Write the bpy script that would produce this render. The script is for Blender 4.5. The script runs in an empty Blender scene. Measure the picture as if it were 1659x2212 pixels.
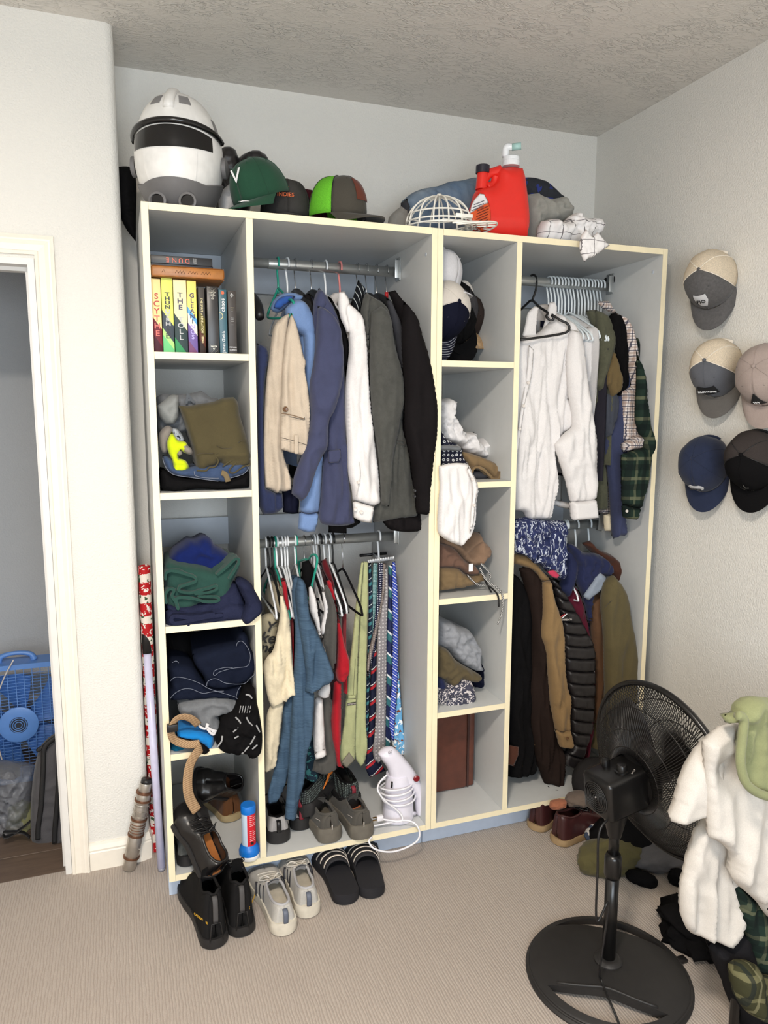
import bpy, bmesh, math, random
import numpy as np
from mathutils import Vector, Matrix, noise, geometry
random.seed(7)
S = bpy.context.scene
COL = S.collection
PI = math.pi
def lin(c):
    return tuple(((v/255)/12.92 if v/255 <= .04045 else ((v/255+.055)/1.055)**2.4) for v in c)+(1,)
# ---------------------------------------------------------------- camera
CAM = np.array([-0.0762, -2.2757, 1.6162]); YAW, PITCH, ROLL, FPX = -0.3411, -0.1406, 0.0023, 1582.77
cam = bpy.data.cameras.new('camera'); cam.sensor_width = 36; cam.lens = FPX/2212*36; cam.clip_start = .05
camo = bpy.data.objects.new('camera', cam); COL.objects.link(camo)
camo.matrix_world = Matrix.Translation(CAM) @ Matrix.Rotation(YAW, 4, 'Z') @ Matrix.Rotation(PI/2+PITCH, 4, 'X') @ Matrix.Rotation(ROLL, 4, 'Z')
S.camera = camo
_F = np.array([-math.sin(YAW)*math.cos(PITCH), math.cos(YAW)*math.cos(PITCH), math.sin(PITCH)])
_R = np.array([math.cos(YAW), math.sin(YAW), 0]); _U = np.cross(_R, _F)
_R, _U = math.cos(ROLL)*_R+math.sin(ROLL)*_U, -math.sin(ROLL)*_R+math.cos(ROLL)*_U
# survey helpers: the place was measured from the photograph (1659 x 2212); a reading on a known plane gives a point in metres
def hit(u, v, axis, val):
    d = _F+_R*(u-829.5)/FPX-_U*(v-1106)/FPX
    return CAM+d*((val-CAM[axis])/d[axis])
def at(u, v, Y): return hit(u, v, 1, Y)          # on the plane y = Y
def fl(u, v, Z=0.): return hit(u, v, 2, Z)       # on the level z = Z
def ax(u, v, X): return hit(u, v, 0, X)          # on the plane x = X
def onp(u, v, o, n):                             # on the plane through o with normal n
    d = _F+_R*(u-829.5)/FPX-_U*(v-1106)/FPX; o = np.array(o); n = np.array(n)
    return CAM+d*(((o-CAM)@n)/(d@n))
# ---------------------------------------------------------------- world, lights, exposure
S.view_settings.view_transform = 'Standard'; S.view_settings.look = 'None'
S.view_settings.exposure = 0.36; S.view_settings.gamma = 1; S.view_settings.use_curve_mapping = False
S.cycles.use_denoising = True; S.cycles.use_adaptive_sampling = True; S.cycles.adaptive_threshold = .07; S.cycles.adaptive_min_samples = 16
S.cycles.max_bounces = 6; S.cycles.diffuse_bounces = 4; S.cycles.glossy_bounces = 3; S.cycles.transparent_max_bounces = 8; S.cycles.caustics_reflective = False; S.cycles.caustics_refractive = False
w = bpy.data.worlds.new('world'); S.world = w; w.use_nodes = True
w.node_tree.nodes['Background'].inputs[0].default_value = (.75, .87, 1, 1); w.node_tree.nodes['Background'].inputs[1].default_value = .6
def area(name, loc, rot, sx, sy, power, color, shape='RECTANGLE'):
    l = bpy.data.lights.new(name, 'AREA'); l.energy = power; l.color = color; l.shape = shape; l.size = sx; l.size_y = sy
    o = bpy.data.objects.new(name, l); COL.objects.link(o); o.location = loc; o.rotation_euler = rot
    return o
# daylight through the window in the rear wall
area('window_daylight', (-.1, -3.58, 1.5), (PI/2, 0, 0), 1.8, 1.2, 58, (.80, .90, 1))
# ceiling lamp in the middle of the room
area('ceiling_lamp_light', (-.25, -2.0, 2.68), (0, 0, 0), .34, .34, 58, (1, .90, .79), 'DISK')
# ---------------------------------------------------------------- room measures
XR, YB, ZC, YD = 1.937, .6207, 2.793, .32
H, ZB, W1, W, TH, DEP = 2.1936, .1017, .9143, 1.829, .0201, .598
XD1, XD2 = .2951, 1.2063
# ---------------------------------------------------------------- material helpers
MATS = {}
def nmat(name):
    m = bpy.data.materials.new(name); m.use_nodes = True; nt = m.node_tree
    return m, nt, nt.nodes['Principled BSDF'], nt.nodes, nt.links
def coords(nt, kind='Object', scale=None):
    t = nt.nodes.new('ShaderNodeTexCoord')
    if scale is None: return t.outputs[kind]
    mp = nt.nodes.new('ShaderNodeMapping'); mp.inputs['Scale'].default_value = scale
    nt.links.new(t.outputs[kind], mp.inputs['Vector']); return mp.outputs[0]
def bump(nt, b, h, strength, dist=.01):
    n = nt.nodes.new('ShaderNodeBump'); n.inputs['Strength'].default_value = strength; n.inputs['Distance'].default_value = dist
    nt.links.new(h, n.inputs['Height']); nt.links.new(n.outputs[0], b.inputs['Normal'])
def mixc(nt, fac, a, b_):
    n = nt.nodes.new('ShaderNodeMix'); n.data_type = 'RGBA'
    for s, i in ((fac, 0), (a, 6), (b_, 7)):
        if hasattr(s, 'links'): nt.links.new(s, n.inputs[i])
        else: n.inputs[i].default_value = s
    return n.outputs[2]
def mth(nt, op, a, b_=None, c=None):
    n = nt.nodes.new('ShaderNodeMath'); n.operation = op
    for i, s in enumerate((a, b_, c)):
        if s is None: continue
        if hasattr(s, 'links'): nt.links.new(s, n.inputs[i])
        else: n.inputs[i].default_value = s
    return n.outputs[0]
def noi(nt, vec, scale, detail=3, rough=.5, dist=0):
    n = nt.nodes.new('ShaderNodeTexNoise'); n.inputs['Scale'].default_value = scale; n.inputs['Detail'].default_value = detail
    n.inputs['Roughness'].default_value = rough; n.inputs['Distortion'].default_value = dist
    nt.links.new(vec, n.inputs['Vector']); return n.outputs[0]
def sepxyz(nt, vec):
    n = nt.nodes.new('ShaderNodeSeparateXYZ'); nt.links.new(vec, n.inputs[0]); return n.outputs
def plain(name, c, rough=.5, metal=0., spec=.5, coat=0., alpha=None, trans=0., var=0.):
    if name in MATS: return MATS[name]
    m, nt, b, N, L = nmat(name)
    b.inputs['Base Color'].default_value = lin(c); b.inputs['Roughness'].default_value = rough; b.inputs['Metallic'].default_value = metal
    b.inputs['Specular IOR Level'].default_value = spec; b.inputs['Coat Weight'].default_value = coat; b.inputs['Transmission Weight'].default_value = trans
    if alpha is not None: b.inputs['Alpha'].default_value = alpha
    n = noi(nt, coords(nt), 35, 2)
    k = var if var else .06
    L.new(mixc(nt, n, lin([v*(1-k) for v in c]), lin([min(255, v*(1+k)) for v in c])), b.inputs['Base Color'])
    MATS[name] = m; return m
def fabric(name, c, c2=None, rough=.9, weave=420., bs=.25, mottle=14., var=.12, sheen=.12):
    """woven or knitted cloth: fine thread bump, slightly mottled colour"""
    if name in MATS: return MATS[name]
    m, nt, b, N, L = nmat(name)
    v = coords(nt)
    c2 = c2 or [x*(1-var) for x in c]
    n1 = noi(nt, v, mottle, 3, .65); n2 = noi(nt, v, weave, 1, .7)
    base = mixc(nt, n1, lin(c2), lin([min(255, x*(1+var*.5)) for x in c]))
    mx = mixc(nt, mth(nt, 'MULTIPLY', n2, .35), base, lin([x*.62 for x in c]))
    L.new(mx, b.inputs['Base Color']); b.inputs['Roughness'].default_value = rough
    b.inputs['Sheen Weight'].default_value = sheen if max(c) > 70 else 0.; b.inputs['Specular IOR Level'].default_value = .2 if max(c) > 70 else .08
    bump(nt, b, n2, bs, .002)
    MATS[name] = m; return m
def patterned(name, fn, rough=.9, weave=400., bs=.2):
    """fn(nt, object coords) -> colour socket"""
    if name in MATS: return MATS[name]
    m, nt, b, N, L = nmat(name); v = coords(nt)
    L.new(fn(nt, v), b.inputs['Base Color']); b.inputs['Roughness'].default_value = rough; b.inputs['Specular IOR Level'].default_value = .2
    bump(nt, b, noi(nt, v, weave, 1, .7), bs, .002)
    MATS[name] = m; return m
def band(nt, x, period, lo, hi):          # 1 where frac(x/period) lies in lo..hi
    f = mth(nt, 'FRACT', mth(nt, 'DIVIDE', x, period))
    return mth(nt, 'MULTIPLY', mth(nt, 'GREATER_THAN', f, lo), mth(nt, 'LESS_THAN', f, hi))
def plaid(name, base, lines, diag=0., jitter=.004):
    """lines: (axis, period, lo, hi, colour, strength)"""
    def fn(nt, v):
        o = sepxyz(nt, v); nz = noi(nt, v, 9, 2)
        off = mth(nt, 'MULTIPLY', mth(nt, 'SUBTRACT', nz, .5), jitter*2)
        X = mth(nt, 'ADD', mth(nt, 'ADD', o[0], mth(nt, 'MULTIPLY', o[1], .1)), off)
        Z = mth(nt, 'ADD', mth(nt, 'ADD', o[2], mth(nt, 'MULTIPLY', o[0], diag)), off)
        col = lin(base)
        for axis, per, lo, hi, c, s in lines:
            col = mixc(nt, mth(nt, 'MULTIPLY', band(nt, X if axis == 'x' else Z, per, lo, hi), s), col, lin(c))
        return col
    return patterned(name, fn)
# ---------------------------------------------------------------- object helpers
def thing(name, label, cat, base, group=None):
    o = bpy.data.objects.new(name, None); COL.objects.link(o); o.empty_display_size = .05
    o.location = Vector([float(q) for q in base]); o['label'] = label; o['category'] = cat
    if group: o['group'] = group
    return o
def wloc(o):
    p = Vector((0, 0, 0))
    while o is not None: p = p+Vector(o.location); o = o.parent
    return p
def mesh(name, V, F, mat, parent=None, smooth=True, label=None, cat=None, group=None, kind=None, base=None, angle=None):
    """V in world metres; becomes ONE mesh object; parents carry location only"""
    V = np.asarray(V, float)
    if base is None:
        base = wloc(parent) if parent is not None else Vector(((V[:, 0].min()+V[:, 0].max())/2, (V[:, 1].min()+V[:, 1].max())/2, V[:, 2].min()))
    base = Vector([float(q) for q in base])
    me = bpy.data.meshes.new(name); me.from_pydata((V-np.array(base)).tolist(), [], [list(map(int, f)) for f in F]); me.update()
    if smooth: me.polygons.foreach_set('use_smooth', [True]*len(me.polygons))
    if angle is not None: me.set_sharp_from_angle(angle=math.radians(angle))
    if mat is not None: me.materials.append(mat)
    o = bpy.data.objects.new(name, me); COL.objects.link(o)
    if parent is not None:
        o.parent = parent; o.location = base-wloc(parent)
    else: o.location = base
    if label: o['label'] = label
    if cat: o['category'] = cat
    if group: o['group'] = group
    if kind: o['kind'] = kind
    return o
def bm_out(bm):
    bmesh.ops.recalc_face_normals(bm, faces=bm.faces)
    bm.verts.index_update()
    V = [v.co[:] for v in bm.verts]; F = [[v.index for v in f.verts] for f in bm.faces]; bm.free(); return V, F
def boxm(x0, x1, y0, y1, z0, z1, bev=0., seg=2):
    bm = bmesh.new()
    vs = [bm.verts.new(p) for p in ((x0, y0, z0), (x1, y0, z0), (x1, y1, z0), (x0, y1, z0), (x0, y0, z1), (x1, y0, z1), (x1, y1, z1), (x0, y1, z1))]
    for f in ((0, 3, 2, 1), (4, 5, 6, 7), (0, 1, 5, 4), (1, 2, 6, 5), (2, 3, 7, 6), (3, 0, 4, 7)): bm.faces.new([vs[i] for i in f])
    if bev: bmesh.ops.bevel(bm, geom=list(bm.edges), offset=bev, segments=seg, affect='EDGES', profile=.5)
    return bm_out(bm)
def box(name, mat, parent, x0, x1, y0, y1, z0, z1, bev=0., seg=2, **k):
    V, F = boxm(x0, x1, y0, y1, z0, z1, bev, seg)
    return mesh(name, V, F, mat, parent, smooth=bool(bev), angle=(40 if bev else None), **k)
def xf(V, M4):
    V = np.asarray(V, float); M = np.array(M4); return V@M[:3, :3].T+M[:3, 3]
def frame(o, x, y, z):
    """matrix whose columns are the given axes"""
    m = Matrix.Identity(4)
    for i, a in enumerate((x, y, z)):
        a = Vector(a).normalized()
        for r in range(3): m[r][i] = a[r]
    for r in range(3): m[r][3] = o[r]
    return m
def spline(pts, n):
    """Catmull-Rom through rows of any width, n samples per span"""
    P = np.asarray(pts, float); out = []
    for i in range(len(P)-1):
        p0, p1, p2, p3 = P[max(i-1, 0)], P[i], P[i+1], P[min(i+2, len(P)-1)]
        for k in range(n):
            t = k/n
            out.append(.5*((2*p1)+(-p0+p2)*t+(2*p0-5*p1+4*p2-p3)*t*t+(-p0+3*p1-3*p2+p3)*t**3))
    out.append(P[-1]); return np.array(out)
def tubem(pts, r, seg=8, cap=True, closed=False, flat=1., up=(0, 0, 1)):
    P = np.asarray(pts, float); n = len(P); rr = np.full(n, r, float) if np.isscalar(r) else np.asarray(r, float)
    V, F = [], []; prev = None
    for i in range(n):
        a = P[(i-1) % n] if closed else P[max(i-1, 0)]; b = P[(i+1) % n] if closed else P[min(i+1, n-1)]
        t = b-a; t /= (np.linalg.norm(t)+1e-12)
        if prev is None:
            u0 = np.array(up, float)
            if abs(t@u0) > .95: u0 = np.array((1., 0, 0))
            s = np.cross(t, u0)
        else: s = prev-t*(prev@t)
        s /= (np.linalg.norm(s)+1e-12); prev = s; q = np.cross(s, t)
        for k in range(seg):
            an = 2*PI*k/seg; V.append(P[i]+rr[i]*(math.cos(an)*s+flat*math.sin(an)*q))
    m = n if closed else n-1
    for i in range(m):
        for k in range(seg):
            a = i*seg+k; b = i*seg+(k+1) % seg; c = ((i+1) % n)*seg+(k+1) % seg; d = ((i+1) % n)*seg+k
            F.append((a, b, c, d))
    if cap and not closed:
        F.append(tuple(range(seg-1, -1, -1))); F.append(tuple((n-1)*seg+k for k in range(seg)))
    return V, F
def tube(name, mat, parent, pts, r, seg=8, sp=0, closed=False, flat=1., up=(0, 0, 1), **k):
    if sp:
        P = np.asarray(pts, float); rr = np.full(len(P), r, float) if np.isscalar(r) else np.asarray(r, float)
        Q = spline(np.hstack([P, rr[:, None]]), sp); pts, r = Q[:, :3], Q[:, 3]
    V, F = tubem(pts, r, seg, True, closed, flat, up); return mesh(name, V, F, mat, parent, **k)
def lathem(prof, seg=32, M4=None, cap=True):
    """prof: (radius, z) rows"""
    V, F = [], []
    for r, z in prof:
        for k in range(seg): V.append((r*math.cos(2*PI*k/seg), r*math.sin(2*PI*k/seg), z))
    for i in range(len(prof)-1):
        for k in range(seg):
            F.append((i*seg+k, i*seg+(k+1) % seg, (i+1)*seg+(k+1) % seg, (i+1)*seg+k))
    if cap:
        F.append(tuple(range(seg-1, -1, -1))); F.append(tuple((len(prof)-1)*seg+k for k in range(seg)))
    return (V if M4 is None else xf(V, M4)), F
def lathe(name, mat, parent, prof, M4, seg=32, angle=35, **k):
    V, F = lathem(prof, seg, M4); return mesh(name, V, F, mat, parent, angle=angle, **k)
def join(parts):
    V, F, o = [], [], 0
    for v, f in parts:
        V += [tuple(p) for p in v]; F += [tuple(i+o for i in q) for q in f]; o += len(v)
    return V, F
# ---- cloth volumes
def fbm(p, oct=3):
    s, a, q = 0., 1., Vector(p)
    for _ in range(oct): s += a*noise.noise(q); q = q*2.03; a *= .5
    return s
def ridged(p): return 1-2*abs(noise.noise(Vector(p)))
def resample(P, h):
    P = np.asarray(P, float); n = len(P); out = []
    for i in range(n):
        a, b = P[i], P[(i+1) % n]; k = max(1, int(round(np.linalg.norm(b-a)/h)))
        for j in range(k): out.append(a+(b-a)*j/k)
    return np.array(out)
def smooth_closed(P, n, corner=50):
    """Hermite through a closed outline; sharp corners stay sharp"""
    P = np.asarray(P, float); m = len(P); out = []
    def corner_at(i):
        a = P[i]-P[i-1]; b = P[(i+1) % m]-P[i]
        return math.degrees(math.acos(max(-1, min(1, (a@b)/(np.linalg.norm(a)*np.linalg.norm(b)+1e-12))))) > corner
    cs = [corner_at(i) for i in range(m)]
    def tang(i, seg):
        a = P[i]-P[i-1]; b = P[(i+1) % m]-P[i]; L = np.linalg.norm(seg)
        if cs[i]: return seg
        t = a/(np.linalg.norm(a)+1e-12)+b/(np.linalg.norm(b)+1e-12); return t/(np.linalg.norm(t)+1e-12)*L
    for i in range(m):
        p, q = P[i], P[(i+1) % m]; d = q-p; t0, t1 = tang(i, d), tang((i+1) % m, d)
        for k in range(n):
            t = k/n; out.append((2*t**3-3*t*t+1)*p+(t**3-2*t*t+t)*t0+(-2*t**3+3*t*t)*q+(t**3-t*t)*t1)
    return np.array(out)
DRAPE = 2.5
def inflate(name, mat, parent, px, Y=None, o=None, n=None, thick=.04, back=None, edge=.03, h=.008, folds=(), drape=0., dfreq=(30, 5), crumple=0., cfreq=14.,
            smooth=True, seed=0, bow=0., lean=0., zref=None, **k):
    """A stuffed cloth volume: an outline measured on a plane (y=Y, or through o with normal n), rounded to its own thickness,
    with drape folds (amplitude, vertical-ish), crumples and single creases folds=((u0,v0,u1,v1,width,height),..)"""
    if n is None: o = np.array((0, Y, 0.)); n = np.array((0, 1., 0))
    else: o = np.array(o, float); n = np.array(n, float); n = n/np.linalg.norm(n)
    if n@_F < 0: n = -n
    e1 = np.cross(n, (0, 0, 1.)); e1 /= np.linalg.norm(e1); e2 = np.cross(e1, n)
    def to2(u, v):
        d = onp(u, v, o, n)-o; return np.array((d@e1, d@e2))
    P = np.array([to2(u, v) for u, v in px])
    if smooth: P = smooth_closed(P, 4)
    P = resample(P, h)
    lo, hi = P.min(0), P.max(0)
    gx = np.arange(lo[0]+h*.5, hi[0], h); gy = np.arange(lo[1]+h*.5, hi[1], h*.87)
    G = np.array([(x+(h*.5 if j % 2 else 0), y) for j, y in enumerate(gy) for x in gx]) if len(gx) and len(gy) else np.zeros((0, 2))
    A, B = P, np.roll(P, -1, 0)
    def dist(Q):
        best = np.full(len(Q), 1e9); inside = np.zeros(len(Q), bool)
        for a, b in zip(A, B):
            d = b-a; L2 = d@d+1e-18; t = np.clip(((Q-a)@d)/L2, 0, 1); r = Q-(a+t[:, None]*d); best = np.minimum(best, (r*r).sum(1))
            c = ((a[1] > Q[:, 1]) != (b[1] > Q[:, 1])); xi = (b[0]-a[0])*(Q[:, 1]-a[1])/(b[1]-a[1]+1e-18)+a[0]; inside ^= (c & (Q[:, 0] < xi))
        return np.sqrt(best), inside
    if len(G):
        d, ins = dist(G); G = G[ins & (d > h*.55)]
    pts = [Vector((float(p[0]), float(p[1]))) for p in P]+[Vector((float(p[0]), float(p[1]))) for p in G]
    nb = len(P); edges = [(i, (i+1) % nb) for i in range(nb)]
    vo, _, fo, _, _, _ = geometry.delaunay_2d_cdt(pts, edges, [list(range(nb))], 1, 1e-6)
    Q = np.array([(v.x, v.y) for v in vo]); d, _ = dist(Q)
    onb = d < 1e-5
    edge *= .72; thick *= .75; cfreq *= 1.7; crumple *= 1.25
    q = np.clip(d/edge, 0, 1); prof = np.sqrt(np.clip(1-(1-q)**2, 0, 1))
    drape *= DRAPE; fine = .0022 if drape or crumple else 0.
    F2 = [(to2(f[0], f[1]), to2(f[2], f[3]), f[4], f[5]) for f in folds]
    fr = np.zeros(len(Q)); bk = np.zeros(len(Q))
    th_b = thick if back is None else back
    zr = hi[1]
    for i, (x, y) in enumerate(Q):
        m = prof[i]; a = 0.
        if drape:
            low = .35+.65*min(1., (zr-y)/(hi[1]-lo[1]+1e-9)*1.4)
            a += drape*low*(noise.noise(Vector((x*dfreq[0]+2*noise.noise(Vector((x*4, y*4, seed+3.3))), y*dfreq[1], seed*1.7)))+.6*ridged((x*dfreq[0]*1.9, y*dfreq[1]*1.3, seed*2.9+5))-.3)
        if crumple:
            w1 = Vector((noise.noise(Vector((x*cfreq*.5, y*cfreq*.5, seed))), noise.noise(Vector((x*cfreq*.5, y*cfreq*.5, seed+9))), 0))*.8
            a += crumple*(ridged(Vector((x*cfreq, y*cfreq, seed*3.1))+w1)+.5*ridged(Vector((x*cfreq*2.1, y*cfreq*2.1, seed*1.3+7))+w1)-.45)
        if fine: a += fine*(ridged((x*34+y*9, y*26, seed*.7))-.2)
        for p0, p1, wd, hh in F2:
            dd = p1-p0; L2 = dd@dd; t = min(1, max(0, ((Q[i]-p0)@dd)/L2)); r = np.linalg.norm(Q[i]-p0-t*dd); a += hh*math.exp(-(r/wd)**2)*math.sin(PI*(.12+.76*t))
        off = bow*math.sin(PI*(y-lo[1])/(hi[1]-lo[1]+1e-9))+lean*(zr-y)
        fr[i] = -m*(thick+a)+off*0; bk[i] = m*(th_b+.3*a)
        fr[i] -= off; bk[i] -= off
    W3 = o+Q[:, :1]*e1+Q[:, 1:]*e2
    V = list(W3+fr[:, None]*n); idx = list(range(len(Q))); nx = []
    for i in range(len(Q)):
        if onb[i]: nx.append(i)
        else: nx.append(len(V)); V.append(W3[i]+bk[i]*n)
    Fc = []
    for f in fo:
        Fc.append(tuple(f)); Fc.append(tuple(nx[i] for i in reversed(f)))
    # face the outside: front faces look against n
    a, b, c = [np.array(V[i]) for i in Fc[0][:3]]
    if np.cross(b-a, c-a)@n > 0: Fc = [tuple(reversed(f)) for f in Fc]
    return mesh(name, V, Fc, mat, parent, **k)
def crumple(name, mat, parent, c, r, seed=0, amp=.22, freq=1.6, sub=5, floor=None, rot=0., creases=1., **k):
    """A crumpled bundle of cloth"""
    bm = bmesh.new(); bmesh.ops.create_icosphere(bm, subdivisions=sub, radius=1)
    c = np.array(c, float); r = np.array(r, float)
    for v in bm.verts:
        p = v.co.copy(); wv = Vector((noise.noise(p*1.3+Vector((seed, 0, 0))), noise.noise(p*1.3+Vector((0, seed+5, 0))), noise.noise(p*1.3+Vector((0, 0, seed+9)))))
        q = p*freq+wv*1.1+Vector((seed*3.7, seed*1.9, -seed))
        s = 1+amp*(.9*noise.noise(q*.8)+creases*(.75*(ridged(q*1.15)-.3)+.4*(ridged(q*2.3+Vector((3, 1, 2)))-.3)+.16*(ridged(q*5)-.3)))
        v.co = p*s
    V, F = bm_out(bm); V = np.array(V)
    ca, sa = math.cos(rot), math.sin(rot); V = V*r; V = np.stack([V[:, 0]*ca-V[:, 1]*sa, V[:, 0]*sa+V[:, 1]*ca, V[:, 2]], 1)+c
    if floor is not None:
        z = V[:, 2]; V[:, 2] = np.where(z < floor+.01, floor+.002+.0*z, z)
    return mesh(name, V, F, mat, parent, **k)
def foldsheet(name, mat, parent, px, Y0, depth, t=.006, sp=5, wob=.004, seed=0, nd=14, taper=0., rise=0., **k):
    """A sheet folded to and fro: its section (measured on the plane y=Y0) runs back into the shelf"""
    P = np.array([at(u, v, Y0) for u, v in px])[:, [0, 2]]
    Q = spline(P, sp); n = len(Q)
    T = np.gradient(Q, axis=0); T /= (np.linalg.norm(T, axis=1)[:, None]+1e-9); Nn = np.stack([-T[:, 1], T[:, 0]], 1)
    ang = np.linspace(-PI/2, PI/2, 5)
    ring = [Q[i]+Nn[i]*t for i in range(n)]+[Q[-1]+t*(math.cos(a)*T[-1]-math.sin(a)*Nn[-1]) for a in ang[1:-1]]+[Q[i]-Nn[i]*t for i in range(n-1, -1, -1)]+[Q[0]+t*(-math.cos(a)*T[0]+math.sin(a)*Nn[0]) for a in ang[1:-1]]
    ring = np.array(ring); m = len(ring); cen = ring.mean(0); V, F = [], []
    for j in range(nd+1):
        s = j/nd; y = Y0+depth*s
        for i, (x, z) in enumerate(ring):
            o_ = wob*(j > 0)*noise.noise(Vector((x*25, s*4, z*25+seed)))+(.35*wob*noise.noise(Vector((x*60, z*60, seed))))
            sc = 1-taper*s
            V.append((cen[0]+(x-cen[0])*sc+o_, y+.5*o_+(-.004 if 0 else 0), cen[1]+(z-cen[1])*sc+o_+rise*s))
    for j in range(nd):
        for i in range(m):
            F.append((j*m+i, (j+1)*m+i, (j+1)*m+(i+1) % m, j*m+(i+1) % m))
    # end caps: strips between the two sides of the sheet
    K = n+3
    def cap(j, flip):
        for i in range(n-1):
            a, b = i, i+1; c_, d_ = (K+(n-1-(i+1))), (K+(n-1-i))
            f = (j*m+a, j*m+b, j*m+c_, j*m+d_); F.append(f if not flip else tuple(reversed(f)))
        e = tuple(j*m+q for q in range(n-1, K+1)); F.append(e if not flip else tuple(reversed(e)))
        e = tuple(j*m+q % m for q in list(range(K+n-1, m))+[m]); F.append(e if not flip else tuple(reversed(e)))
    cap(0, False); cap(nd, True)
    o_ = mesh(name, V, F, mat, parent, angle=50, **k)
    bm = bmesh.new(); bm.from_mesh(o_.data); bmesh.ops.recalc_face_normals(bm, faces=bm.faces); bm.to_mesh(o_.data); bm.free()
    return o_
def drop(o, z0, band=.025):
    """let the underside of a heap reach down to what carries it"""
    off = wloc(o)[2]; n = len(o.data.vertices); a = np.empty(n*3); o.data.vertices.foreach_get('co', a); a = a.reshape(-1, 3); z = a[:, 2]+off
    lo = z.min(); mid = lo+band
    a[:, 2] = np.where(z < mid, z0+(z-lo)*(mid-z0)/band, z)-off
    o.data.vertices.foreach_set('co', a.ravel()); o.data.update(); return o
def loft(name, mat, parent, rows, seg=20, sp=4, wr=0., wf=(5, 14), seed=0, **k):
    """rows: (x, y, z, half-width along x, half-depth along y[, yaw]); sections are level ellipses, closed at both ends"""
    R = spline([list(r)+[0]*(6-len(r)) for r in rows], sp); V, F = [], []
    for i, (x, y, z, a, b, yw) in enumerate(R):
        for q in range(seg):
            an = 2*PI*q/seg
            wv = 1+wr*(noise.noise(Vector((math.cos(an)*wf[0], math.sin(an)*wf[0], z*wf[1]+seed)))+.6*ridged((math.cos(an)*wf[0]*1.7, math.sin(an)*wf[0]*1.7, z*wf[1]*.6+seed)))
            dx, dy = a*wv*math.cos(an), b*wv*math.sin(an)
            V.append((x+dx*math.cos(yw)-dy*math.sin(yw), y+dx*math.sin(yw)+dy*math.cos(yw), z))
    n = len(R)
    for i in range(n-1):
        for q in range(seg): F.append((i*seg+q, i*seg+(q+1) % seg, (i+1)*seg+(q+1) % seg, (i+1)*seg+q))
    F.append(tuple(range(seg-1, -1, -1))); F.append(tuple((n-1)*seg+q for q in range(seg)))
    if R[0][2] > R[-1][2]: F = [tuple(reversed(f)) for f in F]
    return mesh(name, V, F, mat, parent, angle=60, **k)
def text(s, size, mat, M4, parent, name='lettering', ext=.0004, sx=1., shear=0., spacing=1., bold=0.):
    cu = bpy.data.curves.new('txt', 'FONT'); cu.body = s; cu.size = size; cu.align_x = 'CENTER'; cu.align_y = 'CENTER'; cu.extrude = ext; cu.shear = shear
    cu.space_character = spacing; cu.offset = bold; cu.resolution_u = 3
    to = bpy.data.objects.new('txt', cu); COL.objects.link(to); bpy.context.view_layer.update()
    me = bpy.data.meshes.new_from_object(to.evaluated_get(bpy.context.evaluated_depsgraph_get()))
    V = np.array([v.co[:] for v in me.vertices]) if len(me.vertices) else np.zeros((0, 3)); F = [list(p.vertices) for p in me.polygons]
    bpy.data.objects.remove(to); bpy.data.curves.remove(cu); bpy.data.meshes.remove(me)
    V[:, 0] *= sx
    return mesh(name, xf(V, M4), F, mat, parent, smooth=False)
def copy_tree(o, delta, label=None):
    """a copy of a thing and of each of its parts (and their sub-parts)"""
    c = o.copy(); COL.objects.link(c); c.location = Vector(o.location)+Vector(delta)
    if label: c['label'] = label
    for ch in list(o.children):
        d = ch.copy(); COL.objects.link(d); d.parent = c
        for g in list(ch.children):
            e = g.copy(); COL.objects.link(e); e.parent = d
    return c
# ================================================================ ROOM
def wallpaint(name, c, scale=160, bs=.35):
    m, nt, b, N, L = nmat(name); v = coords(nt)
    n = noi(nt, v, scale, 3, .55); n2 = noi(nt, v, 1.3, 2)
    L.new(mixc(nt, n2, lin([x*.975 for x in c]), lin(c)), b.inputs['Base Color']); b.inputs['Roughness'].default_value = .72; b.inputs['Specular IOR Level'].default_value = .25
    r = N.new('ShaderNodeValToRGB'); r.color_ramp.elements[0].position = .35; r.color_ramp.elements[1].position = .68; L.new(n, r.inputs[0])
    bump(nt, b, r.outputs[0], bs, .004); return m
M_WALL = wallpaint('wall_paint', (232, 229, 222))
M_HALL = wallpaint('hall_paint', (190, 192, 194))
M_TRIM = plain('trim_paint', (238, 230, 216), .4, var=.02)
# ceiling: stomped, wormy texture
m, nt, b, N, L = nmat('ceiling_texture'); v = coords(nt)
vv = coords(nt, scale=(16, 34, 16)); ns = noi(nt, vv, 1.15, 3, .55, 1.4)
r = N.new('ShaderNodeValToRGB'); e = r.color_ramp.elements; e[0].position = .455; e[0].color = (0, 0, 0, 1); e[1].position = .55; e[1].color = (0, 0, 0, 1)
x_ = r.color_ramp.elements.new(.50); x_.color = (1, 1, 1, 1); L.new(ns, r.inputs[0])
msk = N.new('ShaderNodeValToRGB'); msk.color_ramp.elements[0].position = .42; msk.color_ramp.elements[1].position = .62; L.new(noi(nt, v, 5.5, 2), msk.inputs[0])
hh = mth(nt, 'ADD', mth(nt, 'MULTIPLY', r.outputs[0], mth(nt, 'ADD', msk.outputs[0], .15)), mth(nt, 'MULTIPLY', noi(nt, v, 60, 3), .25))
bump(nt, b, hh, .6, .009); b.inputs['Base Color'].default_value = lin((220, 215, 207)); b.inputs['Roughness'].default_value = .75
M_CEIL = m
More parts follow.
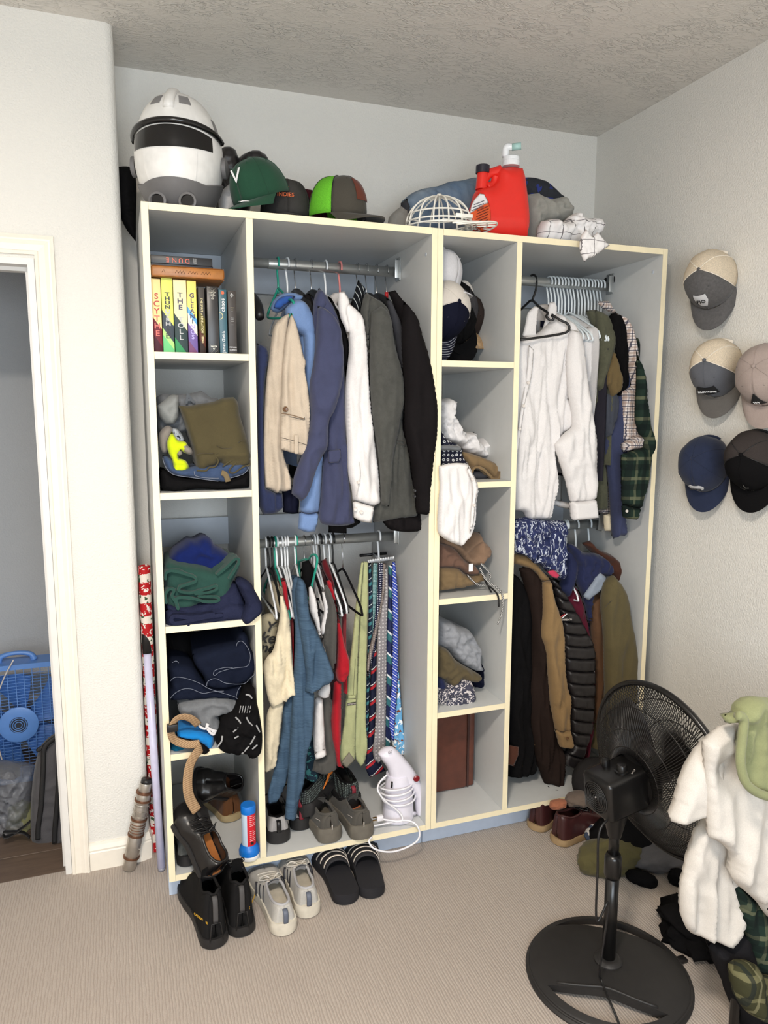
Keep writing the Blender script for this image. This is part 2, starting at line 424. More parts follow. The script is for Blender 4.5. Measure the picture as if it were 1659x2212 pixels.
# carpet: low ribs running towards the closet, flecked
m, nt, b, N, L = nmat('carpet'); v = coords(nt); o3 = sepxyz(nt, v)
wob = mth(nt, 'MULTIPLY', mth(nt, 'SUBTRACT', noi(nt, coords(nt, scale=(1, .25, 1)), 60, 3), .5), .012)
ph = mth(nt, 'FRACT', mth(nt, 'DIVIDE', mth(nt, 'ADD', o3[0], wob), .0085))
tri = mth(nt, 'ABSOLUTE', mth(nt, 'SUBTRACT', ph, .5))
fleck = noi(nt, v, 330, 2, .8); big = noi(nt, v, 3.2, 4, .6)
col = mixc(nt, big, lin((180, 168, 157)), lin((198, 187, 176)))
col = mixc(nt, mth(nt, 'MULTIPLY', fleck, .75), col, lin((150, 136, 125)))
col = mixc(nt, mth(nt, 'MULTIPLY', mth(nt, 'LESS_THAN', tri, .13), .32), col, lin((124, 106, 95)))
st = N.new('ShaderNodeValToRGB'); st.color_ramp.elements[0].position = .62; st.color_ramp.elements[1].position = .8; L.new(noi(nt, v, 1.7, 3, .55), st.inputs[0])
col = mixc(nt, mth(nt, 'MULTIPLY', st.outputs[0], .5), col, lin((160, 140, 126)))
L.new(col, b.inputs['Base Color']); b.inputs['Roughness'].default_value = .95; b.inputs['Sheen Weight'].default_value = .2; b.inputs['Specular IOR Level'].default_value = .1
bump(nt, b, mth(nt, 'ADD', mth(nt, 'MULTIPLY', tri, 1.6), mth(nt, 'MULTIPLY', fleck, .8)), .6, .004)
M_CARPET = m
def struct(name, mat, dims, bev=0., **k):
    return box(name, mat, None, *dims, bev=bev, seg=6, kind='structure', **k)
XL, YF = -2.1, -3.62
struct('floor', M_CARPET, (XL-.1, XR+.1, YF-.1, YD+.02, -.12, 0))
box('carpet_alcove', M_CARPET, bpy.data.objects['floor'], -.05, XR+.1, YD+.02, YB+.1, -.12, 0)
struct('ceiling', M_CEIL, (XL-.1, XR+.1, YF-.1, YB+.1, ZC, ZC+.1))
struct('wall_back', M_WALL, (-.17, XR+.1, YB, YB+.1, 0, ZC))
struct('wall_right', M_WALL, (XR, XR+.1, YF-.1, YB, 0, ZC))
# wall with the doorway: pier beside the alcove (rounded outer corner), header, far side
DX1, DX0, DZ = -.312, -1.10, 2.075
bm = bmesh.new()
prof = [(DX1, YD), (-.05-.028, YD)]+[(-.05-.028+.028*math.sin(a), YD+.028-.028*math.cos(a)) for a in np.linspace(0, PI/2, 8)[1:]]+[(-.05, YB), (-.17, YB), (-.17, YD+.12), (DX1, YD+.12)]
lo = [bm.verts.new((x, y, 0)) for x, y in prof]; hi = [bm.verts.new((x, y, ZC)) for x, y in prof]
bm.faces.new(lo[::-1]); bm.faces.new(hi)
for i in range(len(prof)): bm.faces.new((lo[i], lo[(i+1) % len(prof)], hi[(i+1) % len(prof)], hi[i]))
V, F = bm_out(bm); mesh('wall_left', V, F, M_WALL, kind='structure', angle=35)
WL = bpy.data.objects['wall_left']
box('door_header', M_WALL, WL, DX0, DX1, YD, YD+.12, DZ, ZC)
box('door_side', M_WALL, WL, XL, DX0, YD, YD+.12, 0, ZC)
struct('wall_far_left', M_WALL, (XL-.1, XL, YF, YD+.12, 0, ZC))
# rear wall with the window opening (behind the camera)
wx0, wx1, wz0, wz1 = -1.05, .85, .85, 2.15
struct('wall_rear', M_WALL, (XL-.1, wx0, YF-.1, YF, 0, ZC)); WR = bpy.data.objects['wall_rear']
box('wall_panel', M_WALL, WR, wx1, XR, YF-.1, YF, 0, ZC)
box('wall_panel', M_WALL, WR, wx0, wx1, YF-.1, YF, 0, wz0); box('wall_panel', M_WALL, WR, wx0, wx1, YF-.1, YF, wz1, ZC)
wf = thing('window_1', 'white framed window in the wall behind', 'window', ((wx0+wx1)/2, YF-.05, wz0)); wf['kind'] = 'structure'; del wf['category']
for d in ((wx0, wx0+.05, wz0, wz1), (wx1-.05, wx1, wz0, wz1), (wx0+.05, wx1-.05, wz0, wz0+.05), (wx0+.05, wx1-.05, wz1-.05, wz1), (-.125, -.075, wz0+.05, wz1-.05)):
    box('window_frame', M_TRIM, wf, d[0], d[1], YF-.08, YF-.03, d[2], d[3])
for d in ((wx0+.05, -.125), (-.075, wx1-.05)):
    box('window_pane', plain('window_glass', (235, 242, 250), .02, alpha=.15), wf, d[0], d[1], YF-.058, YF-.054, wz0+.05, wz1-.05)
# ceiling lamp
cl = thing('ceiling_lamp', 'round white flush ceiling lamp above the room', 'lamp', (-.25, -2.0, ZC-.09))
lathe('lamp_base', M_TRIM, cl, [(.16, ZC-.035), (.185, ZC-.03), (.185, ZC-.001)], Matrix.Translation((-.25, -2.0, 0)))
me_, nt, b, N, L = nmat('lamp_glass'); b.inputs['Emission Color'].default_value = (1, .86, .68, 1); b.inputs['Emission Strength'].default_value = 3.; b.inputs['Base Color'].default_value = (.9, .85, .75, 1)
lathe('lamp_shade', me_, cl, [(.02, ZC-.095), (.08, ZC-.088), (.13, ZC-.07), (.165, ZC-.04), (.165, ZC-.034)], Matrix.Translation((-.25, -2.0, 0)))
# casing round the doorway, mitred, with a stepped profile
def casing():
    prof = [(0, .000), (0, .011), (.009, .014), (.012, .0105), (.030, .012), (.041, .017), (.046, .017), (.052, .0205), (.057, .019), (.057, 0)]   # (offset outwards, proud of wall)
    path = [((DX1-.004, 0), (1, 0)), ((DX1-.004, DZ+.004), (1, 1)), ((DX0+.004, DZ+.004), (-1, 1)), ((DX0+.004, 0), (-1, 0))]
    V, F = [], []; n = len(prof)
    for (x, z), (ox, oz) in path:
        for a, d in prof: V.append((x+ox*(a+.006), YD-d, z+oz*(a+.006)))
    for i in range(3):
        for k in range(n): F.append((i*n+k, i*n+(k+1) % n, (i+1)*n+(k+1) % n, (i+1)*n+k))
    F.append(tuple(range(n))); F.append(tuple(3*n+k for k in range(n-1, -1, -1)))
    o = mesh('trim_1', V, F, M_TRIM, kind='structure', smooth=False); o['label'] = 'cream moulded casing round the doorway'
    return o
tr = casing()
M_JAMB = plain('jamb_paint', (222, 219, 214), .4, var=.02)
jb = box('door_1', M_JAMB, None, DX1-.02, DX1-.0005, YD-.004, YD+.125, 0, DZ, kind='structure')
box('jamb_head', M_JAMB, jb, DX0, DX1-.02, YD-.004, YD+.125, DZ-.02, DZ-.0005); box('jamb_side', M_JAMB, jb, DX0+.0005, DX0+.02, YD-.004, YD+.125, 0, DZ-.02)
box('door_stop', M_JAMB, jb, DX1-.032, DX1-.02, YD+.05, YD+.088, 0, DZ-.02); box('door_stop', M_JAMB, jb, DX0+.032, DX1-.032, YD+.05, YD+.088, DZ-.032, DZ-.02)
box('strike_plate', plain('strike_brass', (140, 140, 140), .35, 1.), jb, DX1-.0215, DX1-.0195, YD+.015, YD+.04, .93, .99)
# baseboard on the pier, returning into the alcove
def baseboard(name, path, h=.092):
    prof = [(0, 0), (.013, 0), (.013, .06), (.0105, .064), (.012, .07), (.008, .08), (.0065, .0835), (.004, .092), (0, .092)]
    V, F = [], []; n = len(prof)
    for (x, y), (ox, oy) in path:
        for d, z in prof: V.append((x+ox*d, y+oy*d, z*h/.092))
    for i in range(len(path)-1):
        for k in range(n): F.append((i*n+k, (i+1)*n+k, (i+1)*n+(k+1) % n, i*n+(k+1) % n))
    F.append(tuple(range(n-1, -1, -1))); F.append(tuple((len(path)-1)*n+k for k in range(n)))
    return mesh(name, V, F, M_TRIM, kind='structure', smooth=False)
baseboard('baseboard_left', [((DX1+.06, YD), (0, -1)), ((-.079, YD), (0, -1)), ((-.054, YD+.01), (.75, -.75)), ((-.05, YD+.03), (1, 0)), ((-.05, YB), (1, 0))], .1)
baseboard('baseboard_back', [((-.05, YB), (0, -1)), ((XR, YB), (0, -1))])
baseboard('baseboard_right', [((XR, YB), (-1, 0)), ((XR, YF), (-1, 0))])
# the little room beyond the doorway
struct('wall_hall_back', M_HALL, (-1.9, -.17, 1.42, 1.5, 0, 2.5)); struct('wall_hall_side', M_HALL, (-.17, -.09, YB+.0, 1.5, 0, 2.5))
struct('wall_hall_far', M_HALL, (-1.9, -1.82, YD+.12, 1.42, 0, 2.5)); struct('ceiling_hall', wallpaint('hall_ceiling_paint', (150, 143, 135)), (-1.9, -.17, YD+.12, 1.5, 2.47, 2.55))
m, nt, b, N, L = nmat('vinyl_plank'); v = coords(nt, scale=(1, 9, 9)); oi = N.new('ShaderNodeObjectInfo')
g = noi(nt, v, 7, 6, .65, .6); base = mixc(nt, g, lin((62, 50, 42)), lin((128, 108, 92)))
L.new(mixc(nt, mth(nt, 'MULTIPLY', oi.outputs['Random'], .4), base, lin((86, 72, 62))), b.inputs['Base Color']); b.inputs['Roughness'].default_value = .45
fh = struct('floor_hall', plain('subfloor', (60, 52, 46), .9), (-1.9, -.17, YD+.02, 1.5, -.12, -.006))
yy = YD+.021; k = 0
while yy < 1.42:
    x0 = -1.82-(k*.37) % 1.1
    while x0 < -.17:
        a, b_ = max(x0, -1.82), min(x0+1.2, -.171)
        if b_-a > .03: box('plank', m, fh, a+.0008, b_-.0008, yy+.0008, min(yy+.148, 1.419), -.006, 0, bev=.001, seg=1)
        x0 += 1.2
    yy += .15; k += 1
# ================================================================ CLOSET UNITS
M_PANEL = plain('white_melamine', (204, 205, 203), .42, var=.015); M_EDGE = plain('cream_edge_band', (242, 229, 194), .5, var=.03)
M_KICK = plain('kick_board_sky_tint', (196, 208, 226), .5, var=.04); M_RAIL = plain('rail_melamine', (192, 198, 206), .42, var=.02)  # kick board: the sky light's blue tint is put into its base colour
M_STEEL = plain('rod_steel', (200, 202, 200), .38, .85, var=.04); M_SCREW = plain('dark_screw', (60, 60, 60), .4, 1.)
def closet(label, x0, x1, xd, shelves):
    t = thing('closet_unit', label, 'closet', ((x0+x1)/2, .3, 0), 'open closet units side by side')
    g = .0006
    def panel(name, a, b, c, d, orient, y0=.0012):
        p = box(name, M_PANEL, t, a, b, y0, DEP, c, d)
        box('edge_band', M_EDGE, p, a, b, y0-.0016, y0-.0002, c, d); return p
    panel('side_panel', x0+g, x0+TH, ZB, H, 'v'); panel('side_panel', x1-TH, x1-g, ZB, H, 'v')
    panel('top_panel', x0+TH+g, x1-TH-g, H-TH, H, 'h'); panel('bottom_panel', x0+TH+g, x1-TH-g, ZB, ZB+TH, 'h')
    panel('divider', xd, xd+TH, ZB+TH+g, H-TH-g, 'v')
    for z in shelves: panel('shelf', x0+TH+g, xd-g, z-TH, z, 'h')
    for a, b in ((x0+TH+g, xd-g), (xd+TH+g, x1-TH-g)):
        box('back_rail', M_RAIL, t, a, b, DEP-.018, DEP, 2.045, H-TH-.001); box('back_rail', M_RAIL, t, a, b, DEP-.018, DEP, 1.092, 1.198)
    box('kick_board', M_KICK, t, x0+.002, x1-.001, .083, .1, 0, ZB-.001); box('kick_board', M_KICK, t, x0+.002, x0+.02, .1, DEP, 0, ZB-.001)
    for z in (2.105, 1.135):
        rd = tube('hanging_rod', M_STEEL, t, [(xd+TH+.001, .305, z), (x1-TH-.001, .305, z)], .0165, 20)
        tube('rod_sleeve', M_STEEL, rd, [(xd+.12, .305, z), (xd+.125, .305, z), (x1-TH-.02, .305, z)], [.0172, .0178, .0178], 20)
        for xx, s in ((xd+TH, 1), (x1-TH, -1)):
            br = box('rod_bracket', M_STEEL, t, min(xx, xx+s*.004), max(xx, xx+s*.004), .283, .327, z-.03, z+.05, bev=.0015)
            box('bracket_lip', M_STEEL, br, min(xx+s*.003, xx+s*.022), max(xx+s*.003, xx+s*.022), .283, .286, z-.024, z+.04, bev=.001)
            lathe('screw', M_SCREW, br, [(.005, 0), (.005, .003), (.003, .004)], frame((xx+s*.004, .305, z+.042), (0, 1, 0), (0, 0, 1), (s, 0, 0)), 12)
    for yy, z in ((.05, 2.12), (.05, 1.6 if x0 == 0 else 1.5)):
        lathe('cover_cap', M_RAIL, t, [(.006, 0), (.006, .0015), (.004, .002)], frame((x1-TH, yy, z), (0, 1, 0), (0, 0, 1), (-1, 0, 0)), 14)
    return t
closet('white open closet unit with cream edges, left one, holding the books', 0, W1, XD1, (1.778, 1.3627, .9499, .5339))
closet('white open closet unit with cream edges, right one, holding the brown suitcase', W1, W, XD2, (1.7747, 1.3635, .9575, .5415))
# ================================================================ HANGING CLOTHES
def O(cr, s):
    """outline read in a close-up: cr = (x0, y0, scale)"""
    return [(cr[0]+float(a)/cr[2], cr[1]+float(b)/cr[2]) for a, b in (p.split(',') for p in s.split())]
def pt(cr, x, y): return (cr[0]+x/cr[2], cr[1]+y/cr[2])
ROD1, ROD2, RY = 2.105, 1.135, .305
M_HW = plain('white_plastic', (236, 238, 240), .3); M_HB = plain('black_plastic', (22, 21, 22), .4); M_HT = plain('teal_plastic', (40, 150, 128), .3); M_HP = plain('pink_plastic', (226, 140, 136), .3)
M_WIRE = plain('chrome_wire', (190, 190, 192), .2, 1.); M_VELVET = fabric('black_velvet', (26, 24, 26)); M_HC = plain('pale_blue_plastic', (232, 239, 243), .3)
def hook_pts(X, zr, drop=.095, yaw=0., r=.0205):
    P = [(0, -r*.95, -.012)]+[(0, r*math.cos(a), r*math.sin(a)) for a in np.linspace(PI, -.15*PI, 10)]+[(0, .004, -.052), (0, 0, -.075), (0, 0, -drop)]
    # the hook opens to the back, its stem runs down in front of the rod's middle
    c, s = math.cos(yaw), math.sin(yaw)
    return [(X+x*c-y*s, RY+x*s+y*c, zr+z+.002) for x, y, z in [(a, b, d) for a, b, d in P]]
def hanger(X, zr, mat, label, group, yaw=0., half=.205, sl=.1, drop=.095, r=.0036, metal=False, name='clothes_hanger', wide=False, tilt=0.):
    c, s = math.cos(yaw), math.sin(yaw)
    def w3(y, z, x=0.): return (X+x*c-y*s, RY+x*s+y*c, zr+z+tilt*y)
    H_ = hook_pts(X, zr, drop, yaw)
    body = [w3(0, -drop), w3(-.03, -drop-.008), w3(-half*.6, -drop-sl*.55), w3(-half+.015, -drop-sl*.93), w3(-half, -drop-sl-.012), w3(-half+.012, -drop-sl-.026),
            w3(0, -drop-sl-.026), w3(half-.012, -drop-sl-.026), w3(half, -drop-sl-.012), w3(half-.015, -drop-sl*.93), w3(half*.6, -drop-sl*.55), w3(.03, -drop-.008), w3(0, -drop)]
    if wide:
        body = [w3(-half, -drop-sl-.01), w3(-half*.8, -drop-sl*.72), w3(-half*.4, -drop-sl*.3), w3(0, -drop-.004), w3(half*.4, -drop-sl*.3), w3(half*.8, -drop-sl*.72), w3(half, -drop-sl-.01)]
    if not metal:
        Vh, Fh = tubem(spline(H_, 2), r, 7); Vb, Fb = tubem(spline(body, 3), r*1.08, 7)
        V, F = join([(Vh, Fh), (Vb, Fb)]); return mesh(name, V, F, mat, label=label, cat='hanger', group=group)
    t = thing(name, label, 'hanger', (X, RY, zr-drop-sl-.03), group)
    tube('hook', M_WIRE, t, H_, .0017, 7, sp=2)
    if wide: tube('shoulder_form', mat, t, body, [.014, .019, .016, .011, .016, .019, .014], 10, sp=4)
    else: tube('shoulder_bar', mat, t, body, .0042, 8, sp=3)
    return t
def hx(u, v, Y=RY): return float(at(u, v, Y)[0])
def bodyloft(t, mat, X, z1, z0, a=.028, b=.2, seed=0, name='body', x_lo=None, y_lo=0.):
    rows = [(X, RY, z1+.02, .012, .03), (X, RY, z1, a*.7, .07), (X, RY, z1-.035, a, b*.75), (X, RY, z1-.07, a, b), (X, RY+y_lo*.5, (z1+z0)/2, a*1.05, b*.98), (X if x_lo is None else x_lo, RY+y_lo, z0, a*1.1, b)]
    return loft(name, mat, t, rows, seg=36, sp=5, wr=.12, wf=(3, 3), seed=seed)
LU = (540, 520, 3.3524)
khaki = fabric('khaki_twill', (204, 188, 168)); skyb = fabric('light_blue_fleece', (118, 146, 192)); navyb = fabric('navy_blazer_wool', (66, 70, 98)); whitec = fabric('white_cotton', (236, 232, 230), var=.04, sheen=0)
greyw = fabric('grey_suit_wool', (82, 82, 78), (62, 62, 58), mottle=60); blackw = fabric('black_suit_wool', (26, 23, 24)); charc = fabric('charcoal_wool', (66, 66, 70)); navyp = fabric('navy_trouser', (44, 52, 84)); darkn = fabric('midnight_cotton', (24, 26, 44)); blackc = fabric('black_cotton', (18, 17, 18))
M_SEAM = plain('dark_thread', (70, 66, 62), .9); M_PEARL = plain('pearl_button', (214, 206, 198), .25); M_BROWNBTN = plain('brown_button', (96, 66, 40), .25)
def button(parent, u, v, Y, r, mat, name='button'):
    p = at(u, v, Y); return lathe(name, mat, parent, [(r*.2, 0), (r, .0005), (r, .003), (r*.8, .0038), (r*.55, .003), (.0005, .003)], frame(p, (1, 0, 0), (0, 0, 1), (0, -1, 0)), 14)
def seam(parent, cr, s, Y, mat=None, r=.0009, name='seam'):
    return tube(name, mat or M_SEAM, parent, [at(u, v, Y) for u, v in O(cr, s)], r, 5, sp=4)
# -- far left: black wide hanger with navy trousers
X = .345
hanger(X, ROD1, M_HB, 'wide black suit hanger at the left end of the upper left rod', None, metal=True, wide=True, yaw=.02)
t = thing('trousers', 'navy dress trousers hanging at the far left of the upper left rod', 'trousers', (X+.02, .12, 1.36))
inflate('trouser_leg', navyp, t, O(LU, "50,740 118,770 135,830 112,1000 100,1300 105,1500 112,1790 170,1815 235,1830 243,1930 190,1972 95,1985 60,1900 55,1400"), .10, thick=.03, edge=.03, drape=.009, dfreq=(40, 3), seed=1)
inflate('trouser_leg', darkn, t, O(LU, "225,1700 300,1760 352,1860 352,1975 300,1978 240,1965"), .15, thick=.03, edge=.03, drape=.006, seed=2)
# -- teal hanger turned outwards with khaki trousers
X = hx(600, 562)
th_ = thing('clothes_hanger', 'teal plastic hanger with khaki trousers on the upper left rod', 'hanger', (X, .2, 1.95))
tube('hook', M_HT, th_, hook_pts(X, ROD1, .1), .0036, 8, sp=2)
pe = [at(*pt(LU, 205, 345), RY), at(*pt(LU, 245, 385), .25), at(*pt(LU, 262, 425), .19), at(*pt(LU, 300, 430), .11), at(*pt(LU, 318, 460), .09), at(*pt(LU, 312, 520), .085), at(*pt(LU, 285, 545), .085), at(*pt(LU, 230, 560), .12), at(*pt(LU, 140, 560), .25), at(*pt(LU, 130, 530), .33), at(*pt(LU, 160, 450), .33), at(*pt(LU, 205, 345), RY)]
tube('hanger_arms', M_HT, th_, pe, .0044, 8, sp=4)
t = thing('trousers', 'khaki trousers folded over the teal hanger on the upper left rod', 'trousers', (.47, .06, 1.42))
inflate('trouser_leg', khaki, t, O(LU, "290,520 225,560 180,610 160,680 145,800 120,1000 105,1250 100,1500 113,1785 150,1800 195,1832 212,1810 240,1815 270,1812 302,1800 300,1740 275,1650 245,1560 240,1300 250,900"), .085, thick=.022, edge=.02, drape=.008, dfreq=(45, 3), crumple=.0022, cfreq=8, seed=3, h=.006,
        folds=((215, 600, 175, 1000, .006, .006),) if 0 else ())
wp = inflate('waist_panel', khaki, t, O(LU, "298,520 330,590 360,700 385,820 405,885 398,925 420,1060 436,1260 428,1400 406,1562 320,1540 220,1510 222,1400 226,1180 236,900 262,680"), .055, thick=.018, edge=.015, drape=.005, dfreq=(50, 3), seed=4, h=.006)
seam(wp, LU, "228,1250 300,1262 392,1290", .033, plain('khaki_dark_seam', (120, 98, 76)), .0016); seam(wp, LU, "392,1278 391,1298 300,1275", .033); seam(wp, LU, "222,1425 320,1450 415,1480", .034)  # first line: pocket slit in a darker khaki
button(wp, *pt(LU, 256, 1220), .034, .009, M_BROWNBTN)
P = at(*pt(LU, 336, 1475), .03); box('belt_loop', khaki, wp, P[0]-.006, P[0]+.006, P[1]-.003, P[1]+.003, P[2]-.03, P[2]+.03, bev=.002)
P = at(*pt(LU, 355, 1580), .06); box('size_tag', M_HB, wp, P[0]-.007, P[0]+.007, P[1]-.001, P[1]+.001, P[2]-.018, P[2]+.014)
# -- white hanger with the light blue pullover
X = hx(620, 562)
GU = 'white plastic hangers on the upper left rod'
hanger(X, ROD1, M_HW, 'white plastic hanger inside the light blue pullover', GU, yaw=.12)
t = thing('pullover', 'light blue zip-neck pullover hanging behind khaki trousers', 'pullover', (X+.03, .2, 1.36))
bodyloft(t, skyb, X+.01, 1.97, 1.42, .022, .19, 3)
inflate('sleeve', skyb, t, O(LU, "255,490 330,430 390,440 435,490 468,600 487,800 482,1000 515,1300 530,1550 515,1850 498,1965 425,1975 358,1960 372,1700 384,1300 395,900 385,690 320,640 262,560"), .105, thick=.036, edge=.035, drape=.006, dfreq=(30, 6), seed=5,
        folds=[(*pt(LU, 385, 668), *pt(LU, 478, 672), .004, -.005)])
inflate('cuff', skyb, t, O(LU, "356,1962 425,1976 499,1962 490,2040 470,2106 410,2112 346,2085 352,2020"), .1, thick=.026, edge=.02, drape=.003, dfreq=(160, 2), seed=6)
inflate('collar', skyb, t, O(LU, "148,492 165,440 215,392 300,374 385,398 392,420 372,440 310,455 262,488 216,520 170,515"), .17, thick=.02, edge=.018, drape=.003, seed=7)
inflate('collar_lining', fabric('blue_fleece_lining', (52, 92, 168)), t, O(LU, "170,485 185,445 225,408 290,395 330,400 300,440 250,470 215,500"), .145, thick=.008, edge=.01, seed=8)
# -- dark suits behind
for u, lab, yw in ((637, 'black suit hanger behind the light blue pullover', 0), (672, 'black suit hanger inside the navy blazer', .05)):
    hanger(hx(u, 565), ROD1, M_HB, lab, None, metal=True, wide=True, yaw=yw, drop=.085)
t = thing('suit_jacket', 'black suit jacket mostly hidden behind the navy blazer', 'jacket', (hx(640, 565)+.01, RY, 1.35))
bodyloft(t, blackw, hx(640, 565)+.012, 1.985, 1.36, .02, .2, 9)
inflate('shoulder', blackw, t, O(LU, "385,390 430,385 455,440 450,560 430,480 400,440"), .16, thick=.02, edge=.02, seed=10)
# -- navy blazer
X = hx(672, 565)
t = thing('blazer', 'navy blue blazer with flap pocket and one sleeve swung left', 'blazer', (X+.03, .15, 1.37))
bodyloft(t, navyb, X+.012, 1.99, 1.38, .024, .2, 11)
inflate('front_panel', navyb, t, O(LU, "500,340 470,400 455,480 490,900 560,1290 535,1550 510,1880 500,2000 515,2042 560,2060 700,2062 757,2045 745,1950 715,1700 693,1250 680,870 662,680 632,540 570,420 530,370"), .085, thick=.03, edge=.03, drape=.007, dfreq=(26, 3), seed=12)
inflate('sleeve', navyb, t, O(LU, "490,470 560,500 645,600 672,740 682,870 662,1050 612,1230 575,1300 560,1500 525,1560 480,1660 412,1850 372,1887 300,1832 320,1700 395,1500 438,1300 430,1060 462,860 480,640"), .045, thick=.04, edge=.045, drape=.008, dfreq=(16, 10), crumple=.0022, cfreq=8, seed=13,
        folds=[(*pt(LU, 665, 880), *pt(LU, 470, 1000), .012, .008), (*pt(LU, 540, 930), *pt(LU, 440, 1090), .01, -.008), (*pt(LU, 610, 1220), *pt(LU, 690, 1060), .01, .006)])
inflate('lapel', navyb, t, O(LU, "500,342 540,382 560,470 520,520 470,560 462,480 475,400"), .075, thick=.03, edge=.02, seed=14)
inflate('pocket_flap', navyb, t, O(LU, "566,1520 655,1510 658,1570 640,1604 570,1612"), .048, thick=.006, edge=.006, h=.004, smooth=False)
# -- black garment on a white hanger
X = hx(703, 565)
hanger(X, ROD1, M_HW, 'white plastic hanger just right of the navy blazer', GU, yaw=.05)
t = thing('shirt', 'black shirt squeezed between navy blazer and white dress shirt', 'shirt', (X+.02, .2, 1.34))
bodyloft(t, blackc, X+.008, 1.965, 1.36, .014, .19, 15)
inflate('sleeve', blackc, t, O(LU, "560,395 595,425 645,550 690,650 716,760 706,900 694,1060 680,900 650,700"), .1, thick=.02, edge=.02, seed=16)
inflate('hem', blackc, t, O(LU, "515,2000 700,1990 800,2020 800,2042 770,2062 735,2080 700,2080 700,2120 567,2112 566,2060"), .13, thick=.02, edge=.02, seed=17)
# -- white dress shirt on a pink hanger
X = hx(734, 570)
hanger(X, ROD1, M_HP, 'pink plastic hanger holding the white dress shirt', None, yaw=.06)
t = thing('dress_shirt', 'white long-sleeved dress shirt on the pink hanger', 'shirt', (X+.04, .15, 1.38))
bodyloft(t, whitec, X+.012, 1.955, 1.44, .024, .2, 18)
inflate('sleeve', whitec, t, O(LU, "650,440 690,440 760,490 812,545 835,650 848,780 860,1000 880,1260 912,1500 940,1750 946,1905 905,1916 897,1926 820,1905 742,1880 735,1800 712,1700 700,1450 690,1250 695,1000 716,750 690,620"), .075, thick=.038, edge=.04, drape=.007, dfreq=(26, 3), crumple=.0022, cfreq=8, seed=19,
        folds=[(*pt(LU, 715, 735), *pt(LU, 830, 665), .004, -.004), (*pt(LU, 860, 1100), *pt(LU, 880, 1500), .01, .006)])
cf = inflate('cuff', whitec, t, O(LU, "744,1880 820,1905 898,1928 890,1990 880,2046 800,2030 752,2005"), .045, thick=.02, edge=.015, seed=20)
for a, b in ((762, 1945), (806, 1965)): button(cf, *pt(LU, a, b), .024, .006, M_PEARL)
button(t, *pt(LU, 785, 1750), .032, .005, M_PEARL); seam(t, LU, "790,1600 800,1700 770,1850", .035, plain('white_thread', (190, 186, 184)), .001)
inflate('collar', whitec, t, O(LU, "640,375 682,366 722,440 706,520 722,620 716,735 690,640 655,560 640,480"), .06, thick=.02, edge=.016, seed=21)
inflate('collar', fabric('white_satin', (214, 208, 206), rough=.5), t, O(LU, "578,402 612,376 650,376 660,420 630,470 612,520 594,470"), .2, thick=.01, edge=.012, seed=22)
# -- striped black and white blouse
X = hx(772, 575)
hanger(X, ROD1, M_HB, 'wire-hook black hanger with the striped black garment', None, metal=True, drop=.08)
strp = patterned('black_white_pinstripe', lambda nt, v: mixc(nt, band(nt, mth(nt, 'ADD', sepxyz(nt, v)[0], mth(nt, 'MULTIPLY', sepxyz(nt, v)[2], .35)), .014, 0, .14), lin((22, 24, 28)), lin((190, 196, 196))))
t = thing('scarf', 'black scarf with thin white stripes between shirt and grey jacket', 'scarf', (X+.02, .2, 1.8))
inflate('cloth', strp, t, O(LU, "785,280 838,350 815,430 795,540 800,600 740,470 755,380"), .17, thick=.02, edge=.02, drape=.003, seed=23)
inflate('cloth', strp, t, O(LU, "740,470 800,600 795,680 740,640"), .2, thick=.014, edge=.02, seed=23)
# -- grey suit jacket
X = hx(803, 580)
hanger(X-.02, ROD1, M_HB, 'black suit hanger inside the grey suit jacket', None, metal=True, wide=True, drop=.085)
t = thing('suit_jacket', 'grey wool suit jacket between white shirt and black jacket', 'jacket', (X+.04, .15, 1.38))
bodyloft(t, greyw, X+.012, 1.97, 1.40, .026, .2, 24)
inflate('front_panel', greyw, t, O(LU, "838,368 880,400 970,458 1005,510 1035,660 1065,810 1116,1000 1119,1150 1106,1350 1130,1450 1172,1700 1216,1995 1100,2010 960,2032 888,2042 892,1990 905,1910 930,1750 880,1260 856,850 836,640 800,540 815,440"), .09, thick=.03, edge=.03, drape=.007, dfreq=(24, 3), seed=25)
inflate('sleeve', greyw, t, O(LU, "880,520 950,470 1010,530 1045,740 1112,1000 1116,1150 1076,1380 1042,1550 1022,1750 1006,1926 948,1910 935,1600 890,1300 868,1000 872,700"), .05, thick=.04, edge=.045, drape=.007, dfreq=(18, 7), crumple=.0022, cfreq=8, seed=26)
inflate('lapel', greyw, t, O(LU, "838,370 880,400 868,470 860,640 870,860 845,800 826,600 806,540 818,440"), .078, thick=.028, edge=.016, seed=27)
seam(t, LU, "1065,1445 1115,1452 1116,1475 1068,1468", .056, r=.0012)
# -- charcoal jacket
X = hx(813, 580)
hanger(X, ROD1, M_HB, 'black suit hanger inside the charcoal jacket', None, metal=True, wide=True, drop=.085)
t = thing('suit_jacket', 'charcoal jacket shoulder showing between grey and black jackets', 'jacket', (X+.03, .2, 1.36))
bodyloft(t, charc, X+.015, 1.96, 1.4, .016, .19, 28)
inflate('shoulder', charc, t, O(LU, "985,410 1020,435 1062,520 1102,620 1114,800 1116,980 1080,860 1040,660 1005,510"), .09, thick=.025, edge=.025, seed=29)
